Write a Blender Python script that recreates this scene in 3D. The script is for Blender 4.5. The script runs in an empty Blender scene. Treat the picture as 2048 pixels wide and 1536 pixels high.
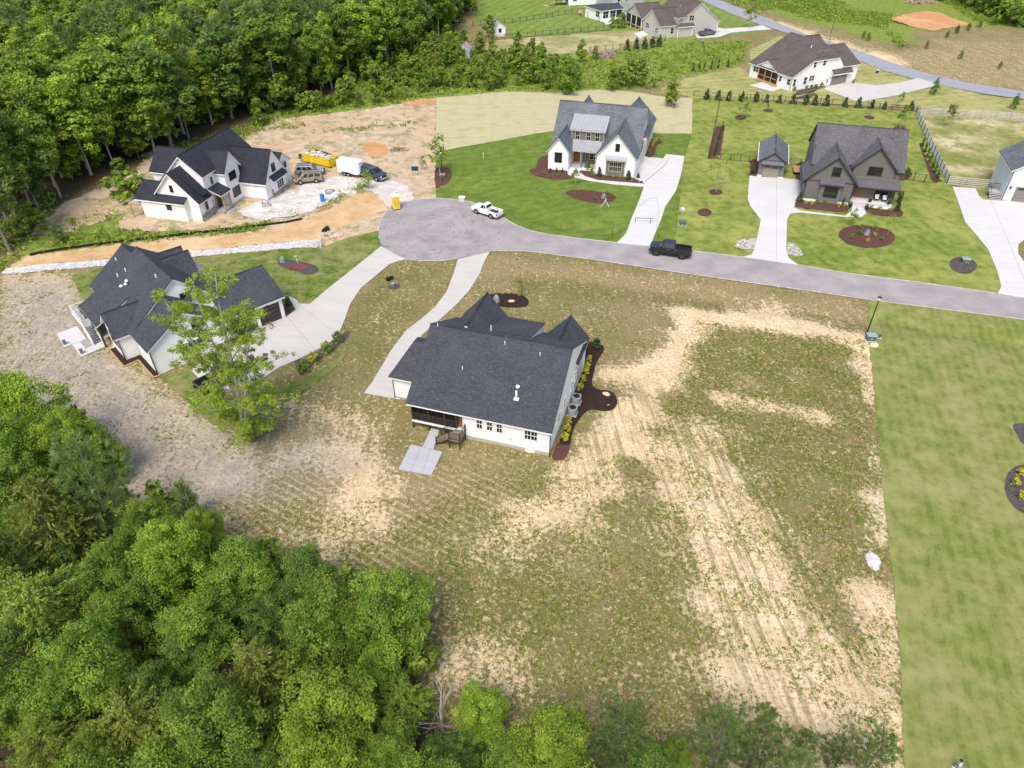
import bpy, bmesh, math, random
import numpy as np
from mathutils import Vector, Matrix
from mathutils.geometry import delaunay_2d_cdt

# ------------------------------------------------------------------ camera, sky, sun, exposure
F, CAM_H, PITCH = 1422.0, 48.0, math.radians(37.8)
scn = bpy.context.scene
COL = scn.collection
cam = bpy.data.cameras.new('camera'); cam_o = bpy.data.objects.new('camera', cam); COL.objects.link(cam_o)
cam_o.location = (0, 0, CAM_H); cam_o.rotation_euler = (math.pi / 2 - PITCH, 0, 0)
cam.sensor_width = 36; cam.lens = 36 * F / 2048; cam.clip_start = .5; cam.clip_end = 6000
scn.camera = cam_o

SUN_DIR = Vector((-.18, -.58, .92)).normalized()         # towards the sun: high, a little behind the camera on the left
wd = bpy.data.worlds.new("World"); scn.world = wd; wd.use_nodes = True
wn = wd.node_tree; wn.nodes.clear()
sky = wn.nodes.new('ShaderNodeTexSky'); sky.sky_type = 'NISHITA'; sky.sun_disc = False
sky.sun_elevation = math.asin(SUN_DIR.z); sky.sun_rotation = math.atan2(SUN_DIR.x, SUN_DIR.y)
sky.air_density = 1.0; sky.dust_density = 4.0; sky.ozone_density = 1.0; sky.altitude = 100
bg = wn.nodes.new('ShaderNodeBackground'); bg.inputs['Strength'].default_value = .15
wo = wn.nodes.new('ShaderNodeOutputWorld')
wn.links.new(sky.outputs[0], bg.inputs[0]); wn.links.new(bg.outputs[0], wo.inputs[0])
sl = bpy.data.lights.new('sun', 'SUN'); sl.energy = 1.5; sl.angle = math.radians(24); sl.color = (1, .955, .88)
so = bpy.data.objects.new('sun', sl); COL.objects.link(so)
so.rotation_euler = SUN_DIR.to_track_quat('Z', 'Y').to_euler()
vs = scn.view_settings
vs.view_transform = 'Standard'; vs.look = 'None'; vs.gamma = 1; vs.use_curve_mapping = False; vs.exposure = 0.70
scn.cycles.max_bounces = 7; scn.cycles.diffuse_bounces = 6; scn.cycles.glossy_bounces = 2
scn.cycles.transmission_bounces = 4; scn.cycles.transparent_max_bounces = 4
scn.cycles.use_denoising = True

# ------------------------------------------------------------------ placement: photo pixel -> point of the place
SN, CS = math.sin(PITCH), math.cos(PITCH)
def G(px, py, z=0.0):
    u = (px - 1024) / F; v = (py - 768) / F
    d = (u, CS - v * SN, -SN - v * CS); t = (z - CAM_H) / d[2]
    return Vector((d[0] * t, d[1] * t, z))
def GP(pts, z=0.0): return [G(x, y, z).xy for x, y in pts]
RNG = random.Random(5)
NP = np.random.default_rng(11)

# ------------------------------------------------------------------ object helpers
def tag(o, label=None, cat=None, group=None, kind=None):
    if label: o['label'] = label
    if cat: o['category'] = cat
    if group: o['group'] = group
    if kind: o['kind'] = kind
    return o
def empty(name, loc=(0, 0, 0), rz=0.0, label=None, cat=None, group=None):
    o = bpy.data.objects.new(name, None); COL.objects.link(o)
    o.location = loc; o.rotation_euler = (0, 0, rz); o.empty_display_size = .2
    return tag(o, label, cat, group)
def link(name, me, parent=None, loc=(0, 0, 0), rot=(0, 0, 0), sc=None):
    o = bpy.data.objects.new(name, me); COL.objects.link(o)
    if parent: o.parent = parent
    o.location = loc; o.rotation_euler = rot
    if sc: o.scale = sc if hasattr(sc, '__len__') else (sc, sc, sc)
    return o
def copy_tree(o, loc=None, rz=None, sc=None, parent=None, label=None):
    c = o.copy(); COL.objects.link(c)
    if parent: c.parent = parent
    if loc is not None: c.location = loc
    if rz is not None: c.rotation_euler = (c.rotation_euler[0], c.rotation_euler[1], rz)
    if sc is not None: c.scale = sc if hasattr(sc, '__len__') else (sc, sc, sc)
    if label: c['label'] = label
    for ch in o.children: copy_tree(ch, parent=c)
    return c

class MB:
    """collects faces; build() links them as one mesh object"""
    def __init__(s): s.v = []; s.f = []; s.uv = {}
    def add(s, vs, fs):
        n = len(s.v); s.v += [tuple(p) for p in vs]; s.f += [tuple(i + n for i in f) for f in fs]; return s
    def face(s, pts, uv=None):
        n = len(s.v); s.v += [tuple(p) for p in pts]; s.f.append(tuple(range(n, n + len(pts))))
        if uv: s.uv[len(s.f) - 1] = uv
        return s
    def box(s, x0, x1, y0, y1, z0, z1):
        v = [(x, y, z) for z in (z0, z1) for x, y in ((x0, y0), (x1, y0), (x1, y1), (x0, y1))]
        return s.add(v, [(3, 2, 1, 0), (4, 5, 6, 7), (0, 1, 5, 4), (1, 2, 6, 5), (2, 3, 7, 6), (3, 0, 4, 7)])
    def cbox(s, c, d): return s.box(c[0] - d[0] / 2, c[0] + d[0] / 2, c[1] - d[1] / 2, c[1] + d[1] / 2, c[2] - d[2] / 2, c[2] + d[2] / 2)
    def prism(s, pts, off):
        n = len(pts); off = Vector(off); a = [Vector(p) for p in pts]; b = [p + off for p in a]
        nrm = Vector((0, 0, 0))
        for i in range(n): nrm += a[i].cross(a[(i + 1) % n])
        fs = [tuple(range(n - 1, -1, -1)), tuple(range(n, 2 * n))] + [(i, (i + 1) % n, n + (i + 1) % n, n + i) for i in range(n)]
        if nrm.dot(off) < 0: fs = [tuple(reversed(f)) for f in fs]
        return s.add(a + b, fs)
    def slab(s, top, t0, t1, uv=False):
        """top polygon (counter-clockwise from above), faces from t0 to t1 below it"""
        n = len(top); top = [Vector(p) for p in top]
        if sum(top[i].x * top[(i + 1) % n].y - top[(i + 1) % n].x * top[i].y for i in range(n)) < 0: top = top[::-1]
        a = [p - Vector((0, 0, t0)) for p in top]; b = [p - Vector((0, 0, t1)) for p in top]
        k = len(s.v); s.v += [tuple(p) for p in a + b]
        s.f.append(tuple(range(k, k + n)))
        if uv:
            nr = Vector((0, 0, 0))
            for i in range(n): nr += top[i].cross(top[(i + 1) % n])
            nr.normalize(); e = Vector((0, 0, 1)).cross(nr)
            e = e.normalized() if e.length > 1e-4 else Vector((1, 0, 0)); up = nr.cross(e)
            s.uv[len(s.f) - 1] = [(p.dot(e), p.dot(up)) for p in top]
        s.f.append(tuple(range(k + 2 * n - 1, k + n - 1, -1)))
        for i in range(n): s.f.append((k + i, k + n + i, k + n + (i + 1) % n, k + (i + 1) % n))
        return s
    def tube(s, p0, p1, r0, r1=None, n=8, caps=True):
        r1 = r0 if r1 is None else r1
        p0, p1 = Vector(p0), Vector(p1); d = (p1 - p0).normalized()
        a = d.orthogonal().normalized(); b = d.cross(a); k = len(s.v)
        for p, r in ((p0, r0), (p1, r1)):
            for i in range(n):
                t = 2 * math.pi * i / n; s.v.append(tuple(p + (a * math.cos(t) + b * math.sin(t)) * r))
        for i in range(n): s.f.append((k + i, k + (i + 1) % n, k + n + (i + 1) % n, k + n + i))
        if caps: s.f.append(tuple(range(k + n - 1, k - 1, -1))); s.f.append(tuple(range(k + n, k + 2 * n)))
        return s
    def path(s, pts, r, n=6):
        for i in range(len(pts) - 1):
            s.tube(pts[i], pts[i + 1], r if not hasattr(r, '__len__') else r[i], r if not hasattr(r, '__len__') else r[i + 1], n)
        return s
    def dome(s, c, r, h, nu=10, nv=4, jit=0, rng=None):
        k = len(s.v)
        for j in range(nv):
            t = math.pi / 2 * j / nv
            for i in range(nu):
                a = 2 * math.pi * i / nu; q = 1 + (rng.uniform(-jit, jit) if rng else 0)
                s.v.append((c[0] + r[0] * math.cos(t) * math.cos(a) * q, c[1] + r[1] * math.cos(t) * math.sin(a) * q, c[2] + h * math.sin(t) * q))
        s.v.append((c[0], c[1], c[2] + h)); top = len(s.v) - 1
        for j in range(nv - 1):
            for i in range(nu):
                s.f.append((k + j * nu + i, k + j * nu + (i + 1) % nu, k + (j + 1) * nu + (i + 1) % nu, k + (j + 1) * nu + i))
        for i in range(nu): s.f.append((k + (nv - 1) * nu + i, k + (nv - 1) * nu + (i + 1) % nu, top))
        s.f.append(tuple(k + i for i in range(nu - 1, -1, -1)))
        return s
    def mesh(s, name, mat, bevel=0, smooth=False, seg=1):
        me = bpy.data.meshes.new(name); me.from_pydata(s.v, [], s.f)
        if s.uv:
            ul = me.uv_layers.new(name='uv')
            for fi, uvs in s.uv.items():
                for li, q in zip(me.polygons[fi].loop_indices, uvs): ul.data[li].uv = q
        if bevel:
            bm = bmesh.new(); bm.from_mesh(me); bmesh.ops.remove_doubles(bm, verts=bm.verts, dist=1e-4)
            bmesh.ops.bevel(bm, geom=bm.edges[:], offset=bevel, segments=seg, affect='EDGES', profile=.6, clamp_overlap=True)
            bm.to_mesh(me); bm.free()
        if smooth:
            me.polygons.foreach_set('use_smooth', [True] * len(me.polygons))
        for m in (mat if isinstance(mat, (list, tuple)) else [mat]): me.materials.append(m)
        me.update(); return me
    def build(s, name, mat, parent=None, loc=(0, 0, 0), rot=(0, 0, 0), bevel=0, smooth=False, seg=1):
        return link(name, s.mesh(name, mat, bevel, smooth, seg), parent, loc, rot)

# ------------------------------------------------------------------ materials
class N:
    def __init__(s, name):
        s.m = bpy.data.materials.new(name); s.m.use_nodes = True; s.t = s.m.node_tree; s.t.nodes.clear()
        s.out = s.t.nodes.new('ShaderNodeOutputMaterial')
    def n(s, typ, **kw):
        q = s.t.nodes.new('ShaderNode' + typ)
        for k, v in kw.items():
            if k in q.inputs: s.set(q.inputs[k], v)
            else: setattr(q, k, v)
        return q
    def set(s, sock, v):
        if isinstance(v, bpy.types.NodeSocket): s.t.links.new(v, sock)
        elif hasattr(v, '__len__') and len(v) == 3 and sock.type == 'RGBA': sock.default_value = (*v, 1)
        else: sock.default_value = v
    def pos(s): return s.n('NewGeometry').outputs['Position']
    def obj(s): return s.n('TexCoord').outputs['Object']
    def mapping(s, vec, scale=(1, 1, 1), rot=(0, 0, 0), loc=(0, 0, 0)):
        if any(rot):                                       # turn first, then stretch
            r = s.n('Mapping'); s.set(r.inputs['Vector'], vec); r.inputs['Rotation'].default_value = rot; vec = r.outputs[0]; rot = (0, 0, 0)
        q = s.n('Mapping'); s.set(q.inputs['Vector'], vec); q.inputs['Scale'].default_value = scale; q.inputs['Rotation'].default_value = rot
        q.inputs['Location'].default_value = loc; return q.outputs[0]
    def noise(s, vec, scale, detail=4, rough=.6, dist=0.0):
        return s.n('TexNoise', Vector=vec, Scale=scale, Detail=detail, Roughness=rough, Distortion=dist).outputs['Fac']
    def math(s, op, a, b=0.0, c=None, clamp=False):
        q = s.n('Math', operation=op, use_clamp=clamp); s.set(q.inputs[0], a); s.set(q.inputs[1], b)
        if c is not None: s.set(q.inputs[2], c)
        return q.outputs[0]
    def step(s, v, lo, hi, a=0.0, b=1.0):
        q = s.n('MapRange', interpolation_type='SMOOTHSTEP'); s.set(q.inputs[0], v)
        for i, x in enumerate((lo, hi, a, b)): s.set(q.inputs[1 + i], x)
        return q.outputs[0]
    def mix(s, fac, a, b):
        q = s.n('Mix', data_type='RGBA'); s.set(q.inputs[0], fac); s.set(q.inputs[6], a); s.set(q.inputs[7], b); return q.outputs[2]
    def ramp(s, fac, stops):
        q = s.n('ValToRGB'); s.set(q.inputs[0], fac); e = q.color_ramp.elements
        while len(e) < len(stops): e.new(.5)
        for k, (p, c) in zip(e, stops): k.position = p; k.color = (*c, 1)
        return q.outputs[0]
    def attr(s, name): return s.n('Attribute', attribute_name=name).outputs['Fac']
    def bump(s, h, strength=.3, dist=.05): return s.n('Bump', Height=h, Strength=strength, Distance=dist).outputs[0]
    def pbr(s, col, rough=.8, normal=None, metal=0.0, spec=.3, coat=0.0):
        p = s.n('BsdfPrincipled'); s.set(p.inputs['Base Color'], col); s.set(p.inputs['Roughness'], rough)
        p.inputs['Metallic'].default_value = metal; p.inputs['Specular IOR Level'].default_value = spec; p.inputs['Coat Weight'].default_value = coat
        if normal is not None: s.set(p.inputs['Normal'], normal)
        s.t.links.new(p.outputs[0], s.out.inputs[0]); return s.m
def plain(name, col, rough=.6, var=.12, scale=3.0, metal=0, spec=.4, coat=0.0, bump=0.0):
    k = N(name); f = k.noise(k.obj(), scale, 5, .65)
    c = k.mix(k.step(f, .3, .7), tuple(x * (1 - var) for x in col), tuple(min(1, x * (1 + var)) for x in col))
    return k.pbr(c, rough, k.bump(f, bump, .03) if bump else None, metal, spec, coat)
def shingles(name, a, b, c):
    k = N(name); uv = k.n('TexCoord').outputs['UV']
    br = k.n('TexBrick', Vector=uv, Scale=1.0); br.offset = .5; br.squash = 1
    for key, v in (('Color1', a), ('Color2', b), ('Mortar', tuple(x * .45 for x in a))): k.set(br.inputs[key], v)
    br.inputs['Mortar Size'].default_value = .018; br.inputs['Brick Width'].default_value = .42; br.inputs['Row Height'].default_value = .21; br.inputs['Bias'].default_value = -.15
    pos = k.obj(); f = k.noise(pos, 5.0, 3, .7); w = k.noise(pos, .35, 3, .6)
    col = k.mix(k.step(f, .52, .72, 0, .7), br.outputs['Color'], c)
    col = k.mix(k.step(w, .35, .75, 0, .3), col, tuple(x * 1.35 for x in b))
    h = k.math('ADD', k.math('MULTIPLY', br.outputs['Fac'], -.6), f)
    return k.pbr(col, .9, k.bump(h, .5, .03), 0, .25)
def siding(name, col, period, vertical=False, dirt=.0):
    k = N(name); p = k.obj(); sep = k.n('SeparateXYZ'); k.set(sep.inputs[0], p)
    if vertical:
        x = k.math('ADD', sep.outputs[0], sep.outputs[1]); fr = k.math('FRACT', k.math('DIVIDE', x, period)); h = k.step(fr, .84, .88)
    else:
        fr = k.math('FRACT', k.math('DIVIDE', sep.outputs[2], period)); h = k.math('SUBTRACT', 1.0, fr)
    w = k.noise(p, .8, 4, .6)
    c = k.mix(k.step(w, .3, .75), tuple(x * .94 for x in col), col)
    if dirt: c = k.mix(k.step(k.math('ADD', sep.outputs[2], k.math('MULTIPLY', w, .8)), .4, 1.1, dirt, 0), c, (.42, .33, .22))
    return k.pbr(c, .55, k.bump(h, .55, .03), 0, .3)
def metal_roof(name, col, rough=.35):
    k = N(name); w = k.noise(k.obj(), 1.2, 3, .6)
    return k.pbr(k.mix(w, tuple(x * .85 for x in col), tuple(x * 1.1 for x in col)), rough, None, .35, .5)
def leaf_mat(name, dark, lite, hue=.06, trans=.35):
    k = N(name); t = k.attr('tone'); r = k.n('ObjectInfo').outputs['Random']
    c = k.mix(t, dark, lite)
    hs = k.n('HueSaturation', Color=c); k.set(hs.inputs['Hue'], k.math('MULTIPLY_ADD', r, hue * .5, .495 - hue * .5)); k.set(hs.inputs['Value'], k.math('MULTIPLY_ADD', r, .4, .82))
    d = k.n('BsdfPrincipled'); k.set(d.inputs['Base Color'], hs.outputs[0]); d.inputs['Roughness'].default_value = .5; d.inputs['Specular IOR Level'].default_value = .35
    tr = k.n('BsdfTranslucent', Color=k.mix(.5, hs.outputs[0], k.mix(t, (.13, .22, .01), (.27, .42, .03))))
    mx = k.n('MixShader'); mx.inputs[0].default_value = trans
    k.t.links.new(d.outputs[0], mx.inputs[1]); k.t.links.new(tr.outputs[0], mx.inputs[2]); k.t.links.new(mx.outputs[0], k.out.inputs[0])
    return k.m
def glass_mat():
    k = N('window_glass'); w = k.noise(k.obj(), 1.5, 2, .5)
    return k.pbr(k.mix(w, (.006, .008, .008), (.02, .025, .022)), .06, None, 0, .8)
M = {}
M['glass'] = glass_mat()
M['white'] = plain('white_trim', (.76, .76, .75), .5, .05, 2)
M['white_lap'] = siding('white_lap_siding', (.80, .81, .80), .18)
M['white_lap_new'] = siding('white_board_siding', (.82, .82, .81), .2, dirt=.45)
M['white_brick'] = siding('white_painted_brick', (.82, .82, .82), .16)
M['grey_batten'] = siding('charcoal_board_and_batten', (.15, .142, .133), .38, True)
M['grey_bay'] = siding('grey_board_and_batten', (.16, .158, .158), .38, True)
M['greige'] = siding('greige_lap_siding', (.47, .455, .42), .18)
M['pale_lap'] = siding('pale_lap_siding', (.62, .65, .68), .18)
M['sage'] = siding('pale_sage_siding', (.36, .37, .33), .38, True)
M['sh_black'] = shingles('black_shingles', (.046, .049, .059), (.066, .070, .083), (.11, .115, .132))
M['sh_new'] = shingles('new_black_shingles', (.024, .025, .035), (.036, .037, .050), (.055, .057, .072))
M['sh_grey'] = shingles('grey_shingles', (.10, .108, .125), (.16, .17, .19), (.27, .28, .31))
M['sh_char'] = shingles('charcoal_shingles', (.085, .083, .09), (.125, .122, .132), (.22, .215, .225))
M['sh_brown'] = shingles('brown_shingles', (.085, .068, .062), (.125, .104, .096), (.17, .15, .14))
M['metal_dark'] = metal_roof('dark_standing_seam', (.035, .038, .052))
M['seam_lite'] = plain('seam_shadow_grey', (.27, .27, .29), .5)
M['metal_lite'] = metal_roof('silver_standing_seam', (.46, .465, .49))
M['dark_trim'] = plain('dark_trim', (.028, .027, .026), .5)
M['black'] = plain('black_metal', (.012, .012, .013), .45)
M['wood'] = plain('raw_timber', (.42, .26, .11), .75, .2, 4)
M['door_wood'] = plain('stained_door', (.22, .09, .03), .45, .2, 4)
M['stone'] = None
M['concrete'] = None
M['foundation'] = plain('foundation_block', (.42, .39, .34), .9, .12, 2, bump=.3)
M['brown_paint'] = plain('dark_brown_paint', (.045, .033, .026), .6)
M['screen'] = plain('porch_screen', (.018, .016, .014), .7, .2)
def screen_mat():
    k = N('insect_screen'); d = k.n('BsdfDiffuse', Color=(.02, .018, .016)); t = k.n('BsdfTransparent', Color=(.75, .72, .7)); m = k.n('MixShader'); m.inputs[0].default_value = .55
    k.t.links.new(t.outputs[0], m.inputs[1]); k.t.links.new(d.outputs[0], m.inputs[2]); k.t.links.new(m.outputs[0], k.out.inputs[0]); return k.m
M['screen_mesh'] = screen_mat()
M['deck'] = plain('grey_decking', (.38, .37, .37), .75, .15, 3)
M['tan_trim'] = plain('cream_trim', (.52, .48, .40), .6)
M['pink_roof'] = metal_roof('rusty_pink_metal', (.42, .33, .35), .5)
M['white_batten'] = siding('white_board_and_batten', (.80, .81, .81), .4, True)
M['stair_grey'] = plain('grey_stair_tread', (.17, .18, .21), .6)
M['gdoor'] = plain('taupe_garage_door', (.26, .22, .19), .6, .06)
M['gdoor_dark'] = plain('grey_garage_door', (.20, .185, .17), .6, .06)
def stone_mat():
    k = N('ledge_stone'); p = k.mapping(k.obj(), (1, 1, 2.6))
    v = k.n('TexVoronoi', Vector=p, Scale=2.6); e = k.n('TexVoronoi', Vector=p, Scale=2.6, feature='DISTANCE_TO_EDGE')
    sep = k.n('SeparateColor'); k.set(sep.inputs[0], v.outputs['Color'])
    c = k.ramp(sep.outputs[0], [(0, (.16, .155, .16)), (.4, (.30, .28, .27)), (.7, (.42, .38, .34)), (1, (.52, .5, .5))])
    c = k.mix(k.step(e.outputs[0], 0, .05, 1, 0), c, (.2, .19, .18))
    return k.pbr(c, .85, k.bump(k.step(e.outputs[0], 0, .09), .8, .05))
M['stone'] = stone_mat()
def concrete_mat(name, col, streak=.1):
    k = N(name); p = k.pos()
    a = k.noise(p, .25, 4, .6); b = k.noise(k.mapping(p, (.25, 2.2, 1), (0, 0, .25)), .8, 5, .65); f = k.noise(p, 6, 4, .7)
    c = k.mix(k.step(a, .3, .7), tuple(x * .93 for x in col), col)
    c = k.mix(k.step(b, .45, .75, 0, .45), c, tuple(x * (1 - streak * 2) for x in col))
    c = k.mix(k.step(f, .5, .8, 0, .25), c, tuple(x * .8 for x in col))
    return k.pbr(c, .85, k.bump(f, .15, .01), 0, .25)
M['concrete'] = concrete_mat('pale_concrete', (.50, .48, .445), .13)
M['concrete2'] = concrete_mat('white_concrete', (.56, .55, .54), .12)
M['patio_grey'] = concrete_mat('grey_stamped_concrete', (.42, .42, .435), .14)
M['joint'] = plain('concrete_joint', (.30, .285, .26), .95)
# ------------------------------------------------------------------ the ground, as layered sheets
def sdist(poly, X, Y):
    """signed distance to a polygon, negative inside"""
    d = np.full(X.shape, 1e9); ins = np.zeros(X.shape, bool); n = len(poly)
    for i in range(n):
        ax, ay = poly[i]; bx, by = poly[(i + 1) % n]; ex, ey = bx - ax, by - ay; L = ex * ex + ey * ey + 1e-12
        t = np.clip(((X - ax) * ex + (Y - ay) * ey) / L, 0, 1)
        d = np.minimum(d, (X - ax - t * ex) ** 2 + (Y - ay - t * ey) ** 2)
        c = ((ay > Y) != (by > Y)) & (X < (bx - ax) * (Y - ay) / ((by - ay) if abs(by - ay) > 1e-12 else 1e-12) + ax); ins ^= c
    d = np.sqrt(d); return np.where(ins, -d, d)
def ldist(line, X, Y):
    d = np.full(X.shape, 1e9)
    for (ax, ay), (bx, by) in zip(line[:-1], line[1:]):
        ex, ey = bx - ax, by - ay; L = ex * ex + ey * ey + 1e-12
        t = np.clip(((X - ax) * ex + (Y - ay) * ey) / L, 0, 1); d = np.minimum(d, (X - ax - t * ex) ** 2 + (Y - ay - t * ey) ** 2)
    return np.sqrt(d)
def sstep(x, a, b):
    t = np.clip((x - a) / (b - a), 0, 1); return t * t * (3 - 2 * t)
def smooth_poly(pts, n=4):
    """Catmull-Rom closed curve through the points"""
    out = []; m = len(pts)
    for i in range(m):
        p0, p1, p2, p3 = [Vector(pts[(i + k) % m]) for k in (-1, 0, 1, 2)]
        for j in range(n):
            t = j / n; out.append(.5 * ((2 * p1) + (p2 - p0) * t + (2 * p0 - 5 * p1 + 4 * p2 - p3) * t * t + (3 * p1 - p0 - 3 * p2 + p3) * t ** 3))
    return out
ROAD = [(757,462),(759,445),(768,428),(783,413),(800,405),(838,399),(872,397),(905,399),(940,404),(972,415),(1000,432),(1030,450),(1060,462),(1100,470),(1180,480),(1240,487),(1330,496),(1490,516),(1600,531),(1700,548),(1850,567),(1995,588),(2048,596),(2400,645),(2600,672),
        (2600,716),(2400,688),(2048,640),(1900,621),(1737,600),(1600,580),(1400,552),(1200,522),(1100,509),(1050,503),(985,503),(950,511),(920,517),(880,523),(840,523),(805,517),(780,505),(764,490),(757,476)]
FAR_ROAD = [(1442,0),(1488,19),(1510,28),(1608,67),(1713,101),(1788,127),(1853,147),(1934,166),(2048,183),(2500,235),(2500,258),(2048,199),(1967,188),(1879,171),(1833,160),(1765,141),(1719,122),(1640,92),(1576,67),(1517,49),(1465,29),(1416,7),(1380,-12),(1300,-45),(1340,-48),(1410,-14)]
DRIVE_H1 = [(916,519),(979,505),(967,528),(960,548),(940,580),(915,608),(880,640),(845,670),(812,720),(800,800),(728,787),(745,765),(780,705),(812,662),(840,641),(870,615),(893,585),(907,548)]
DRIVE_H2 = [(770,497),(790,510),(813,519),(796,523),(778,530),(752,552),(722,577),(700,610),(690,640),(676,672),(655,690),(600,718),(560,735),(500,775),(429,790),(381,740),(470,690),(536,648),(574,634),(592,620),(573,591),(592,600),(598,608),(620,609),(650,583),(700,543),(742,510),(762,493)]
DRIVE_H4 = [(1233,487),(1252,468),(1262,440),(1278,402),(1290,368),(1262,358),(1284,313),(1326,318),(1332,309),(1369,313),(1362,350),(1352,382),(1330,415),(1322,440),(1306,478),(1303,493),(1270,491)]
WALK_H4 = [(1134,339),(1162,336),(1159,345),(1170,354),(1195,361),(1292,369),(1289,375),(1230,370),(1180,363),(1150,356),(1136,350)]
DRIVE_H5 = [(1485,515),(1503,510),(1508,500),(1518,458),(1521,440),(1500,412),(1495,398),(1499,352),(1515,354),(1575,358),(1607,361),(1608,395),(1590,408),(1588,416),(1600,422),(1690,432),(1703,423),(1704,412),(1728,418),(1732,428),(1722,435),(1690,435),(1600,426),(1580,428),(1574,440),(1572,500),(1577,517),(1597,531),(1540,523)]
DRIVE_R = [(1905,374),(1951,378),(1958,393),(1966,400),(2005,402),(2035,404),(2120,410),(2120,500),(2048,480),(2036,490),(2036,508),(2048,525),(2100,560),(2100,612),(2048,597),(1995,588),(2002,574),(1995,545),(1976,500),(1945,462),(1930,445),(1918,410)]
DRIVE_D = [(1648,179),(1655,173),(1700,164),(1715,167),(1755,171),(1800,166),(1836,157),(1880,169),(1850,177),(1800,190),(1716,205)]
DRIVE_G = [(1385,63),(1416,53),(1450,58),(1500,54),(1524,51),(1543,59),(1500,62),(1462,66),(1440,74),(1395,77)]
PATIO_A = [(114,669),(155,653),(173,678),(205,683),(212,694),(163,715),(145,690),(129,696)]
LAWN_R = [(1737,600),(1900,621),(2048,640),(2400,688),(2600,716),(2600,1700),(1815,1700),(1808,1536),(1800,1300),(1787,1165),(1780,1120),(1768,1000),(1755,860),(1744,735),(1738,690),(1733,655)]
LAWN_C = [(872,304),(1105,262),(1316,266),(1384,268),(1368,320),(1360,400),(1352,470),(1330,497),(1240,488),(1180,481),(1100,471),(1060,463),(1030,451),(1000,433),(972,416),(940,405),(905,400),(872,398)]
STRAW = [(872,196),(940,190),(1010,183),(1100,186),(1200,179),(1262,183),(1340,196),(1385,196),(1384,269),(1314,268),(1105,264),(872,306)]
LAWN_D5 = [(1386,196),(1480,200),(1640,212),(1832,226),(1862,300),(1893,368),(1905,374),(1918,410),(1945,462),(1976,500),(1995,545),(2003,574),(1995,589),(1850,568),(1700,549),(1600,532),(1490,517),(1330,497),(1352,470),(1360,400),(1368,320),(1384,269)]
LOT_R = [(1832,226),(1838,217),(1930,227),(2048,240),(2400,275),(2400,420),(2040,404),(1966,401),(1958,394),(1951,379),(1893,369),(1862,300)]
LAWN_D7 = [(1320,178),(1345,166),(1400,150),(1480,134),(1500,150),(1500,100),(1560,72),(1600,80),(1690,112),(1719,122),(1765,141),(1833,161),(1967,189),(2048,200),(2300,230),(2300,265),(2048,240),(1838,216),(1700,210),(1500,200),(1386,196)]
LAWN_TOP = [(948,20),(955,0),(980,-30),(1300,-40),(1380,-12),(1416,8),(1465,30),(1517,50),(1545,60),(1500,68),(1400,80),(1320,92),(1262,100),(1255,75),(1100,70),(950,50)]
LAWN_GREEN = [(1010,76),(1025,62),(1100,36),(1180,20),(1235,22),(1222,48),(1225,60),(1120,70)]
LOT_G = [(960,85),(1010,78),(1120,71),(1225,61),(1300,62),(1316,84),(1290,92),(1200,104),(1080,110),(980,108)]
DIRT = [(872,198),(830,200),(790,210),(700,222),(620,232),(540,236),(548,246),(500,270),(470,300),(300,300),(270,345),(235,365),(140,400),(95,430),(60,470),(120,470),(200,445),(255,425),(230,455),(300,462),(430,460),(520,448),(560,440),(520,462),(380,473),(215,492),(85,510),(45,515),(20,537),(0,548),(200,521),(420,500),(640,478),(645,489),(757,463),(759,446),(768,429),(783,414),(800,406),(838,400),(872,398)]
TRACK = [(60,512),(215,494),(380,477),(520,466),(580,452),(640,430),(700,398),(745,375),(790,372),(800,390),(775,420),(700,450),(650,468),(645,478),(420,499),(200,520),(30,536)]
SPOIL = [(470,425),(530,400),(560,388),(600,375),(640,378),(690,368),(695,380),(668,400),(630,420),(590,432),(520,440)]
GRAVEL_DRIVE = [(690,352),(740,362),(775,360),(812,372),(830,398),(800,404),(780,415),(765,400),(745,385),(715,378),(690,372),(640,378),(600,374),(620,362)]
RIPRAP = [(3,546),(14,537),(60,532),(200,521),(420,500),(560,487),(642,478),(643,492),(500,504),(395,513),(215,531),(60,545),(8,549)]
LAWN_A = [(395,515),(500,505),(643,493),(700,474),(757,462),(757,476),(764,492),(742,511),(700,544),(650,584),(620,610),(598,609),(590,600),(573,591),(540,560),(440,600),(395,560)]
LAWN_A2 = [(143,552),(215,532),(330,521),(300,580),(210,640),(165,600)]
LAWN_A3 = [(318,752),(381,741),(429,792),(520,790),(640,742),(700,700),(662,745),(600,790),(470,850),(425,850),(360,790)]
ORANGE = [(1780,38),(1812,28),(1850,22),(1880,25),(1915,40),(1945,50),(1900,55),(1868,62),(1820,52)]
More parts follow.
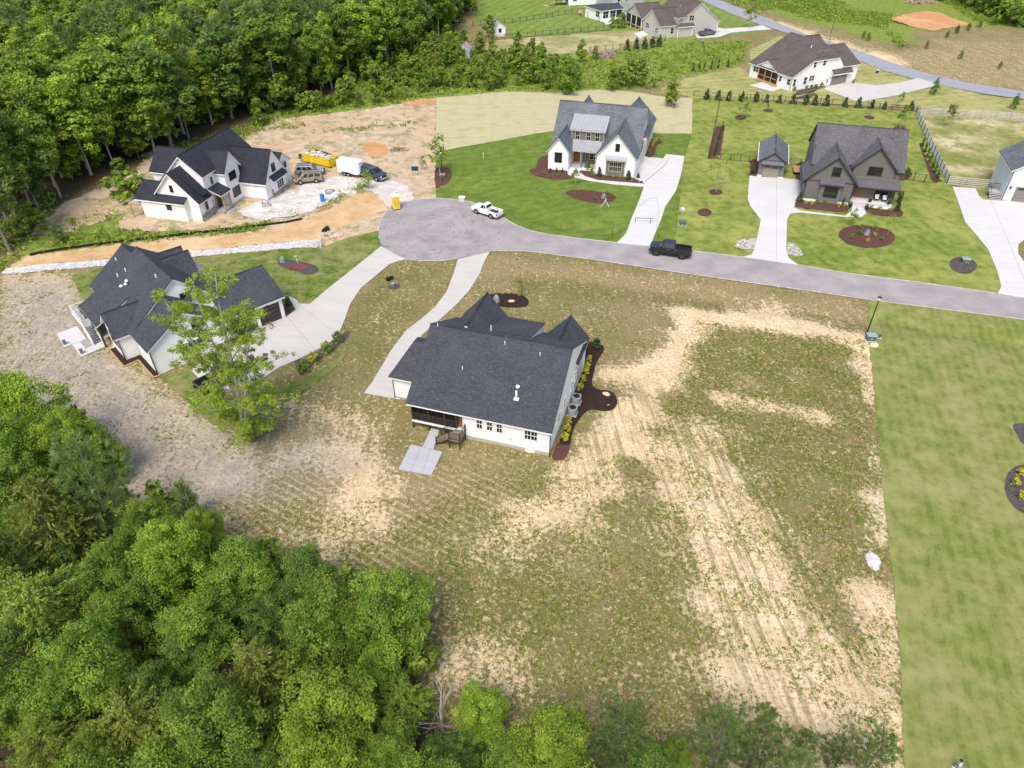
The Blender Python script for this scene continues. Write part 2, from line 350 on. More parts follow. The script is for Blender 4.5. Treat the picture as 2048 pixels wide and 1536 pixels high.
MULCH = {   # name -> (polygon, colour, label)
 'h1_front': ([(975,594),(990,588),(1010,587),(1040,590),(1056,600),(1055,612),(1040,616),(1010,615),(990,609)], 'dark', 'dark brown mulch bed with a boulder behind the steep front gable'),
 'h1_side': ([(1172,690),(1190,688),(1205,692),(1207,702),(1195,722),(1188,745),(1184,768),(1196,780),(1222,784),(1234,800),(1230,816),(1212,823),(1180,820),(1160,838),(1146,862),(1139,893),(1118,890),(1132,850),(1150,778)], 'dark', 'dark mulch bed with yellow shrubs along the right side wall'),
 'h1_corner': ([(1104,918),(1110,900),(1116,888),(1139,891),(1134,912),(1122,922)], 'red', 'small reddish mulch patch at the rear right house corner'),
 'h4_left': ([(1058,343),(1072,335),(1078,318),(1098,312),(1098,338),(1134,341),(1139,352),(1146,358),(1110,359),(1075,354)], 'red', 'red mulch bed at the left front of the white brick house'),
 'h4_mid': ([(1158,340),(1190,347),(1272,356),(1290,362),(1293,368),(1230,364),(1195,360),(1172,352),(1161,346)], 'red', 'red mulch bed under the right front gable of the white brick house'),
 'h4_island': ([(1132,387),(1142,381),(1170,381),(1205,385),(1225,389),(1232,396),(1222,405),(1200,408),(1168,404),(1145,397)], 'red', 'oval red mulch island in the bright green front lawn'),
 'h4_side': ([(1290,313),(1301,281),(1318,280),(1325,284),(1314,292),(1306,315)], 'red', 'red mulch strip with yellow shrubs on the right of the white brick house'),
 'h4_corner': ([(871,338),(884,335),(898,337),(904,350),(898,363),(884,368),(871,370)], 'red', 'red mulch half round under the young tree at the lot corner'),
 'h5_front': ([(1586,405),(1605,401),(1620,405),(1696,412),(1697,420),(1688,425),(1640,421),(1595,415)], 'red', 'red mulch bed under the left gable of the dark grey house'),
 'h5_right': ([(1732,414),(1782,420),(1800,395),(1806,382),(1808,392),(1798,415),(1806,425),(1803,432),(1790,434),(1760,431),(1735,425)], 'red', 'red mulch bed round the front porch of the dark grey house'),
 'h5_island': ([(1677,470),(1682,460),(1700,453),(1725,451),(1755,455),(1780,463),(1789,477),(1780,489),(1755,496),(1730,496),(1705,491),(1685,480)], 'red', 'large oval red mulch island before the dark grey house'),
 'h5_strip': ([(1432,253),(1450,252),(1440,314),(1438,318),(1415,318),(1421,290)], 'red', 'narrow red mulch strip with slim evergreens beside the black fence'),
 'h5_fence': ([(1838,287),(1843,286),(1852,318),(1868,345),(1885,365),(1866,365),(1860,355),(1850,325)], 'red', 'long red mulch strip along the grey board fence'),
 'h6_left': ([(1492,350),(1500,347),(1500,322),(1516,321),(1515,352)], 'red', 'red mulch patch left of the small detached garage'),
 'h5_side': ([(1591,357),(1593,330),(1610,326),(1606,361)], 'red', 'red mulch patch between the garage and the dark grey house'),
 'h5_rear': ([(1800,361),(1810,340),(1824,346),(1822,354),(1812,360)], 'red', 'small red mulch patch at the right rear corner of the dark grey house'),
 'h5_ring1': ([(1419,381),(1431,379),(1443,382),(1444,388),(1432,391),(1420,389)], 'red', 'red mulch ring round the thin tree left of the white driveway'),
 'h5_ring2': ([(1396,422),(1408,418),(1420,421),(1423,428),(1412,433),(1398,431)], 'red', 'red mulch ring nearest the road in the left side lawn'),
 'h5_ring3': ([(1470,234),(1480,231),(1491,234),(1490,238),(1480,239),(1471,238)], 'red', 'red mulch ring below the sapling near the back fence left'),
 'h5_ring4': ([(1525,221),(1534,218),(1545,220),(1544,224),(1534,225)], 'red', 'red mulch ring closest to the evergreen row'),
 'h5_ring5': ([(1727,234),(1737,231),(1749,235),(1748,238),(1737,239)], 'red', 'red mulch ring behind the dark grey house ridge'),
 'h5_ring6': ([(1786,257),(1797,253),(1810,256),(1812,262),(1795,262)], 'red', 'red mulch ring near the right rear of the dark grey house'),
 'h5_utility': ([(1899,525),(1910,516),(1930,515),(1950,525),(1952,537),(1940,545),(1915,543),(1902,536)], 'grey', 'dark mulch bed under the green utility cabinet near the road'),
 'h2_bed': ([(555,528),(562,519),(580,520),(605,525),(630,532),(637,541),(628,549),(608,550),(592,543),(570,537)], 'grey', 'grey brown mulch bed with red petals in the curved lawn'),
 'h2_strip': ([(572,660),(596,745),(610,742),(640,718),(680,690),(700,668),(690,665),(655,690),(600,722)], 'grey', 'grey mulch strip with shrubs along the wide driveway'),
 'h2_garage': ([(568,598),(575,602),(588,618),(592,628),(578,632),(570,622)], 'grey', 'small mulch bed at the garage corner'),
 'culvert': ([(775,572),(785,567),(799,568),(796,576),(784,579)], 'grey', 'small patch of dark mulch round the green utility pedestal'),
 'right_a': ([(2026,850),(2048,848),(2100,860),(2100,900),(2048,888),(2036,872)], 'grey', 'dark mulch bed cut by the right edge, upper one'),
 'right_b': ([(2009,975),(2018,945),(2048,930),(2110,940),(2110,1040),(2048,1028),(2020,1005)], 'grey', 'dark mulch bed with yellow shrubs at the right edge'),
 'd7_bed': ([(1592,187),(1600,180),(1640,170),(1650,173),(1640,178),(1600,190)], 'grey', 'narrow mulch bed under the side wall of the brown roofed house'),
 'd7_patch': ([(1590,197),(1610,190),(1628,186),(1630,190),(1612,197)], 'grey', 'bare grey earth strip behind the evergreen row'),
}
HARD = [ROAD, FAR_ROAD, DRIVE_H1, DRIVE_H2, DRIVE_H4, WALK_H4, DRIVE_H5, DRIVE_R, DRIVE_D, DRIVE_G, PATIO_A]
HARDW = [GP(p) for p in HARD]
SWALE = [([(1742,636),(1900,665),(2048,692),(2500,760)], .38, 1.7), ([(968,546),(1100,560),(1300,585),(1500,612),(1735,642)], .30, 1.7),
         ([(800,540),(760,575)], .25, 1.2), ([(880,372),(940,378),(1000,402),(1060,432),(1130,448),(1235,462)], .55, 1.9), ([(1318,472),(1360,478),(1480,492)], .3, 1.5),
         ([(1600,500),(1700,520),(1850,545),(1985,568)], .3, 1.8), ([(650,497),(700,523),(735,512)], .5, 1.5)]
SWALEW = [(GP(l), d, w) for l, d, w in SWALE]
def height(X, Y):
    z = .05 * np.sin(X * .33 + 1) * np.sin(Y * .27) + .035 * np.sin(X * .8 + Y * .6) * np.sin(Y * .71 - X * .23)
    for l, d, w in SWALEW: z = z - d * np.exp(-(ldist(l, X, Y) / w) ** 2)
    f = np.full(X.shape, 1e9)
    for p in HARDW: f = np.minimum(f, np.maximum(sdist(p, X, Y), 0))
    return z * sstep(f, .15, 2.2)
# level, polygon: a sheet lies above all sheets of lower level
LEVELS_ = []
def reg(poly, level): LEVELS_.append((level, poly)); return poly
SHEETS = []
def sheet(name, px, mat, level, z, res=1.5, jitter=0.0, label=None, kind='structure', curve=False, dome=0.0, world=None, group=None):
    poly = world or GP(px)
    if curve: poly = smooth_poly(poly, 4)
    if jitter:
        q = []; n = len(poly)
        for i in range(n):
            a, b = Vector(poly[i]), Vector(poly[(i + 1) % n]); m = max(1, int((b - a).length / max(jitter * 1.6, .5)))
            for j in range(m):
                p = a.lerp(b, j / m); q.append(p + Vector((RNG.uniform(-1, 1), RNG.uniform(-1, 1))) * jitter * (.5 if j == 0 else 1))
        poly = q
    poly = [Vector(p) for p in poly]
    SHEETS.append(dict(name=name, poly=poly, mat=mat, level=level, z=z, res=res, label=label, kind=kind, dome=dome, group=group)); reg(poly, level)
def build_sheet(s):
    poly = s['poly']; res = s['res']; bd = []; n = len(poly)
    for i in range(n):
        a, b = poly[i], poly[(i + 1) % n]; m = max(1, int((b - a).length / res))
        for j in range(m): bd.append(a.lerp(b, j / m))
    xs = [p.x for p in bd]; ys = [p.y for p in bd]
    gx, gy = np.meshgrid(np.arange(min(xs), max(xs), res), np.arange(min(ys), max(ys), res))
    gx = gx.ravel() + NP.uniform(-.3, .3, gx.size) * res; gy = gy.ravel() + NP.uniform(-.3, .3, gy.size) * res
    ok = sdist(poly, gx, gy) < -.35 * res
    pts = bd + [Vector((x, y)) for x, y in zip(gx[ok], gy[ok])]
    e = [(i, (i + 1) % len(bd)) for i in range(len(bd))]
    v, _, f, *_ = delaunay_2d_cdt(pts, e, [], 1, 1e-4)
    X = np.array([p.x for p in v]); Y = np.array([p.y for p in v]); Z = height(X, Y) + s['z']
    if s['dome']: Z += s['dome'] * sstep(-sdist(poly, X, Y), 0, .8)
    for lv, q in LEVELS_:
        if lv > s['level']:
            d = sdist(q, X, Y); Z -= .45 * sstep(-d, .5, 1.1)
    me = bpy.data.meshes.new(s['name']); me.from_pydata(np.stack([X, Y, Z], 1).tolist(), [], f)
    me.polygons.foreach_set('use_smooth', [True] * len(me.polygons)); me.materials.append(s['mat']); me.update()
    if me.polygons and me.polygons[0].normal.z < 0: me.flip_normals()
    o = link(s['name'], me); tag(o, s['label'], None, s['group'], s['kind']); return o

# ---- ground materials
def lawn_mat(name, dark, lite, dry, stripe=(0, 0, 0), dryness=.35, speck=3.0, seed=0.0):
    k = N(name); p = k.mapping(k.pos(), (1, 1, 1), (0, 0, 0), (seed, seed * 1.7, 0))
    big = k.noise(p, .12, 5, .62); mid = k.noise(p, .55, 5, .65); fine = k.noise(p, speck, 4, .72)
    c = k.mix(k.step(k.math('MULTIPLY_ADD', fine, .55, k.math('MULTIPLY', mid, .5)), .38, .68), dark, lite)
    c = k.mix(k.step(k.math('ADD', k.math('MULTIPLY', mid, .6), k.math('MULTIPLY', big, .6)), .62 - dryness * .3, .95 - dryness * .3, 0, .85), c, dry)
    if stripe[0]:
        w = k.n('TexWave', Vector=k.mapping(k.pos(), (1, 1, 1), (0, 0, stripe[1])), Scale=stripe[2], Distortion=1.2, wave_type='BANDS'); w.inputs['Detail'].default_value = 2
        c = k.mix(k.math('MULTIPLY', k.step(w.outputs[0], .35, .65), stripe[0]), c, tuple(x * 1.35 + .004 for x in lite))
    c = k.mix(k.step(fine, .56, .74, 0, .5), c, tuple(x * .55 for x in dark))
    return k.pbr(c, .95, k.bump(fine, .6, .06), 0, .12)
def dirt_mat(name, a, b, d, weeds=.0, tracks=None):
    k = N(name); p = k.pos()
    big = k.noise(p, .09, 5, .62); mid = k.noise(p, .5, 6, .68); fine = k.noise(p, 3.0, 5, .7)
    c = k.mix(k.step(mid, .35, .65), a, b); c = k.mix(k.step(big, .42, .66, 0, .75), c, d)
    c = k.mix(k.step(fine, .52, .72, 0, .55), c, tuple(x * .62 for x in b))
    if tracks:
        w = k.noise(k.mapping(p, tracks[1], (0, 0, tracks[0])), 1.0, 5, .7)
        c = k.mix(k.step(w, .5, .66, 0, .6), c, tuple(x * .72 for x in d)); 
    if weeds: c = k.mix(k.math('MULTIPLY', k.step(k.math('ADD', k.math('MULTIPLY', mid, .5), k.math('MULTIPLY', k.noise(p, .2, 5, .7), .75)), .70 - weeds * .1, .80 - weeds * .1, 0, .9), k.step(fine, .40, .56)), c, k.mix(k.step(fine, .5, .62), (.12, .15, .04), (.22, .25, .075)))
    return k.pbr(c, .95, k.bump(k.math('ADD', mid, fine), .7, .12), 0, .1)
M['lawn_r'] = lawn_mat('right_lawn_grass', (.112, .145, .030), (.185, .212, .052), (.29, .265, .115), (.22, math.radians(17), .30), .46, 2.6)
M['lawn_c'] = lawn_mat('bright_lawn_grass', (.080, .128, .018), (.14, .20, .036), (.21, .235, .06), (.12, math.radians(70), .16), .18, 2.6, 30)
M['lawn_5'] = lawn_mat('striped_lawn_grass', (.092, .142, .020), (.175, .225, .038), (.32, .31, .095), (.16, math.radians(-14), .17), .52, 2.0, 60)
M['lawn_a'] = lawn_mat('patchy_lawn_grass', (.065, .11, .015), (.155, .20, .034), (.27, .245, .11), (0, 0, 0), .5, 2.2, 90)
M['lawn_t'] = lawn_mat('far_lawn_grass', (.105, .16, .028), (.18, .24, .048), (.28, .29, .10), (.2, .4, .09), .22, 1.2, 120)
M['lawn_d'] = lawn_mat('dry_lawn_grass', (.175, .185, .055), (.285, .28, .095), (.40, .36, .16), (.25, math.radians(75), .11), .5, 1.4, 150)
M['lot_r'] = dirt_mat('half_sown_lot', (.25, .25, .08), (.15, .18, .042), (.62, .49, .31), .9)
M['lot_g'] = dirt_mat('thin_grass_lot', (.30, .28, .12), (.22, .23, .085), (.50, .41, .26), .6)
M['dirt'] = dirt_mat('building_sand', (.55, .44, .31), (.40, .31, .215), (.50, .345, .21), .8, (math.radians(20), (.25, 1.6, 1)))
M['track'] = dirt_mat('orange_track', (.55, .375, .195), (.45, .275, .125), (.60, .46, .28), 0, (math.radians(-4), (.10, 1.1, 1)))
M['spoil'] = dirt_mat('white_rubble', (.60, .57, .54), (.46, .42, .38), (.66, .63, .60), .3)
M['gravel'] = dirt_mat('pale_gravel', (.58, .56, .53), (.46, .43, .40), (.62, .55, .45), 0)
M['orange'] = dirt_mat('orange_clay', (.52, .28, .13), (.44, .22, .10), (.58, .36, .20), 0)
def straw_mat():
    k = N('straw_cover'); p = k.pos()
    w = k.n('TexWave', Vector=k.mapping(p, (1, 1, 1), (0, 0, math.radians(84))), Scale=.16, Distortion=9.0, wave_type='BANDS'); w.inputs['Detail'].default_value = 4; w.inputs['Detail Scale'].default_value = 1.4
    mid = k.noise(p, .35, 5, .65); fine = k.noise(k.mapping(p, (1, 3, 1)), 2.2, 4, .7)
    c = k.mix(k.step(fine, .3, .7), (.38, .345, .20), (.50, .455, .30))
    c = k.mix(k.step(w.outputs[0], .6, .95, 0, .35), c, (.36, .33, .15)); c = k.mix(k.step(mid, .48, .68, 0, .7), c, (.33, .32, .13)); c = k.mix(k.step(k.noise(p, .12, 4, .6), .5, .7, 0, .6), c, (.42, .37, .23)); c = k.mix(k.step(k.noise(p, 5, 3, .7), .52, .7, 0, .5), c, (.27, .25, .12))
    return k.pbr(c, .95, k.bump(w.outputs[0], .3, .06), 0, .1)
M['straw'] = straw_mat()
def asphalt_mat(name, ring=None):
    k = N(name); p = k.pos()
    a = k.noise(p, .3, 5, .62); f = k.noise(p, 9, 3, .7)
    c = k.mix(k.step(a, .3, .7), (.255, .235, .232), (.34, .315, .31)); c = k.mix(k.step(f, .55, .8, 0, .5), c, (.14, .13, .13))
    if ring:
        q = k.n('VectorMath', operation='DISTANCE'); k.set(q.inputs[0], p); q.inputs[1].default_value = ring[0]
        sw = k.noise(k.mapping(p, (1, 1, 1)), .18, 4, .6)
        r = k.math('ADD', q.outputs['Value'], k.math('MULTIPLY', sw, 9.0))
        wv = k.math('SINE', k.math('MULTIPLY', r, 4.4)); gate = k.step(q.outputs['Value'], ring[1], ring[1] - 3)
        blot = k.noise(p, .5, 4, .7)
        c = k.mix(k.math('MULTIPLY', k.math('MULTIPLY', k.step(wv, .2, .9), k.step(blot, .4, .65)), k.math('MULTIPLY', gate, .5)), c, (.155, .147, .15))
        st = k.noise(k.mapping(p, (.12, 1.8, 1), (0, 0, math.radians(9))), 1.0, 4, .65)
        c = k.mix(k.math('MULTIPLY', k.step(st, .52, .68), k.math('MULTIPLY', k.math('SUBTRACT', 1.0, gate), .35)), c, (.22, .205, .20))
        sp = k.noise(p, 1.1, 2, .5); c = k.mix(k.step(sp, .75, .79, 0, .5), c, (.62, .56, .42))
    return k.pbr(c, .85, k.bump(f, .2, .01), 0, .25)
BULB = G(868, 458)
M['asphalt'] = asphalt_mat('road_asphalt', ((BULB.x, BULB.y, 0), 13.0))
M['asphalt_far'] = plain('far_asphalt', (.27, .275, .30), .85, .08, .3)
def mulch_mat(name, a, b):
    k = N(name); p = k.pos(); v = k.n('TexVoronoi', Vector=k.mapping(p, (1, 2.2, 1), (0, 0, .6)), Scale=7.0); f = k.noise(p, 8, 4, .7)
    sep = k.n('SeparateColor'); k.set(sep.inputs[0], v.outputs['Color'])
    return k.pbr(k.mix(k.math('MULTIPLY_ADD', sep.outputs[0], .6, k.math('MULTIPLY', f, .4)), a, b), .95, k.bump(k.math('ADD', v.outputs[0], f), .9, .05), 0, .1)
M['mulch_dark'] = mulch_mat('dark_mulch', (.018, .010, .008), (.062, .036, .030))
M['mulch_red'] = mulch_mat('red_mulch', (.055, .026, .022), (.155, .08, .066))
M['mulch_grey'] = mulch_mat('weathered_mulch', (.035, .030, .030), (.15, .125, .12))

# ---- sheets, lowest first
sheet('lawn', LAWN_TOP, M['lawn_t'], 1, .02, 3.0, label='bright green lawns between the far houses')
sheet('field', LOT_G, M['lot_g'], 2, .035, 2.5, .3, label='thin grass strip with bare sand behind the grey house')
sheet('lawn', LAWN_GREEN, M['lawn_t'], 2, .04, 2.5)
sheet('lawn', LAWN_D7, M['lawn_d'], 1, .02, 2.5, .15)
sheet('field', LOT_R, M['lot_r'], 2, .035, 1.6)
sheet('field', STRAW, M['straw'], 2, .035, 1.6, .15, label='straw covered seeded yard behind the white brick house')
sheet('dirt_lot', DIRT, M['dirt'], 2, .03, 1.3, .4, label='bare sandy building site round the unfinished house')
sheet('dirt_track', TRACK, M['track'], 3, .05, 1.2, .35)
sheet('rubble_ground', SPOIL, M['spoil'], 3, .05, 1.0, .4)
sheet('gravel_drive', GRAVEL_DRIVE, M['gravel'], 4, .065, 1.0, .4)
sheet('clay_patch', ORANGE, M['orange'], 3, .05, 2.0, .6)
sheet('clay_patch', [(722, 300), (728, 288), (750, 284), (772, 292), (778, 304), (765, 316), (742, 314)], M['orange'], 3, .045, .8, .5)
sheet('clay_patch', [(795, 205), (840, 198), (872, 200), (872, 206), (830, 212)], M['orange'], 3, .045, .9, .4)
sheet('lawn', LAWN_D5, M['lawn_5'], 3, .05, 1.4)
sheet('lawn', LAWN_C, M['lawn_c'], 4, .06, .9, .06)
sheet('lawn', LAWN_R, M['lawn_r'], 3, .05, 1.0, .10)
sheet('lawn', LAWN_A, M['lawn_a'], 4, .06, .9, .05)
sheet('lawn', LAWN_A2, M['lawn_a'], 4, .06, .9, .05)
sheet('lawn', LAWN_A3, M['lawn_a'], 4, .06, .9, .05)
sheet('riprap_channel', RIPRAP, M['gravel'], 5, .06, .9, .15)
sheet('road', ROAD, M['asphalt'], 6, .08, 2.0, .07, label='grey asphalt street ending in a round turning circle')
sheet('road', FAR_ROAD, M['asphalt_far'], 6, .08, 4.0, label='far asphalt road curving behind the houses')
for i, (k_, (pl, cn, lb)) in enumerate(MULCH.items()):
    sheet('mulch_bed', pl, M['mulch_' + cn], 7, .085, .5, 0, label=lb, curve=k_ not in ('h5_strip', 'h5_fence', 'h2_garage', 'h4_mid'), dome=.05, kind='structure')

# ---- concrete drives: a dark base with the slabs on it, joints open between them
def clip(poly, p, n, off):
    out = []; m = len(poly)
    for i in range(m):
        a, b = poly[i], poly[(i + 1) % m]; da = (a - p).dot(n) - off; db = (b - p).dot(n) - off
        if da >= 0: out.append(a)
        if (da >= 0) != (db >= 0): out.append(a.lerp(b, da / (da - db)))
    return out
def cut(polys, p, n, gap=.025):
    r = []
    for q in polys:
        a, b = clip(q, p, n, gap), clip(q, p, -n, gap)
        for t in (a, b):
            if len(t) > 2: r.append(t)
    return r
def area(p): return .5 * abs(sum(p[i].x * p[(i + 1) % len(p)].y - p[(i + 1) % len(p)].x * p[i].y for i in range(len(p))))
def paving(name, px, cuts, mat, z=.10, label=None, level=8, slab_name='slab', parts=None):
    poly = [Vector(p) for p in GP(px)]; reg(poly, level)
    mb = MB(); mb.slab([(p.x, p.y, z - .012) for p in (poly if sum(poly[i].x * poly[(i + 1) % len(poly)].y - poly[(i + 1) % len(poly)].x * poly[i].y for i in range(len(poly))) > 0 else poly[::-1])], 0, .25)
    base = mb.build(name, M['joint']); tag(base, label, None, None, 'structure')
    pcs = [[Vector(p) for p in GP(q)] for q in parts] if parts else [poly]
    for (a, b) in cuts:
        A, B = G(*a).xy, G(*b).xy; d = (B - A).normalized(); pcs = cut(pcs, A, Vector((-d.y, d.x)))
    for q in pcs:
        if area(q) < .15: continue
        if sum(q[i].x * q[(i + 1) % len(q)].y - q[(i + 1) % len(q)].x * q[i].y for i in range(len(q))) < 0: q = q[::-1]
        MB().slab([(p.x, p.y, z) for p in q], 0, .011).build(slab_name, mat, base)
    return base
# ------------------------------------------------------------------ base ground: thin grass, thatch and bare sand
_d = G(1640, 1500) - G(1390, 900); STREAK_A = math.degrees(math.atan2(_d.y, _d.x)); _d = G(760, 1100) - G(600, 1010); STREAK_B = math.degrees(math.atan2(_d.y, _d.x))
def ground_mat():
    k = N('lot_ground'); p = k.pos(); bare, green, grey, weed = (k.attr(x) for x in ('bare', 'green', 'grey', 'weed'))
    warp = k.n('VectorMath', operation='ADD'); k.set(warp.inputs[0], p)
    nz = k.n('TexNoise', Vector=p, Scale=.35, Detail=2); q = k.n('VectorMath', operation='SCALE'); k.set(q.inputs[0], nz.outputs['Color']); q.inputs['Scale'].default_value = 2.2
    k.t.links.new(q.outputs[0], warp.inputs[1]); pw = warp.outputs[0]
    big = k.noise(p, .10, 5, .65); mid = k.noise(pw, .55, 6, .72); fine = k.noise(p, 2.4, 5, .78); fine2 = k.noise(k.mapping(p, (1, 1, 1), (0, 0, 0), (31, 7, 0)), 3.4, 4, .75)
    st = k.noise(k.mapping(pw, (.16, 1.5, 1), (0, 0, math.radians(-STREAK_A))), 1.1, 5, .7)
    st2 = k.noise(k.mapping(pw, (.2, 1.7, 1), (0, 0, math.radians(-STREAK_B))), 1.1, 5, .7)
    sand = k.mix(k.step(mid, .35, .65), (.70, .555, .36), (.56, .42, .245))
    sand = k.mix(k.step(big, .5, .7, 0, .45), sand, (.66, .56, .42))
    sand = k.mix(grey, sand, k.mix(k.step(mid, .38, .62), (.46, .39, .31), (.31, .265, .225)))
    dry = k.mix(k.step(fine2, .35, .65), (.20, .15, .07), (.315, .25, .125))
    dry = k.mix(k.math('MULTIPLY', grey, .7), dry, (.22, .185, .145))
    grn = k.mix(k.step(fine, .35, .68), (.085, .098, .022), (.185, .185, .055))
    grn = k.mix(k.step(big, .5, .64, 0, .55), grn, (.225, .195, .075))
    # thatch over sand
    s1 = k.math('ADD', k.math('MULTIPLY', mid, .55), k.math('ADD', k.math('MULTIPLY', fine, 1.0), k.math('ADD', k.math('MULTIPLY', st, .45), k.math('MULTIPLY', st2, .25))))
    s1 = k.math('SUBTRACT', s1, 1.125)
    cb = k.step(k.math('ADD', s1, k.math('MULTIPLY', k.math('SUBTRACT', bare, .5), .50)), -.11, .11)
    s2 = k.math('SUBTRACT', k.math('ADD', k.math('MULTIPLY', big, .5), k.math('ADD', k.math('MULTIPLY', fine2, .9), k.math('MULTIPLY', mid, .6))), 1.0)
    tr = k.noise(k.mapping(p, (.09, 1.9, 1), (0, 0, math.radians(-STREAK_A))), 1.0, 6, .78); trk = k.math('MULTIPLY', k.step(k.math('ADD', tr, k.math('MULTIPLY', k.math('SUBTRACT', fine, .5), .35)), .47, .60), k.attr('track'), None, True)
    cb = k.math('SUBTRACT', cb, k.math('MULTIPLY', trk, .72), None, True)
    mw = k.n('TexWave', Vector=k.mapping(p, (1, 1, 1), (0, 0, math.radians(90 - STREAK_B))), Scale=.42, Distortion=.8, wave_type='BANDS'); mwf = k.math('MULTIPLY', k.math('MULTIPLY', k.step(mw.outputs[0], .55, .8), k.attr('rows')), k.step(fine, .40, .55))
    cb = k.math('MAXIMUM', cb, k.math('MULTIPLY', mwf, .8))
    cg = k.step(k.math('ADD', s2, k.math('MULTIPLY', k.math('SUBTRACT', green, .5), .7)), -.08, .08)
    c = k.mix(k.math('MULTIPLY', cg, .9), dry, grn); c = k.mix(cb, c, sand)
    tiny = k.step(k.math('ADD', fine2, k.math('MULTIPLY', green, .12)), .60, .68, 0, .7); c = k.mix(k.math('MULTIPLY', tiny, cb), c, (.17, .155, .06))
    sp = k.noise(k.mapping(p, (1, 1, 1), (0, 0, 0), (3, 50, 0)), 5.0, 3, .7); c = k.mix(k.math('MULTIPLY', k.step(sp, .52, .60, 0, .6), k.math('SUBTRACT', 1.0, k.math('MULTIPLY', cb, .72))), c, (.13, .10, .045)); c = k.mix(k.step(sp, .42, .34, 0, .35), c, (.50, .41, .25))
    wd = k.mix(k.step(k.noise(p, .9, 5, .7), .35, .65), (.12, .165, .03), (.23, .28, .05)); wd = k.mix(k.step(mid, .56, .72, 0, .7), wd, (.33, .30, .14))
    c = k.mix(k.step(k.math('ADD', weed, k.math('MULTIPLY', k.math('SUBTRACT', mid, .5), .9)), .4, .6), c, wd)
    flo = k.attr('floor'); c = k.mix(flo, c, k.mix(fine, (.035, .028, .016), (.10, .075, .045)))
    h = k.math('ADD', k.math('MULTIPLY', fine, .8), k.math('ADD', k.math('MULTIPLY', fine2, .5), mid))
    return k.pbr(c, .97, k.bump(h, .75, .10), 0, .1)
def axis(a, b, fine, lo, hi, grow=1.25):
    pts = list(np.arange(a, b + 1e-6, fine)); s = fine
    while pts[-1] < hi: s *= grow; pts.append(pts[-1] + s)
    s = fine
    while pts[0] > lo: s *= grow; pts.insert(0, pts[0] - s)
    return np.array(pts)
def build_ground():
    xs = axis(-75, 75, .75, -1500, 1500); ys = np.concatenate([axis(14, 112, .75, -700, 112), axis(113.5, 300, 1.6, 113.5, 2400)])
    X, Y = np.meshgrid(xs, ys); nx, ny = len(xs), len(ys); X = X.ravel(); Y = Y.ravel()
    Z = height(X, Y)
    for lv, q in LEVELS_:
        d = sdist(q, X, Y); Z -= .45 * sstep(-d, .6, 1.5)
    def blob(px, r, w=1.0):
        l = GP(px) if len(px) > 1 else GP(px) * 2; wob = .7 * np.sin(X * .55 + 1.3 * np.sin(Y * .41)) + .5 * np.sin(Y * 1.1 + X * .37)
        return w * .82 * np.exp(-(np.maximum(ldist(l, X, Y) + wob, 0) / (r * 1.25)) ** 2)
    def inside(px, soft=1.0): return sstep(-sdist(GP(px), X, Y), -soft, soft)
    bare = np.full(X.shape, .23)
    for px, r, w in [([(1640, 1500), (1580, 1340), (1500, 1170), (1430, 1030), (1380, 900)], 3.4, .95), ([(1560, 1450), (1480, 1260), (1440, 1130)], 1.6, .55),
                     ([(1720, 1520), (1640, 1340), (1560, 1180)], 1.4, .5), ([(1780, 1540), (1770, 1330), (1740, 1200)], 1.3, .62), ([(1500, 1520), (1440, 1330)], 1.8, .4),
                     ([(1140, 985), (1200, 930), (1245, 850), (1290, 800), (1300, 752)], 2.0, .72), ([(1230, 745), (1340, 740), (1362, 690), (1385, 640)], 1.6, .65),
                     ([(1385, 632), (1500, 640), (1620, 650), (1730, 690)], 1.7, .75), ([(1730, 690), (1740, 800)], 1.0, .55), ([(1470, 800), (1560, 815), (1620, 830)], 1.2, .5),
                     ([(1260, 870), (1330, 940), (1390, 1010)], 1.5, .45), ([(1050, 1040), (1180, 960)], 1.6, .5), ([(640, 1070), (720, 1050)], 1.8, .5), ([(480, 950), (620, 910), (730, 930)], 2.2, .5),
                     ([(880, 1340), (1000, 1330)], 2.2, .4), ([(1010, 1100), (1150, 1060)], 2.2, .3), ([(700, 990), (790, 975)], 1.4, .42), ([(1480, 640), (1560, 620)], 2.0, .3), ([(620, 820), (700, 850)], 2.5, .3),
                     ([(1750, 880), (1760, 1060)], .8, .45)]: bare += blob(px, r, w)
    bare += .42 * inside([(0, 548), (140, 548), (300, 760), (440, 850), (500, 900), (430, 1010), (200, 1100), (0, 800)], 2.0)
    grey = inside([(0, 560), (140, 560), (300, 765), (430, 850), (640, 850), (720, 930), (560, 1010), (430, 1060), (200, 1120), (-50, 800)], 4.0)
    green = np.full(X.shape, .52)
    green += blob([(1480, 700), (1640, 730)], 6, .22) + blob([(1450, 860), (1600, 900), (1700, 950)], 6, .18) + blob([(1480, 1100), (1560, 1160)], 3.5, .22) + blob([(1000, 1180), (1180, 1260)], 5, .15) + blob([(820, 1130), (900, 1180)], 5, .1)
    green -= blob([(1000, 530), (1300, 560), (1700, 620)], 1.6, .34) + blob([(600, 1010), (900, 960)], 3, .15)
    bare += blob([(1470, 22), (1540, 46), (1620, 72), (1720, 104), (1790, 127)], 2.2, .8); green += blob([(720, 690), (800, 560)], 2.6, .28) + blob([(1080, 560), (1200, 590)], 3.5, .12)
    green -= .02 * inside([(0, 560), (140, 560), (300, 760), (440, 850), (430, 1010), (200, 1100), (-50, 800)], 2.0)
    weed = inside([(480, 252), (548, 247), (620, 232), (790, 210), (872, 198), (1010, 182), (1262, 182), (1340, 160), (1480, 132), (1500, 80), (1420, 82), (1290, 94), (1200, 105), (960, 110), (930, 90), (900, 40), (700, 130), (520, 230)], 2.0)
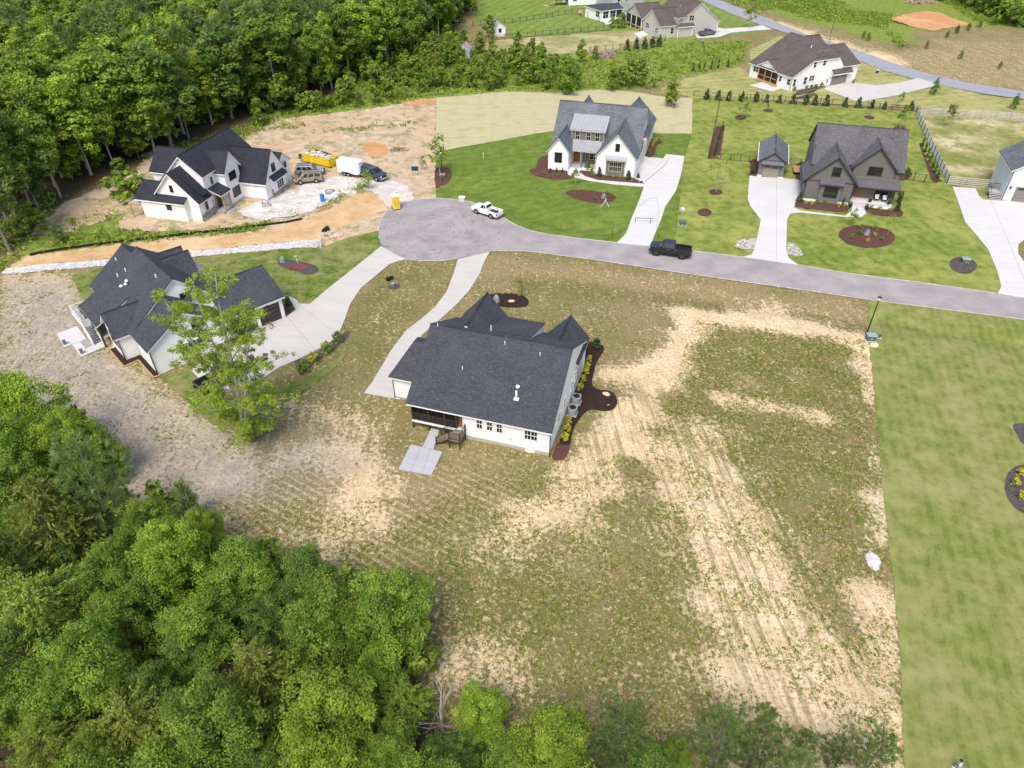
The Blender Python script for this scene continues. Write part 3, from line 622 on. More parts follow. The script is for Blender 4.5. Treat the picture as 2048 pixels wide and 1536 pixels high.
    weed = np.maximum(weed, inside([(1480, 0), (1600, 45), (1700, 62), (1800, 100), (1830, 60), (1960, 55), (2048, 50), (2500, 60), (2500, -90), (1400, -90)], 2.5))
    weed = np.maximum(weed, inside([(95, 432), (60, 470), (20, 540), (85, 510), (215, 490), (380, 472), (520, 461), (620, 440), (640, 424), (560, 441), (430, 461), (300, 463), (228, 456), (255, 426), (200, 446), (120, 470)], .8))
    weed = np.maximum(weed, .36 * inside([(1700, 110), (1850, 150), (2048, 184), (2300, 210), (2300, 60), (2048, 65), (1900, 75), (1830, 105)], 3)); weed = np.maximum(weed, .8 * inside([(488, 268), (550, 250), (640, 236), (720, 262), (820, 240), (840, 248), (700, 268), (560, 272)], .6))
    bare += .5 * inside([(1500, 30), (1610, 72), (1720, 110), (1850, 150), (2048, 184), (2300, 210), (2300, 150), (2048, 90), (1900, 75), (1830, 105), (1750, 95), (1620, 55)], 3) * .22
    green -= .12 * inside([(1700, 110), (1850, 150), (2048, 184), (2300, 210), (2300, 70), (2048, 70), (1900, 75), (1830, 105)], 3)
    rows = blob([(560, 990), (760, 1060)], 4.5, 1.1) + .7 * blob([(960, 990), (1080, 1050)], 3.5, 1.0)
    track = blob([(1650, 1520), (1560, 1300), (1450, 1060), (1380, 900)], 5.5, 1.3) + .7 * blob([(1150, 960), (1290, 790)], 3, 1.0)
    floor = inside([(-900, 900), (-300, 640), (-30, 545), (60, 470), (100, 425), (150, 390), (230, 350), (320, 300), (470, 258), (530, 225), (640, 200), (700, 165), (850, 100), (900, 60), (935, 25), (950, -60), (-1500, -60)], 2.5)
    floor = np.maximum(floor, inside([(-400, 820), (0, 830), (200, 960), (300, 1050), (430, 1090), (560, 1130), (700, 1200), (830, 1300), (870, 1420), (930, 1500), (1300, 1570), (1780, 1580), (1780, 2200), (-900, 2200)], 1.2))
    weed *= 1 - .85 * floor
    idx = np.arange(nx * ny).reshape(ny, nx); f = np.stack([idx[:-1, :-1], idx[:-1, 1:], idx[1:, 1:], idx[1:, :-1]], -1).reshape(-1, 4)
    me = bpy.data.meshes.new('ground'); me.vertices.add(nx * ny); me.vertices.foreach_set('co', np.stack([X, Y, Z], 1).astype(np.float32).ravel())
    me.loops.add(f.size); me.loops.foreach_set('vertex_index', f.ravel().astype(np.int32)); me.polygons.add(len(f))
    me.polygons.foreach_set('loop_start', np.arange(0, f.size, 4, dtype=np.int32)); me.polygons.foreach_set('loop_total', np.full(len(f), 4, np.int32)); me.update(calc_edges=True)
    me.polygons.foreach_set('use_smooth', np.ones(len(f), bool))
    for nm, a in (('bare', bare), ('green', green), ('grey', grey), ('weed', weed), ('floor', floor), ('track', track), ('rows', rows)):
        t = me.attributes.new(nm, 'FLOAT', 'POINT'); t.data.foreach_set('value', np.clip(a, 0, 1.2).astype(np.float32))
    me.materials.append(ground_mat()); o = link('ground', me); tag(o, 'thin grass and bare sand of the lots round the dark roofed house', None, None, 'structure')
paving('driveway', DRIVE_H1, [((905, 545), (962, 547)), ((868, 615), (915, 610)), ((830, 650), (868, 655)), ((795, 685), (830, 700)), ((760, 740), (806, 750))], M['concrete'], label='pale concrete drive curving up beside the dark roofed house')
paving('driveway', DRIVE_H2, [((718, 538), (752, 552)), ((607, 618), (676, 672)), ((574, 634), (640, 712))], M['concrete'], label='wide pale concrete drive of the house with the lone tree')
paving('driveway', DRIVE_H4, [((1262, 440), (1322, 444)), ((1280, 400), (1338, 405)), ((1290, 360), (1360, 362)), ((1330, 318), (1285, 360))], M['concrete2'], label='white concrete drive beside the white brick house')
paving('walkway', WALK_H4, [((1160, 345), (1146, 352)), ((1195, 358), (1190, 368)), ((1240, 364), (1238, 374))], M['concrete2'], .115, 'curved white front walk of the white brick house', 9)
paving('driveway', DRIVE_H5, [((1496, 398), (1612, 398)), ((1519, 456), (1574, 458)), ((1553, 352), (1553, 440)), ((1607, 372), (1607, 440)), ((1650, 420), (1650, 434))], M['concrete2'], label='white flared concrete drive and walk of the dark grey house')
paving('driveway', DRIVE_R, [((1910, 392), (2048, 408)), ((1930, 440), (2048, 452)), ((1972, 380), (2048, 560)), ((2003, 574), (2060, 580))], M['concrete2'], label='wide white concrete drive at the right edge of the photo')
paving('driveway', DRIVE_D, [((1716, 205), (1715, 167)), ((1800, 190), (1800, 166))], M['concrete'], label='pale concrete drive before the taupe double garage door')
paving('driveway', DRIVE_G, [((1450, 58), (1452, 70))], M['concrete2'], label='far white concrete drive with a parked pickup')
paving('patio', PATIO_A, [], M['concrete2'], .11, 'pale concrete patio at the foot of the deck stairs', 9, 'slab', [[(114, 669), (155, 653), (173, 678), (161, 684)], [(114.4, 669.5), (161, 684.3), (145, 690), (129, 696)], [(161, 685), (171.6, 699), (163, 715), (145, 690.6)], [(172, 699), (205, 683), (212, 694), (164, 715)]])
paving('patio', [(797, 940), (822, 890), (885, 905), (863, 952)], [((841, 894), (822, 945)), ((862, 899), (843, 949)), ((810, 914), (876, 928))], M['patio_grey'], .10, 'grey slab patio of six squares behind the dark roofed house', 9)
paving('walkway', [(845, 895), (858, 868), (862, 857), (878, 862), (875, 874), (867, 900)], [((857, 870), (877, 874))], M['patio_grey'], .10, 'short concrete walk from the porch steps to the square patio', 9)
paving('patio', [(1500, 172), (1523, 165), (1563, 177), (1544, 184)], [], M['concrete2'], .10, 'white patio slab behind the brown roofed house', 9)
paving('patio', [(1267, 68), (1285, 62), (1297, 70), (1280, 77)], [], M['concrete2'], .10, 'small pale slab under the grey house porch stairs', 9)
paving('patio', [(1196, 34), (1206, 26), (1222, 34), (1230, 46), (1212, 50)], [], M['concrete2'], .10, 'far pale patio beside the white sunroom', 9)
paving('driveway', [(1165, 8), (1200, 4), (1250, 2), (1248, -20), (1165, -20)], [], M['concrete2'], .10, 'far pale drive by the white house at the top edge', 8)
for s_ in SHEETS: build_sheet(s_)
build_ground()

def edge_line(px, name='kerb_edge', w=.14, z=.098):
    pts = [Vector(p) for p in GP(px)]; mb = MB()
    for a, b in zip(pts[:-1], pts[1:]):
        d = (b - a).normalized(); n = Vector((-d.y, d.x)) * w / 2; mb.prism([(*(a - n), z - .02), (*(b - n), z - .02), (*(b + n), z - .02), (*(a + n), z - .02)], (0, 0, .024))
    o = mb.build(name, M['edge']); tag(o, 'thin pale edge of the asphalt street', None, None, 'structure')
M['edge'] = plain('pale_road_edge', (.50, .45, .38), .9, .25, 1.2)
edge_line([(757,462),(759,445),(768,428),(783,413),(800,405),(838,399),(872,397),(905,399),(940,404),(972,415),(1000,432),(1030,450),(1060,462),(1100,470),(1180,480),(1233,486)]); edge_line([(1303,493),(1330,496),(1485,515)]); edge_line([(1597,531),(1700,548),(1850,567),(1990,587)]); edge_line([(2400,688),(2048,640),(1900,621),(1737,600),(1600,580),(1400,552),(1200,522),(1100,509),(1050,503),(985,503)]); edge_line([(915,518),(880,523),(840,523),(813,519)])
# ------------------------------------------------------------------ houses
class House:
    def __init__(s, name, label, cat, org, deg, wall, roof, trim='white', base='foundation', group=None):
        s.root = empty(name, (org[0], org[1], 0), math.radians(deg), label, cat, group)
        s.mats = dict(wall=wall, roof=roof, fascia=trim, foundation=base, ridge_cap=roof); s.mb = {}
    def m(s, part, mat=None):
        if mat: s.mats.setdefault(part, mat)
        return s.mb.setdefault(part, MB())
    def roofplane(s, pts, part='roof', t=.10, f=.22):
        s.m(part).slab(pts, 0, t, uv=True)
        c = sum((Vector(p) for p in pts), Vector()) / len(pts)
        s.m('fascia').slab([Vector(p) + (c - Vector(p)).normalized() * .05 for p in pts], t + .002, t + f)
    def gable(s, ax, r0, r1, c0, c1, ze0, ze1, cr, zr, ov=.35, o0=.35, o1=.35, zb=0.0, walls=True, planes=(1, 1), part='roof', wall='wall', hip0=0, hip1=0, cap=True):
        """ridge along ax; walls r0..r1 along it, c0..c1 across; eave heights at the wall lines; hips pull the ridge in"""
        P = (lambda r, c, z: (r, c, z)) if ax == 'x' else (lambda r, c, z: (c, r, z))
        k0 = (zr - ze0) / (cr - c0); k1 = (zr - ze1) / (c1 - cr)
        a0, a1 = r0 - o0, r1 + o1; e0 = (c0 - ov, ze0 - k0 * ov); e1 = (c1 + ov, ze1 - k1 * ov)
        R0, R1 = a0 + hip0, a1 - hip1
        pl = []
        if planes[0]: pl.append([P(a0, *e0), P(a1, *e0), P(R1, cr, zr), P(R0, cr, zr)])
        if planes[1]: pl.append([P(a1, *e1), P(a0, *e1), P(R0, cr, zr), P(R1, cr, zr)])
        if hip0: pl.append([P(a0, *e1), P(a0, *e0), P(R0, cr, zr)])
        if hip1: pl.append([P(a1, *e0), P(a1, *e1), P(R1, cr, zr)])
        for q in pl: s.roofplane(q if ax == 'x' else q[::-1], part)
        if cap:
            A, B = Vector(P(R0, cr, zr)), Vector(P(R1, cr, zr)); d = (B - A).normalized(); w = Vector((-d.y, d.x, 0)) * .14
            s.m('ridge_cap').prism([A - w + Vector((0, 0, -.05)), A + Vector((0, 0, .05)), A + w + Vector((0, 0, -.05))], B - A)
        if walls:
            D = .22
            if hip0 or hip1: sec = [(c0, zb), (c1, zb), (c1, ze1 - D), (c0, ze0 - D)]
            else: sec = [(c0, zb), (c1, zb), (c1, ze1 - D), (cr, zr - D), (c0, ze0 - D)]
            A = [P(r0, c, z) for c, z in sec]; off = Vector(P(r1, 0, 0)) - Vector(P(r0, 0, 0)); s.m(wall).prism(A, off)
    def box(s, part, mat, *b):
        if part in ('wall', 'foundation'): s.m(part, mat).box(*b); return
        if mat: s.mats.setdefault(part, mat)
        MB().box(*b).build(part, M[s.mats[part]], s.root)
    def window(s, axn, val, out, a0, a1, z0, z1, nx=1, nz=2, frame='white', bars=True, gx=0, name='window', t=.08):
        """framed window on the wall plane local axn = val, facing out (+1/-1); nx sashes side by side, nz panes high"""
        mb = MB(); pv = MB()
        def bx(m, p0, p1, q0, q1, d0, d1):
            lo, hi = sorted((val + out * d0, val + out * d1))
            m.box(p0, p1, lo, hi, q0, q1) if axn == 'y' else m.box(lo, hi, p0, p1, q0, q1)
        if a1 < a0: a0, a1 = a1, a0
        bx(mb, a0, a1, z0, z0 + t, .0, .07); bx(mb, a0, a1, z1 - t, z1, .0, .07)
        for i in range(nx + 1):
            x = a0 + (a1 - a0) * i / nx; w = t if i in (0, nx) else t * .8
            x0 = min(max(x - w / 2, a0), a1 - w); bx(mb, x0, x0 + w, z0 + t, z1 - t, .0, .07)
        for j in range(1, nz): zz = z0 + (z1 - z0) * j / nz; bx(mb, a0 + t, a1 - t, zz - t * .35, zz + t * .35, .004, .06)
        for i in range(nx):
            for g in range(gx):
                x = a0 + (a1 - a0) * (i + (g + 1) / (gx + 1)) / nx; bx(mb, x - .018, x + .018, z0 + t, z1 - t, .006, .05)
        o = mb.build(name, M[frame], s.root)
        for i in range(nx):
            pv = MB(); w = (a1 - a0) / nx; bx(pv, a0 + w * i + .03, a0 + w * (i + 1) - .03, z0 + .04, z1 - .04, .002, .03); pv.build('pane', M['glass'], o)
        return o
    def pipe(s, pts, r=.05, mat='dark_trim', part='downpipe'): MB().path(pts, r).build(part, M[mat], s.root)
    def vent(s, x, y, z, h=.45, r=.07, mat='white'):
        MB().tube((x, y, z - .3), (x, y, z + h), r, r, 8).build('vent_pipe', M[mat], s.root)
    def seams(s, top, n, mat, part='roof_seam'):
        """standing seams running from the first edge to the opposite edge of a quad"""
        a, b, c, d = [Vector(p) for p in top]
        for i in range(n + 1):
            t = i / n; p, q = a.lerp(b, t), d.lerp(c, t); w = (b - a).normalized() * .035
            s.m(part, mat).prism([p - w, p + w, p + w + Vector((0, 0, .06)), p - w + Vector((0, 0, .06))], q - p)
    def metal(s, top, n, mat, part, fascia=True):
        s.mats.setdefault(part, mat); s.m(part, mat).slab(top, 0, .07)
        if fascia: s.m('fascia').slab([Vector(p) for p in top], .072, .24)
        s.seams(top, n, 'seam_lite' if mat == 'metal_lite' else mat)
    def done(s):
        for k_, mb in s.mb.items():
            if mb.f:
                o = mb.build(k_, M[s.mats[k_]] if isinstance(s.mats[k_], str) else s.mats[k_], s.root)
                if k_ == 'roof_seam': o['kind'] = 'stuff'
        return s.root
def garage_door(h, axn, val, out, a0, a1, z0, z1, mat, panels=4, lites=True):
    root = MB(); lo, hi = sorted((val + out * .0, val + out * .03))
    root.box(a0, a1, lo, hi, z0, z1) if axn == 'y' else root.box(lo, hi, a0, a1, z0, z1)
    o = root.build('garage_door', M['dark_trim'], h.root)
    lo, hi = sorted((val + out * .031, val + out * .06))
    for j in range(panels):
        p = MB(); q0 = z0 + (z1 - z0) * j / panels + .015; q1 = z0 + (z1 - z0) * (j + 1) / panels - .015
        p.box(a0 + .03, a1 - .03, lo, hi, q0, q1) if axn == 'y' else p.box(lo, hi, a0 + .03, a1 - .03, q0, q1)
        p.build('panel', M[mat], o)
    if lites:
        q0 = z0 + (z1 - z0) * (panels - 1) / panels + .12; q1 = z1 - .12; lo, hi = sorted((val + out * .061, val + out * .075))
        for f0, f1 in ((.08, .45), (.55, .92)):
            p = MB(); x0, x1 = a0 + (a1 - a0) * f0, a0 + (a1 - a0) * f1
            p.box(x0, x1, lo, hi, q0, q1) if axn == 'y' else p.box(lo, hi, x0, x1, q0, q1); p.build('pane', M['glass'], o)
    return o

M['landing_wood'] = plain('landing_wood', (.20, .155, .115), .8, .2, 3)
# ---- 1: the dark roofed white house in the middle (origin: rear right corner; x along the rear wall, y to the street)
h = House('white_house', 'white sided house with large plain dark roof and screened rear porch in the centre', 'house', G(1098, 912.7), -17.5, 'white_lap', 'sh_black')
h.m('wall').prism([(0, 0, .45), (0, 14.0, .45), (0, 14.0, 4.35), (0, 7.0, 7.9), (0, 0, 3.42)], (-8.9, 0, 0))
h.m('wall').prism([(-8.9, 2.9, .45), (-8.9, 14.0, .45), (-8.9, 14.0, 4.35), (-8.9, 7.0, 7.9), (-8.9, 2.9, 5.2)], (-5.4, 0, 0))
h.box('foundation', None, -8.88, -.02, .02, 13.9, -.4, .45)
h.box('foundation', None, -14.2, -8.9, 2.95, 13.9, -.4, .45)
h.roofplane([(-14.75, -.38, 3.4), (.3, -.38, 3.4), (.3, 7.0, 8.2), (-14.75, 7.0, 8.2)])
h.roofplane([(.3, 14.3, 4.5), (-14.75, 14.3, 4.5), (-14.75, 7.0, 8.2), (.3, 7.0, 8.2)])
h.m('ridge_cap').prism([(-14.75, 6.86, 8.16), (-14.75, 7, 8.26), (-14.75, 7.14, 8.16)], (15.05, 0, 0))
h.gable('y', 8.2, 14.7, -13.9, -9.0, 5.1, 5.3, -11.35, 7.95, ov=.3, o0=0, o1=.35)
h.gable('y', 10.2, 15.3, -4.1, .0, 4.05, 4.2, -1.95, 6.45, ov=.3, o0=0, o1=.35)
h.roofplane([(-4.45, 14.25, 5.75), (-9.1, 14.25, 5.75), (-9.1, 8.4, 7.62), (-4.45, 8.4, 7.62)])
h.m('wall').box(-9.0, -4.55, 13.4, 13.6, 4.3, 5.6)
h.m('wall').prism([(-4.55, 9.2, 7.0), (-4.55, 13.6, 4.6), (-4.55, 13.6, 5.6), (-4.55, 9.2, 7.15)], (-.12, 0, 0))
# garage wing with a hip to the back
h.box('wall', None, -18.05, -14.0, 3.75, 10.8, .3, 3.1); h.box('foundation', None, -18.02, -14.0, 3.78, 10.7, -.4, .3)
h.roofplane([(-18.4, 3.35, 3.15), (-13.6, 3.35, 3.15), (-13.6, 7.2, 5.35), (-17.0, 7.2, 5.35)])
h.roofplane([(-18.4, 11.1, 3.15), (-18.4, 3.35, 3.15), (-17.0, 7.2, 5.35)])
h.roofplane([(-13.6, 11.1, 3.15), (-18.4, 11.1, 3.15), (-17.0, 7.2, 5.35), (-13.6, 7.2, 5.35)])
h.pipe([(-18.1, 3.7, 3.0), (-18.1, 3.7, .05)]); h.pipe([(.06, -.06, 3.1), (.06, -.06, .05)], .06); h.pipe([(-8.8, -.07, 3.1), (-8.8, -.07, .6)], .045, 'white', 'corner_pipe')
# rear porch: deck, posts, screens
h.box('porch_floor', 'deck', -14.3, -8.95, .05, 2.9, .95, 1.08); h.box('porch_beam', 'white', -14.4, -8.95, -.06, .05, .82, 1.1); h.box('porch_beam', None, -14.42, -14.3, .05, 2.9, .82, 1.1)
for x in (-14.3, -12.55, -10.8, -9.55): h.box('porch_post', 'brown_paint', x - .07, x + .07, -.05, .09, 1.1, 3.3)
for x in (-14.3, -12.55, -10.8): h.box('porch_post', None, x - .08, x + .08, -.02, .12, -.3, .82)
for z in (1.14, 2.0, 3.2): h.box('porch_rail', 'brown_paint', -14.3, -9.55, -.03, .05, z - .04, z + .04)
for x in (-13.9, -13.4, -12.9, -12.1, -11.6, -11.1): h.box('porch_rail', None, x - .015, x + .015, -.01, .03, 1.18, 1.96)
for x0, x1 in ((-14.22, -12.62), (-12.48, -10.87), (-10.73, -9.62)):
    MB().box(x0, x1, .0, .015, 2.04, 3.16).build('screen_panel', M['screen_mesh'] if 'screen_mesh' in M else M['screen'], h.root)
    MB().box(x0, x1, .0, .015, 1.18, 1.96).build('screen_panel', M['screen'], h.root)
MB().box(-14.31, -14.295, .1, 2.88, 1.1, 3.3).build('screen_panel', M['screen'], h.root)
MB().box(-9.5, -9.0, .35, .4, 1.1, 3.15).build('door', M['door_wood'], h.root)
# landing and steps
h.box('landing', 'landing_wood', -9.75, -8.55, -1.75, -.08, .93, 1.05)
for x, y in ((-8.6, -1.7), (-9.7, -1.7), (-8.6, -.15)): h.box('landing_post', 'brown_paint', x - .05, x + .05, y - .05, y + .05, -.2, 2.0)
for p, q in (((-8.6, -1.7), (-8.6, -.15)), ((-9.7, -1.7), (-8.6, -1.7))):
    for z in (1.2, 1.95): h.m('railing', 'brown_paint').tube((*p, z), (*q, z), .035, n=4)
    for i in range(9):
        t = (i + .5) / 9; x, y = p[0] + (q[0] - p[0]) * t, p[1] + (q[1] - p[1]) * t; h.m('railing').tube((x, y, 1.2), (x, y, 1.95), .012, n=4)
for i in range(5): MB().box(-9.8 - .26 * (i + 1), -9.78 - .26 * i, -1.65, -.45, .9 - .18 * i - .05, .9 - .18 * i).build('stair_tread', M['landing_wood'], h.root)
for y in (-1.7, -.4):
    h.m('railing').tube((-9.75, y, 1.9), (-11.1, y, .95), .035, n=4); h.m('railing').tube((-9.75, y, 1.0), (-11.1, y, .1), .05, n=4); h.box('landing_post', None, -11.15, -11.05, y - .05, y + .05, -.1, 1.0)
    for i in range(7): x = -9.9 - .17 * i; h.m('railing').tube((x, y, .9 - .12 * i), (x, y, 1.82 - .12 * i), .012, n=4)
for a, b in ((-7.42, -6.8), (-6.36, -5.76), (-5.36, -4.76)): h.window('y', 0, -1, a - .04, b + .04, 1.7, 2.98, 1, 2, gx=1)
h.window('y', 0, -1, -2.55, -1.18, 1.62, 2.86, 2, 2, gx=1)
MB().box(-2.42, -1.45, -.05, .0, -.02, 1.0).build('crawl_door', M['white'], h.root)
MB().box(-4.0, -3.85, -.03, 0, 1.05, 1.2).build('wall_outlet', M['gdoor'], h.root)
for y, z0, z1 in ((10.4, 1.7, 3.0), (8.7, 1.6, 2.9), (5.6, 1.7, 3.0), (3.3, 1.7, 2.9)): h.window('x', 0, 1, y - .45, y + .45, z0, z1, 1, 2)
for x, y in ((-8.35, 7.9 - .4), (-13.9, 6.85), (-6.5, 6.3), (-2.75, 5.9), (-10.0, 3.45)): h.vent(x, y, 3.65 + .65 * y, .35, .05)
h.vent(-4.0, 2.1, 5.0, .55, .12); MB().dome((-4.05, 2.75, 5.6), (.22, .22), .2, 10, 3).build('vent_cap', M['white'], h.root); MB().tube((-4.05, 2.75, 5.0), (-4.05, 2.75, 5.62), .08).build('vent_pipe', M['white'], h.root); MB().cbox((-3.9, 1.75, 4.87), (.5, .35, .12)).build('vent_base', M['white'], h.root)
garage_door(h, 'y', 10.8, 1, -17.6, -14.9, .1, 2.4, 'gdoor_dark')
h.done(); H1 = h

# ---- 2: left neighbour with the lone tree (origin: near corner)
h = House('white_house', 'white house with dark hipped and gabled roof, rear deck stairs, partly behind the lone tree', 'house', G(140 + 970 / 5.4867, 480 + 1480 / 5.4867), 43, 'white_lap', 'sh_black')
h.gable('y', 4.6, 15.0, 0, 10.6, 3.7, 4.2, 5.8, 8.25, ov=.4, o0=.3, o1=.0)
h.gable('y', 14.0, 18.6, .3, 10.2, 3.75, 4.0, 5.2, 7.45, ov=.4, o0=0, o1=.3)
h.roofplane([(9.8, 14.8, 4.6), (1.8, 14.8, 4.6), (5.8, 13.9, 8.2)])
h.gable('y', 0, 5.2, 0, 8.8, 3.7, 3.7, 4.4, 6.55, ov=.4, o0=.35, o1=0)
h.gable('x', -1.6, 3.6, 5.15, 9.4, 3.6, 3.6, 7.28, 5.55, ov=.3, o0=.4, o1=0)
h.roofplane([(-2.6, 9.3, 3.15), (-2.6, 15.4, 3.15), (2.4, 15.4, 5.55), (2.4, 9.3, 5.55)][::-1])
h.gable('x', 5.0, 10.0, 9.2, 13.4, 4.9, 4.9, 11.3, 7.65, ov=.3, o0=0, o1=.4)
h.gable('x', 6.5, 10.5, 13.7, 17.0, 4.6, 4.6, 15.35, 6.5, ov=.3, o0=0, o1=.4)
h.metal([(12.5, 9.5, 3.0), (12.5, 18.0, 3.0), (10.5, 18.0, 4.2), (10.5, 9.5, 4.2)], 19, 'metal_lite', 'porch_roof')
h.gable('x', 9.0, 16.4, 1.1, 9.6, 3.35, 3.35, 5.4, 5.55, ov=.4, o0=0, o1=.35)
h.gable('y', 3.4, 8.0, 6.3, 11.0, 5.2, 4.2, 8.0, 6.6, ov=.3, o0=.3, o1=0)
h.box('foundation', None, .02, 8.7, .02, 18.5, -.4, .25)
h.box('porch_floor', 'deck', -2.4, 0, 9.5, 13.0, 1.25, 1.4); h.box('deck_floor', 'deck', -3.2, -.05, 13.2, 17.8, 1.25, 1.4)
for x, y in ((-2.35, 9.6), (-2.35, 12.4), (-2.35, 15.2)): h.box('porch_post', 'brown_paint', x - .1, x + .1, y - .1, y + .1, -.3, 3.3)
for (x0, y0), (x1, y1) in (((-3.2, 13.3), (-3.2, 17.8)), ((-3.2, 17.8), (-.1, 17.8)), ((-2.3, 13.25), (-.1, 13.25))):
    for z in (1.5, 2.3): h.m('railing', 'white').tube((x0, y0, z), (x1, y1, z), .05, n=4)
    for i in range(14): t = i / 13; h.m('railing').tube((x0 + (x1 - x0) * t, y0 + (y1 - y0) * t, 1.45), (x0 + (x1 - x0) * t, y0 + (y1 - y0) * t, 2.3), .02, n=4)
    h.box('deck_beam', 'white', min(x0, x1) - .04, max(x0, x1) + .04, min(y0, y1) - .04, max(y0, y1) + .04, 1.1, 1.42)
for i in range(8): MB().box(-3.25, -2.35, 13.2 - .3 * (i + 1), 13.17 - .3 * i, 1.22 - .16 * i - .06, 1.22 - .16 * i).build('stair_tread', M['stair_grey'] if 'stair_grey' in M else M['dark_trim'], h.root)
for x in (-3.32, -2.28):
    h.m('railing').prism([(x - .04, 13.2, 1.0), (x - .04, 13.2, 1.3), (x - .04, 10.8, .1), (x - .04, 10.8, -.15)], (.08, 0, 0)); h.m('railing').tube((x, 13.2, 2.2), (x, 10.8, 1.0), .05, n=4); h.box('newel_post', 'white', x - .06, x + .06, 10.75, 10.87, -.1, 1.05)
h.box('porch_screen', 'screen', -2.3, -2.28, 9.7, 13.0, 1.4, 3.2)
h.window('x', -1.6, -1, 5.6, 8.7, .9, 3.0, 1, 1); h.window('x', -1.6, -1, 6.6, 8.0, 3.6, 4.6, 1, 1)
h.window('y', 4.6, -1, 6.0, 7.6, 4.7, 6.0, 2, 1, frame='dark_trim'); h.window('y', 0, -1, 5.0, 6.4, 3.9, 5.2, 1, 2, frame='dark_trim'); h.window('y', 0, -1, 3.0, 6.0, 1.0, 2.6, 3, 2)
h.pipe([(-.07, -.07, 3.2), (-.07, -.07, 0)], .06); h.pipe([(-1.68, 5.08, 3.2), (-1.68, 5.08, 0)], .06); h.pipe([(16.46, 1.03, 3.0), (16.46, 1.03, 0)], .06)
garage_door(h, 'y', 1.1, -1, 13.2, 15.9, .1, 2.45, 'brown_paint', 4, False)
for i in range(4): MB().box(14.5, 15.6, 1.0, 1.02, .35 + .55 * i, .68 + .55 * i).build('pane', M['glass'], h.root)
garage_door(h, 'y', 1.1, -1, 9.7, 12.4, .1, 2.45, 'brown_paint', 4, False)
h.box('wall_lamp', 'black', 14.25, 14.45, .9, 1.08, 2.55, 2.9)
for x, y, z in ((3.4, 13.6, 6.4), (2.5, 14.3, 5.7), (3.6, 17.5, 6.2), (4.9, 7.2, 7.6)): h.vent(x, y, z, .35, .08)
for x, y, z in ((2.0, 12.0, 5.35), (2.7, 11.7, 5.9), (2.4, 11.4, 5.7)): MB().dome((x, y, z + .15), (.22, .22), .2, 10, 3).build('vent_cap', M['white'], h.root)
# timber edged mulch strip
h.m('timber_edge', 'wood').path([(-2.3, 9.0, .14), (-2.3, 4.0, .14), (-.62, 4.15, .14), (-.62, -.3, .14), (.1, -.4, .14)], .1, 4)
h.box('mulch_fill', 'mulch_dark', -2.2, -1.62, 4.1, 8.6, -.05, .16); h.box('mulch_fill', None, -1.62, -.05, 4.2, 5.1, -.05, .158); h.box('mulch_fill', None, -.55, -.02, -.25, 4.2, -.05, .156)
h.done(); H2 = h

# ---- 3: unfinished house upper left (origin: right front corner)
h = House('unfinished_house', 'newly built white house with black gabled roofs on the sandy building site', 'house', G(260 + 1690 / 6.0235, 240 + 960 / 6.0235), -15, 'white_lap_new', 'sh_new', 'white')
h.gable('x', -9.5, 0, -.6, 5.4, 3.55, 3.55, 2.4, 7.6, ov=.4, o0=0, o1=.45)
h.gable('x', -9.5, -4.5, -4.2, -.2, 6.1, 6.1, -2.2, 8.6, ov=.35, o0=0, o1=.4)
h.m('wall').prism([(-13.6, -7.4, 0), (-6.1, -7.4, 0), (-6.1, -7.4, 6.1), (-9.2, -7.4, 8.95), (-13.6, -7.4, 4.85)], (0, 13.2, 0))
h.roofplane([(-14.1, -7.8, 4.5), (-9.2, -7.8, 9.2), (-9.2, 6.2, 9.2), (-14.1, 6.2, 4.5)][::-1]); h.roofplane([(-5.7, -7.8, 6.25), (-5.7, 6.2, 6.25), (-9.2, 6.2, 9.2), (-9.2, -7.8, 9.2)])
h.m('ridge_cap').prism([(-9.34, -7.8, 9.16), (-9.2, -7.8, 9.27), (-9.06, -7.8, 9.16)], (0, 14, 0))
h.m('wall').prism([(-12.6, -10.35, 0), (-5.65, -10.35, 0), (-5.65, -10.35, 3.5), (-9.5, -10.35, 7.3), (-12.6, -10.35, 4.2)], (0, 3.2, 0))
h.roofplane([(-5.15, -10.8, 3.2), (-5.15, -7.2, 3.2), (-9.5, -7.2, 7.6), (-9.5, -10.8, 7.6)]); h.roofplane([(-12.9, -7.2, 4.1), (-12.9, -10.8, 4.1), (-9.5, -10.8, 7.6), (-9.5, -7.2, 7.6)])
h.m('wall').prism([(-15.4, -11.2, 0), (-15.4, -11.2, 3.2), (-15.4, -8.2, 4.9), (-15.4, -5.4, 3.2), (-15.4, -5.4, 0)], (7.8, 0, 0))
h.roofplane([(-16.2, -11.55, 3.2), (-7.3, -11.55, 3.2), (-7.3, -9.9, 4.15), (-11.2, -9.9, 4.15), (-11.2, -8.3, 5.1), (-16.2, -8.3, 5.1)]); h.roofplane([(-11.2, -5.0, 3.2), (-16.2, -5.0, 3.2), (-16.2, -8.3, 5.1), (-11.2, -8.3, 5.1)])
h.gable('x', -16.2, -9.8, -6.0, 0.2, 5.85, 5.85, -2.9, 8.45, ov=.35, o0=.4, o1=0)
h.gable('x', -4, -.3, 4.0, 8.0, 4.2, 4.2, 6.0, 5.8, ov=.3, o0=0, o1=.3)
h.metal([(-3.85, -7.0, 3.1), (-3.85, -4.25, 3.1), (-6.0, -4.25, 4.0), (-6.0, -7.0, 4.0)], 7, 'metal_dark', 'porch_roof')
h.metal([(.75, .9, 2.75), (.75, 5.4, 2.75), (.05, 5.4, 3.55), (.05, .9, 3.55)], 8, 'metal_dark', 'awning')
h.metal([(-5.2, -9.6, 4.0), (-5.2, -8.0, 4.0), (-8.6, -8.0, 6.95), (-8.6, -9.6, 6.95)], 4, 'metal_dark', 'dormer_roof', False)
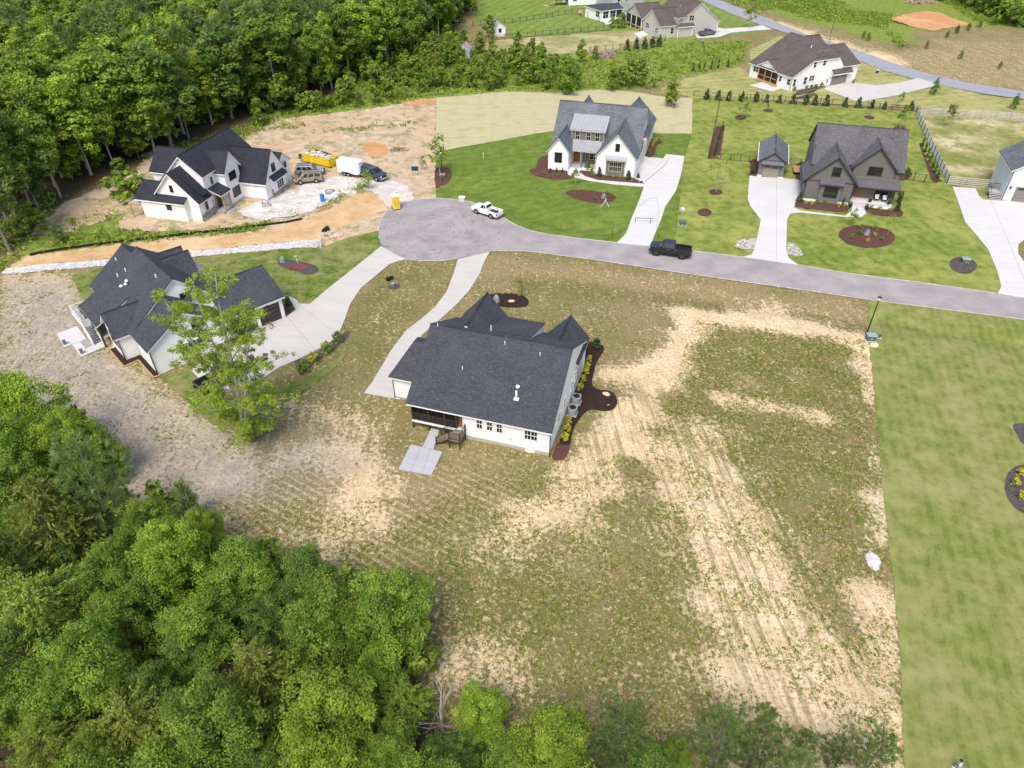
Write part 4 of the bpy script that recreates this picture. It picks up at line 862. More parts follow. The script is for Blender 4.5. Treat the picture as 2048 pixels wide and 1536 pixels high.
h.box('porch_floor', 'deck', -5.6, -4.05, -6.9, -4.25, -.2, .42); h.box('porch_floor', None, -4.05, -3.4, -6.6, -4.6, -.2, .2)
h.box('stone_base', 'stone', -5.66, -5.55, -10.36, -6.3, -.3, 1.15); h.box('stone_base', None, -5.55, -4.0, -7.0, -6.9, -.3, .4); h.box('stone_base', None, .32, .38, 1.05, 5.38, -.3, .75); h.box('bay', 'white_lap_new', .0, .3, 1.1, 5.3, -.2, 2.9); h.box('stone_base', None, -.02, .34, 1.0, 1.09, -.3, 1.4)
h.box('stone_base', None, -3.95, -3.85, -6.7, -4.3, -.3, .38)
for y in (-6.3, -4.6): h.box('porch_post', 'wood', -4.25, -4.05, y - .1, y + .1, .42, 3.1)
h.box('foundation', None, -15.42, -7.58, -11.22, -10.0, -.5, .12); h.box('foundation', None, -9.4, .02, -.62, 5.3, -.4, .3); h.box('foundation', None, -4.48, -4.44, -4.1, -.3, -.4, .35)
h.window('y', -11.2, -1, -10.9, -9.95, 1.8, 2.75, 1, 1, 'dark_trim'); h.window('y', -10.35, -1, -10.05, -9.45, 4.4, 5.5, 1, 2, 'dark_trim')
h.window('x', -5.56, 1, -8.95, -8.4, 1.4, 3.0, 1, 2, 'dark_trim'); h.window('x', -4.5, 1, -3.1, -1.25, 3.85, 5.2, 2, 2, 'dark_trim'); h.window('x', -4.5, 1, -3.05, -1.05, 1.05, 2.65, 3, 3, 'dark_trim'); h.window('x', -6.05, 1, -5.65, -5.2, 4.2, 5.3, 1, 2, 'dark_trim')
h.window('x', 0, 1, 2.1, 3.25, 3.85, 5.2, 1, 2, 'dark_trim'); h.window('x', .3, 1, 2.3, 4.4, .85, 2.45, 3, 1); h.window('x', 0, 1, 5.9, 6.6, 3.2, 4.2, 1, 1, 'dark_trim')
MB().box(-5.62, -5.56, -5.9, -4.9, .42, 2.5).build('door', M['dark_trim'], h.root)
h.box('patio_cover', 'deck', -17.4, -15.4, -11.6, -7.4, 2.25, 2.4); h.box('patio_beam', 'wood', -17.4, -15.4, -11.75, -11.6, 2.15, 2.42)
for x, y in ((-17.2, -11.6), (-17.2, -7.6)): h.box('patio_post', 'wood', x - .08, x + .08, y - .08, y + .08, -.3, 2.25)
h.done()

# ---- 4: white brick house with silver metal dormer (origin: right front corner)
h = House('brick_house', 'white brick house with grey roof and silver metal dormer on the bright lawn', 'house', G(1080 + 1535 / 8.192, 190 + 1365 / 8.192), -16, 'white_brick', 'sh_grey', 'tan_trim')
h.gable('y', 0, 7.0, -15.5, -11.85, 3.85, 3.85, -13.68, 6.05, ov=.35, o0=.35, o1=0)
h.gable('y', 0, 9.0, -6.8, 0, 3.75, 3.75, -3.4, 7.55, ov=.35, o0=.35, o1=0)
h.gable('x', -15.6, -.1, 4.5, 15.5, 3.8, 3.9, 10.0, 9.3, ov=.35, o0=.35, o1=.35)
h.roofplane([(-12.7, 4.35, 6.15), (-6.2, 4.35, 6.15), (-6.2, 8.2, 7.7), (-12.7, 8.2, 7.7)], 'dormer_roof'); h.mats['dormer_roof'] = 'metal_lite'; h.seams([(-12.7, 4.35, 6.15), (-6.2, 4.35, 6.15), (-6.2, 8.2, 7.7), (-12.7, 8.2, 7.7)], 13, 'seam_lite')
h.box('dormer_wall', 'grey_bay', -12.35, -6.5, 4.7, 8.0, 3.4, 5.95); h.box('dormer_trim', 'tan_trim', -12.4, -12.3, 4.66, 4.72, 4.1, 5.95); h.box('dormer_trim', None, -6.56, -6.46, 4.66, 4.72, 4.1, 5.95)
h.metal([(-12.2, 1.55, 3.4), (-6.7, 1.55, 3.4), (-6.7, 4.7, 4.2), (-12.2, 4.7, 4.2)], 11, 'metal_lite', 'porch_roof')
h.gable('y', 10.0, 22.6, -5.9, .45, 4.0, 4.0, -2.7, 8.1, ov=.35, o0=0, o1=.35, hip1=2.6)
h.gable('y', 10.5, 15.4, -12.9, -10.3, 7.3, 7.3, -11.6, 8.9, ov=.3, o0=0, o1=.3)
h.box('porch_floor', 'deck', -11.85, -6.8, 1.3, 4.0, -.1, .42); h.box('porch_step', 'white', -11.7, -9.6, .55, 1.3, -.1, .25); h.box('porch_step', None, -9.6, -6.85, 1.1, 1.3, -.1, .45)
h.box('porch_wall', 'grey_bay', -11.84, -6.81, 4.0, 4.5, .42, 3.6); h.box('porch_post', 'grey_bay', -9.9, -9.66, 1.45, 1.69, .42, 3.3)
MB().box(-11.9, -10.3, 3.93, 3.98, .45, 2.55).build('door_frame', M['white'], h.root); MB().box(-11.7, -10.5, 3.88, 3.93, .5, 2.45).build('door', M['door_wood'], h.root)
h.window('y', 4.0, -1, -9.5, -7.3, 1.1, 2.25, 3, 2, 'tan_trim')
h.box('bay', 'grey_bay', -5.0, -1.8, -.3, 0, .15, 3.2); h.box('bay_base', 'white', -5.0, -1.8, -.28, 0, -.1, .15)
h.metal([(-5.1, -.85, 3.25), (-1.6, -.85, 3.25), (-1.6, .05, 3.7), (-5.1, .05, 3.7)], 7, 'metal_lite', 'awning')
h.window('y', -.3, -1, -4.5, -2.2, .95, 2.7, 3, 2, 'tan_trim', gx=1); h.window('y', 0, -1, -3.68, -2.9, 4.4, 5.75, 1, 2, 'dark_trim'); h.window('y', 0, -1, -14.35, -12.98, 1.45, 3.25, 2, 3, 'dark_trim')
for a in (-11.75, -9.75, -8.15): h.window('y', 4.7, -1, a, a + .88, 4.18, 5.72, 1, 2, 'tan_trim', gx=1)
garage_door(h, 'x', .45, 1, 13.0, 16.0, .1, 2.4, 'tan_trim', 4, False); h.box('side_wall', 'tan_trim', 0.0, .42, 7.0, 10.8, 0, 3.5)
h.pipe([(.07, -.05, 3.3), (.07, -.05, 0)], .05, 'tan_trim'); h.pipe([(-6.95, -.05, 3.3), (-6.95, .0, 0)], .05, 'white', 'corner_pipe')
h.box('wall_lamp', 'black', .02, .25, 3.0, 3.2, 2.4, 2.8)
h.box('foundation', None, -15.4, -.1, .05, 15.3, -.4, .02)
h.done()

# ---- 5: dark grey house and 6: its garage
h = House('grey_house', 'dark grey board and batten house with two front gables and white porch slab', 'house', G(1600 + 30 / 7.3125, 230 + 1250 / 7.3125), -16, 'grey_batten', 'sh_char', 'dark_trim')
h.gable('y', 0, 6.8, 0, 7.1, 4.2, 4.2, 3.75, 7.85, ov=.7, o0=.45, o1=0, zb=.45)
h.gable('x', .6, 14.1, 3.35, 14.6, 5.4, 5.4, 9.0, 10.0, ov=.35, o0=.25, o1=.4, zb=.3)
h.gable('y', 2.95, 8.2, 6.9, 13.0, 5.75, 5.75, 9.95, 8.9, ov=.4, o0=.4, o1=0, zb=3.9)
h.roofplane([(7.6, .75, 3.0), (14.4, .75, 3.0), (14.4, 3.3, 3.85), (7.6, 3.3, 3.85)])
h.roofplane([(-.75, 8.0, 2.7), (-.75, .5, 2.7), (.05, .5, 3.45), (.05, 8.0, 3.45)])
h.box('brick_base', 'white', 0.02, 7.08, .02, 3, -.3, .45); h.box('brick_base', None, 7.3, 13.5, .1, 2.3, -.3, .56)
h.box('porch_floor', 'concrete2', 7.2, 13.6, .05, 2.4, .56, .64); h.box('porch_wall', 'grey_batten', 7.1, 13.9, 2.4, 3.3, .64, 3.9); h.box('porch_wall', None, 13.4, 13.9, 2.0, 2.4, .64, 3.2)
for i in range(3): h.box('porch_step', 'concrete', 7.6, 9.7, -.95 + .32 * i, -.63 + .32 * i, -.1, .16 * (i + 1) + .02)
for x in (13.45, 7.3): h.box('porch_post', 'dark_trim', x - .12, x + .12, .85, 1.09, .64, 3.0)
h.box('bay', 'grey_bay', 2.2, 5.4, -.32, 0, .4, 3.4); h.roofplane([(1.95, -.75, 3.35), (5.65, -.75, 3.35), (5.65, .05, 4.05), (1.95, .05, 4.05)])
h.window('y', -.32, -1, 2.85, 5.0, 1.1, 2.9, 1, 2, 'dark_trim'); h.window('y', 0, -1, 3.35, 4.7, 4.5, 6.0, 1, 2, 'dark_trim'); h.window('y', 2.95, -1, 9.05, 11.2, 4.2, 5.65, 2, 3, 'dark_trim'); h.window('y', 2.4, -1, 11.0, 12.9, 1.1, 2.2, 2, 1, 'dark_trim')
MB().box(8.0, 9.0, 2.34, 2.4, .64, 2.65).build('door', M['door_wood'], h.root)
h.box('wall_band', 'dark_trim', 0, 7.1, -.04, 0, 3.5, 3.62); h.box('wall_band', None, 7.2, 14.1, 3.26, 3.3, 3.86, 3.96)
for x, y, z1 in ((-.03, -.03, 3.4), (7.13, -.03, 3.4), (14.12, 3.28, 5.2)): h.pipe([(x, y, z1), (x, y, .4)], .06)
for y0, y1, z0, z1 in ((5.1, 5.7, 6.5, 7.6), (6.9, 7.4, 3.7, 4.5)): h.window('x', .6, -1, y0, y1, z0, z1, 1, 1, 'dark_trim')
h.box('eave_return', 'sh_char', 6.1, 7.4, 3.0, 3.3, 5.35, 5.5); h.box('eave_return', None, 12.4, 13.6, 3.0, 3.3, 5.35, 5.5)
h.box('rear_deck', 'wood', -1.2, .5, 11.0, 14.0, .6, .75)
garage_door(h, 'x', 0, -1, 1.4, 4.0, .1, 2.4, 'gdoor_dark'); garage_door(h, 'x', 0, -1, 4.4, 6.8, .1, 2.4, 'gdoor_dark')
h.done()
h = House('detached_garage', 'small grey single car garage with its gable over a taupe door', 'garage', G(1480 + 400 / 11.81, 250 + 1210 / 11.81), -17, 'grey_batten', 'sh_grey', 'dark_trim')
h.gable('y', 0, 9.2, 0, 4.3, 3.1, 3.1, 2.15, 4.6, ov=.35, o0=.3, o1=.3)
h.box('gutter', 'white', -.47, -.37, -.3, 9.5, 2.78, 2.9); h.box('gutter', None, 4.67, 4.77, -.3, 9.5, 2.78, 2.9)
h.roofplane([(.25, -.6, 2.5), (4.0, -.6, 2.5), (4.0, .02, 3.0), (.25, .02, 3.0)])
h.box('brick_base', 'white', -.05, .7, -.12, .02, -.1, .35); h.box('brick_base', None, 3.5, 4.35, -.12, .02, -.1, .35); h.box('pier', 'grey_bay', .1, .65, -.1, 0, .35, 2.5); h.box('pier', None, 3.55, 4.2, -.1, 0, .35, 2.5)
garage_door(h, 'y', 0, -1, .72, 3.48, .05, 2.15, 'gdoor'); h.box('wall_band', 'dark_trim', .2, 4.1, -.05, 0, 2.98, 3.08)
h.done()

# ---- 7: brown roofed house upper right (origin: near corner; x along the garage side)
h = House('brown_roof_house', 'white house with brown roof, screened porch and taupe double garage door near the far road', 'house', G(1490 + 755 / 8.533, 50 + 1135 / 8.533), 25, 'white_batten' if 'white_batten' in M else 'white_lap', 'sh_brown')
h.m('wall').prism([(0, 0, 0), (15.3, 0, 0), (15.3, 0, 4.3), (13.5, 0, 6.1), (5.3, 0, 6.0), (0, 0, 3.35)], (0, 4.0, 0))
h.m('wall').prism([(0, 4.0, 0), (0, 14.4, 0), (0, 14.4, 3.35), (0, 4, 3.35)], (17.5, 0, 0)); h.box('wall', None, 15.3, 20.2, 0.02, 8.5, 0, 3.9)
h.m('wall').prism([(0, 14.2, 3.3), (11, 14.2, 8.8), (20, 14.2, 4.0), (20, 14.2, 3.3)], (0, .2, 0))
E0 = [(-.4, -.35, 3.3), (5.2, -.35, 6.2), (11.0, 4.0, 9.2), (11.0, 14.7, 9.2), (-.4, 14.7, 3.3)]
h.roofplane([(-.4, -.35, 3.3), (-.4, 14.7, 3.3), (11.0, 14.7, 9.2), (11.0, 4.3, 9.2), (5.2, -.35, 6.3)][::-1])
h.roofplane([(5.2, -.35, 6.3), (13.4, -.35, 6.3), (12.6, 4.2, 8.4), (11.0, 4.3, 9.2)])
h.roofplane([(15.4, -.4, 4.1), (20.6, -.4, 4.1), (18.4, 4.2, 8.1), (12.4, 4.2, 8.1)])
h.roofplane([(20.6, -.4, 4.1), (20.6, 8.8, 4.1), (18.4, 4.2, 8.1)]); h.roofplane([(20.6, 8.8, 4.1), (11.0, 8.8, 4.1), (11.0, 4.2, 8.1), (18.4, 4.2, 8.1)])
h.gable('x', 11.0, 19.5, 7.9, 14.4, 4.3, 4.3, 11.6, 8.7, ov=.4, o0=0, o1=.4, hip1=2.4)
h.roofplane([(11.0, 4.3, 9.2), (11.0, 14.7, 9.2), (17, 14.7, 6.2), (17, 4.3, 6.2)][::-1])
h.gable('x', -.05, 4.6, 4.7, 12.1, 3.3, 3.3, 8.4, 5.15, ov=.35, o0=.4, o1=0, walls=False)
h.m('porch_gable', 'white_lap').prism([(-.12, 4.7, 3.05), (-.12, 12.1, 3.05), (-.12, 8.4, 4.9)], (.1, 0, 0))
h.box('porch_opening', 'screen', -.04, .02, 4.5, 11.2, .4, 2.95)
for y in (4.5, 6.7, 8.9, 11.2): h.box('porch_post', 'wood', -.14, .0, y - .1, y + .1, -.2, 3.0)
for z in (.4, 1.4): h.box('porch_rail', 'wood', -.12, -.02, 4.5, 11.2, z - .07, z + .07)
h.box('porch_rail', None, -.7, -.1, 4.3, 11.3, .1, .3)
h.box('porch_step', 'wood', -1.2, -.2, 4.0, 5.0, -.1, .35)
for a0, a1, z0, z1, nx in ((.5, 1.4, 1.05, 2.75, 1), (3.65, 4.75, 1.15, 2.85, 1), (5.25, 6.9, 1.65, 2.95, 2), (5.65, 6.6, 4.6, 5.9, 1), (8.5, 9.5, 4.75, 6.0, 1), (10.9, 11.6, .7, 1.6, 1)): h.window('y', 0, -1, a0, a1, z0, z1, nx, 2)
for a0, a1, z0, z1, nx in ((11.4, 13.3, 1.5, 2.85, 2), (3.1, 4.1, 1.35, 2.65, 1), (.2, 1.4, 1.25, 2.6, 1)): h.window('x', 0, -1, a0, a1, z0, z1, nx, 2)
garage_door(h, 'y', 0, -1, 12.6, 17.5, .0, 2.0, 'gdoor', 4, True)
h.roofplane([(12.0, -.95, 2.7), (18.2, -.95, 2.7), (18.2, .0, 3.6), (12.0, .0, 3.6)])
h.pipe([(-.06, -.06, 3.1), (-.06, -.06, 0)], .06); h.pipe([(20.2, -.06, 3.8), (20.2, -.06, 0)], .06, 'white', 'corner_pipe'); h.vent(8.3, 4.4, 8.0, .4, .1)
h.box('wall_lamp', 'black', 11.95, 12.15, -.15, 0, 1.6, 1.9); h.box('foundation', None, .03, 15.2, .03, 14.3, -.4, .1)
h.done()

# ---- 8: grey house at the top (origin: near corner)
h = House('greige_house', 'greige house with white trimmed gables and screened porch at the top of the photo', 'house', G(1210 + 925 / 8.533, 655 / 8.533), 20, 'greige', 'sh_brown')
h.gable('x', 0, 8.0, 0, 10.3, 3.55, 3.55, 5.2, 7.0, ov=.35, o0=.35, o1=0)
h.gable('y', .0, 14.5, 5.3, 19.8, 3.5, 3.6, 12.6, 8.9, ov=.35, o0=.35, o1=.3, walls=False)
h.m('wall').prism([(5.3, 0, 0), (19.6, 0, 0), (19.6, 0, 3.4), (12.6, 0, 8.6), (7.8, 0, 5.1), (5.3, 0, 4.9)], (0, 14, 0))
h.roofplane([(4.9, -.35, 5.1), (8.3, -.35, 5.4), (11.0, 4.0, 7.6), (6.5, 4.0, 6.9)])
h.gable('x', -.2, 8, 11.0, 21.5, 3.7, 3.7, 16.0, 6.7, ov=.35, o0=.4, o1=0, walls=False)
h.m('porch_gable', 'greige').prism([(-.2, 11.2, 3.4), (-.2, 21.3, 3.4), (-.2, 16, 6.45)], (.2, 0, 0)); h.box('porch_opening', 'screen', -.1, -.04, 11.4, 21.2, .9, 3.4); h.box('wall', None, 0, 8, 11.2, 21.2, .6, 3.5)
for y in (11.2, 14.5, 17.8, 21.2): h.box('porch_post', 'white', -.25, -.05, y - .12, y + .12, 0, 3.4)
h.box('porch_beam', 'wood', -.3, -.05, 11.2, 21.2, .65, .95)
for i in range(5): h.box('porch_stairs', 'wood', -.7 - .28 * i, -.42 - .28 * i, 10.2, 11.4, .7 - .15 * i, .78 - .15 * i)
h.window('x', 0, -1, 6.4, 8.8, 1.4, 2.9, 3, 2); h.window('x', 0, -1, 1.2, 2.8, 1.0, 2.6, 2, 2)
h.window('y', 0, -1, 3.4, 4.6, .9, 2.6, 1, 2); h.window('y', 0, -1, 9.3, 11.0, 4.0, 5.6, 2, 2)
h.box('bump', 'greige', 5.4, 10.6, -.9, 0, 0, 2.9); h.roofplane([(5.1, -1.3, 2.95), (10.9, -1.3, 2.95), (10.9, .0, 3.6), (5.1, .0, 3.6)]); h.window('y', -.9, -1, 8.0, 9.5, 1.9, 2.3, 1, 1)
h.box('corner_trim', 'white', -.03, .12, -.04, .0, 0, 3.3); h.box('corner_trim', None, 5.35, 5.55, -.95, -.9, 0, 2.8); h.box('corner_trim', None, 10.4, 10.6, -.95, -.9, 0, 2.8); h.box('corner_trim', None, 19.5, 19.65, -.04, 0, 0, 3.3)
h.vent(9.5, 6, 7.0, .4, .1, 'tan_trim')
h.done()

# ---- far houses at the top edge, the right edge house, sheds
o = G(1262, 42)
h = House('white_house', 'far white house with a black roofed sunroom at the top edge', 'house', o, 30, 'white_lap', 'sh_black')
h.gable('x', -9, -1, 4, 13, 3.4, 3.4, 6.3, 4.4, ov=.35, hip0=3)
h.box('wall', None, -2, 10, 6.5, 17, 0, 7.0); h.gable('x', -2, 10, 6.5, 17, 7, 7, 11.7, 9.5)
h.window('x', -9, -1, 5, 7, 1, 2.8, 2, 2); h.window('y', 4, -1, -8.4, -6.2, .8, 2.9, 2, 2); h.window('y', 4, -1, -5.6, -3.4, .8, 2.9, 2, 2)
MB().box(-3.0, -1.1, 3.9, 4.0, .8, 2.9).build('screen_panel', M['screen'], h.root); h.window('y', 6.5, -1, 2, 3.2, 4.6, 6.2, 1, 2); h.window('y', 6.5, -1, -1.2, 0, 4.6, 6.2, 1, 2)
h.done()
h = House('white_house', 'far white house wall with wooden deck stairs cut by the top edge', 'house', G(1137, 11), 12, 'white_lap', 'sh_black')
h.gable('x', 0, 12, 0, 10, 5.5, 5.5, 5, 8.5); h.window('y', 0, -1, 1.5, 3, 1.2, 2.8, 2, 2)
h.box('deck', 'brown_paint', -4.5, 0, .5, 4, 1.6, 1.8)
for x in (-4.3, -2.3, -.3): h.box('deck_post', 'brown_paint', x - .08, x + .08, .6, .76, 0, 2.6)
for i in range(9): h.box('stair', 'wood', -4.6 - .3 * i, -4.3 - .3 * i, .6, 1.8, 1.5 - .17 * i, 1.58 - .17 * i)
h.box('slab', 'concrete', -8.6, -7.2, .3, 2.0, -.05, .1)
h.done()
# right edge house
o = G(2008, 404); h = House('white_house', 'pale grey house wall and open garage cut by the right edge', 'house', o, -18, 'pale_lap', 'sh_grey')
h.m('wall').prism([(-2.2, 1.6, 0), (-2.2, 1.6, 5.9), (-2.2, 7.2, 8.6), (-2.2, 12.8, 5.9), (-2.2, 12.8, 0)], (10, 0, 0)) if False else None
h.gable('y', 0.6, 9.5, -.4, 9.6, 5.4, 5.4, 4.6, 8.8, ov=.4, o0=.4, o1=.4)
h.window('x', -.4, -1, 4.4, 5.0, 4.4, 5.1, 1, 1); garage_door(h, 'y', .6, -1, 1.0, 5.5, .1, 2.5, 'gdoor_dark'); h.box('garage_frame', 'white', .5, .98, .5, .6, .0, 2.8); h.box('garage_frame', None, .5, 6.0, .45, .6, 2.55, 2.85)
h.pipe([(-.3, .54, 5.1), (-.3, .54, .1)], .06); h.box('wall_lamp', 'black', .1, .3, .4, .6, 2.1, 2.5)
h.box('landing', 'deck', -2.2, -.4, 1.5, 3.2, .75, .88)
for i in range(4): MB().box(-2.2, -.4, .35 + .28 * i, .63 + .28 * i, .1 + .18 * i, .16 + .18 * i).build('stair_tread', M['deck'], h.root)
for i in range(4): MB().box(-2.18, -.42, .6 + .28 * i, .63 + .28 * i, -.05 + .18 * i, .1 + .18 * i).build('stair_riser', M['brown_paint'], h.root)
h.m('railing', 'black').path([(-2.2, .4, 1.1), (-2.2, 1.5, 1.8), (-2.2, 3.2, 1.8), (-.5, 3.2, 1.8)], .04, 4)
for i in range(8): h.m('railing').tube((-2.2, 1.5 + .24 * i, .9), (-2.2, 1.5 + .24 * i, 1.8), .015, n=4); h.m('railing').tube((-2.2 + .24 * i, 3.2, .9), (-2.2 + .24 * i, 3.2, 1.8), .015, n=4)
h.done()
h = House('shed', 'small white shed with pale roof at the corner of the far fenced lawn', 'shed', G(988, 74), 20, 'white_lap', 'metal_lite', 'white')
h.gable('y', 0, 6.0, 0, 3.6, 2.6, 2.6, 1.8, 3.9, ov=.2, o0=.2, o1=.2); h.window('y', 0, -1, 1.5, 2.4, 1.1, 2.2, 1, 1, 'dark_trim'); h.done()
h = House('shed', 'small grey shed with rusty pink metal roof among green saplings', 'shed', G(915, 122), -8, 'sage', 'pink_roof' if 'pink_roof' in M else 'metal_lite', 'white')
h.gable('y', 0, 4.2, 0, 3.2, 2.9, 2.9, 1.6, 4.0, ov=.2, o0=.25, o1=.25)
for x in (-.03, 3.13): h.box('corner_trim', 'white', x, x + .1, -.05, 0, 0, 2.7)
h.box('gable_vent', 'white', 1.35, 1.85, -.06, 0, 3.1, 3.4); h.done()
# ------------------------------------------------------------------ trees and plants
def leaf_mesh(name, C, Nr, S, tone, mat, asp=.62, T=None):
    """one four cornered leaf per row of C"""
    n = len(C); Nr = Nr / (np.linalg.norm(Nr, axis=1, keepdims=True) + 1e-9)
    if T is None: T = NP.normal(size=(n, 3))
    T = T - Nr * np.sum(T * Nr, 1, keepdims=True); T /= (np.linalg.norm(T, axis=1, keepdims=True) + 1e-9)
    B = np.cross(Nr, T); s = S[:, None]
    v = np.stack([C - T * s * .55, C + B * s * asp * .5 - T * s * .05 - Nr * s * .06, C + T * s * .55, C - B * s * asp * .5 - T * s * .05 - Nr * s * .06], 1).reshape(-1, 3)
    me = bpy.data.meshes.new(name); me.vertices.add(4 * n); me.vertices.foreach_set('co', v.astype(np.float32).ravel())
    me.loops.add(4 * n); me.loops.foreach_set('vertex_index', np.arange(4 * n, dtype=np.int32)); me.polygons.add(n)
    me.polygons.foreach_set('loop_start', np.arange(0, 4 * n, 4, dtype=np.int32)); me.polygons.foreach_set('loop_total', np.full(n, 4, np.int32)); me.update(calc_edges=True)
    a = me.attributes.new('tone', 'FLOAT', 'POINT'); a.data.foreach_set('value', np.repeat(np.clip(tone, 0, 1), 4).astype(np.float32))
    me.materials.append(mat); return me
L = {'bright': leaf_mat('bright_leaves', (.145, .25, .018), (.37, .50, .055), .02, .47),
     'lone': leaf_mat('lone_tree_leaves', (.19, .30, .02), (.46, .58, .065), .0, .5),
     'mid': leaf_mat('green_leaves', (.10, .195, .020), (.26, .39, .048), .03, .45),
     'deep': leaf_mat('deep_green_leaves', (.070, .145, .022), (.175, .29, .046), .02, .42),
     'pine': leaf_mat('pine_needles', (.12, .185, .055), (.29, .385, .12), .01, .4),
     'cedar': leaf_mat('cedar_sprays', (.115, .155, .02), (.27, .31, .05), .01, .34),
     'yellow': leaf_mat('yellow_leaves', (.32, .34, .02), (.58, .55, .06), .02, .3),
     'weed': leaf_mat('weed_leaves', (.11, .18, .02), (.31, .42, .06), .03, .42),
     'ever': leaf_mat('evergreen_leaves', (.018, .045, .012), (.05, .095, .028), .03, .15)}
M['bark'] = plain('grey_bark', (.20, .17, .14), .95, .3, 3, bump=.4)
M['bark_pale'] = plain('pale_bark', (.34, .31, .27), .95, .2, 3)
def unit(n):
    d = NP.normal(size=(n, 3)); return d / np.linalg.norm(d, axis=1, keepdims=True)
def crown_pts(h, r, z0, prof, nc, lobes=.22):
    """clump centres inside a crown from height z0 to h with radius r*prof(t)"""
    t = NP.beta(1.25, 1.05, nc * 3); keep = NP.uniform(0, 1, nc * 3) < np.clip(prof(t) + .12, 0, 1); t = t[keep][:nc]; n = len(t)
    a = NP.uniform(0, 2 * math.pi, n); ph = NP.uniform(0, 6.28, 3)
    lob = 1 + lobes * np.sin(3 * a + ph[0] + 4 * t) + lobes * .6 * np.sin(5 * a + ph[1] - 7 * t)
    rad = r * prof(t) * lob * np.sqrt(NP.uniform(.12, 1.0, n))
    return np.stack([rad * np.cos(a), rad * np.sin(a), z0 + (h - z0) * t], 1), t
def leafy(name, h, r, z0, prof, nc, per, size, mat, flat=.75, lobes=.22, droop=0.0, cr=.10):
    C, t = crown_pts(h, r, z0, prof, nc, lobes); n = len(C)
    rc = h * cr * NP.uniform(.6, 1.25, n)
    D = unit(n * per); D[:, 2] = D[:, 2] * .8 + .25; D /= np.linalg.norm(D, axis=1, keepdims=True)
    k = np.repeat(np.arange(n), per)
    P = C[k] + D * rc[k][:, None] * NP.uniform(.45, 1.0, (n * per, 1)) * np.array([1, 1, flat])
    P[:, 2] -= droop * np.abs(D[:, 0] + D[:, 1]) * rc[k]
    Nr = D * .55 + unit(n * per) * .55 + np.array([0, 0, .55])
    tone = NP.uniform(.0, 1.0, n)[k] + NP.uniform(-.25, .25, n * per)
    return leaf_mesh(name, P, Nr, size * NP.uniform(.65, 1.3, n * per), tone, mat)
def needles(name, h, r, z0, prof, nc, per, size, mat, asp=.12):
    C, t = crown_pts(h, r, z0, prof, nc, .3); n = len(C); k = np.repeat(np.arange(n), per)
    out = C.copy(); out[:, 2] = 0; out /= (np.linalg.norm(out, axis=1, keepdims=True) + 1e-6)
    ax = out * .7 + np.array([0, 0, .75]) + unit(n) * .35
    D = unit(n * per) * .75 + ax[k]; D /= np.linalg.norm(D, axis=1, keepdims=True)
    P = C[k] + D * size * .5 + unit(n * per) * size * .35
    tone = NP.uniform(.15, .85, n)[k] + NP.uniform(-.2, .2, n * per)
    return leaf_mesh(name, P, np.cross(D, unit(n * per)), size * NP.uniform(.7, 1.3, n * per), tone, mat, asp, D)
def sprays(name, h, r, z0, prof, nc, per, size, mat, asp=.3, sag=.2):
    """feathery outward pointing sprays"""
    C, t = crown_pts(h, r, z0, prof, nc, .3); n = len(C); k = np.repeat(np.arange(n), per)
    out = C.copy(); out[:, 2] = 0; out /= (np.linalg.norm(out, axis=1, keepdims=True) + 1e-6)
    ax = out + unit(n) * .5 + np.array([0, 0, .15]); u = NP.uniform(-1, 1, (n * per, 1))
    P = C[k] + ax[k] * u * h * .09 + unit(n * per) * h * .022; P[:, 2] -= sag * (u[:, 0] + 1) ** 2 * h * .02
    D = ax[k] + unit(n * per) * .7; tone = NP.uniform(.15, .85, n)[k] + NP.uniform(-.2, .25, n * per)
    return leaf_mesh(name, P, unit(n * per) * .6 + np.array([0, 0, .8]), size * NP.uniform(.7, 1.3, n * per), tone, mat, asp, D)
def trunk(name, h, r, z0, mat, limbs=7, spread=.5, bend=.03, top=.92):
    mb = MB(); rng = RNG; n = 6; px, py = 0.0, 0.0; pts = []; rr = []
    for i in range(n + 1):
        t = i / n; pts.append(Vector((px, py, h * top * t))); rr.append(r * (1 - .88 * t) * (1.35 if i == 0 else 1)); px += rng.uniform(-1, 1) * bend * h * .4; py += rng.uniform(-1, 1) * bend * h * .4
    for i in range(n): mb.tube(pts[i], pts[i + 1], rr[i], rr[i + 1], 6, False)
    for i in range(limbs):
        t = max(z0 / h * .9, .12) + (.88 - z0 / h * .9) * (i + rng.random() * .7) / max(limbs, 1); t = min(t, .88); q = t * n; j = min(int(q), n - 1)
        p = pts[j].lerp(pts[j + 1], q - j); a = rng.uniform(0, 6.28); ln = spread * h * (.42 - .25 * t) * rng.uniform(.7, 1.2); r0 = r * (1 - .88 * t) * .5
        m = p + Vector((math.cos(a) * ln * .55, math.sin(a) * ln * .55, ln * .35)); e = m + Vector((math.cos(a + .3) * ln * .5, math.sin(a + .3) * ln * .5, ln * .55))
        mb.tube(p, m, r0, r0 * .6, 5, False); mb.tube(m, e, r0 * .6, r0 * .2, 4, False)
    return mb.mesh(name, mat, smooth=True)
oval = lambda t: np.sqrt(np.clip(1 - (1.9 * (t - .47)) ** 2, 0, 1))
tall = lambda t: np.clip(np.clip(t * 3.2, 0, 1) ** .6 * np.clip(1.03 - t, 0, 1) ** .6 * 1.3, 0, 1)
cone = lambda t: np.clip(1.02 - t, 0, 1) ** .8 * np.clip(t * 9 + .35, 0, 1)
piney = lambda t: np.clip(np.sin(np.pi * np.clip(t * .93 + .05, 0, 1)), 0, 1) ** .6 * (1 - .25 * t)
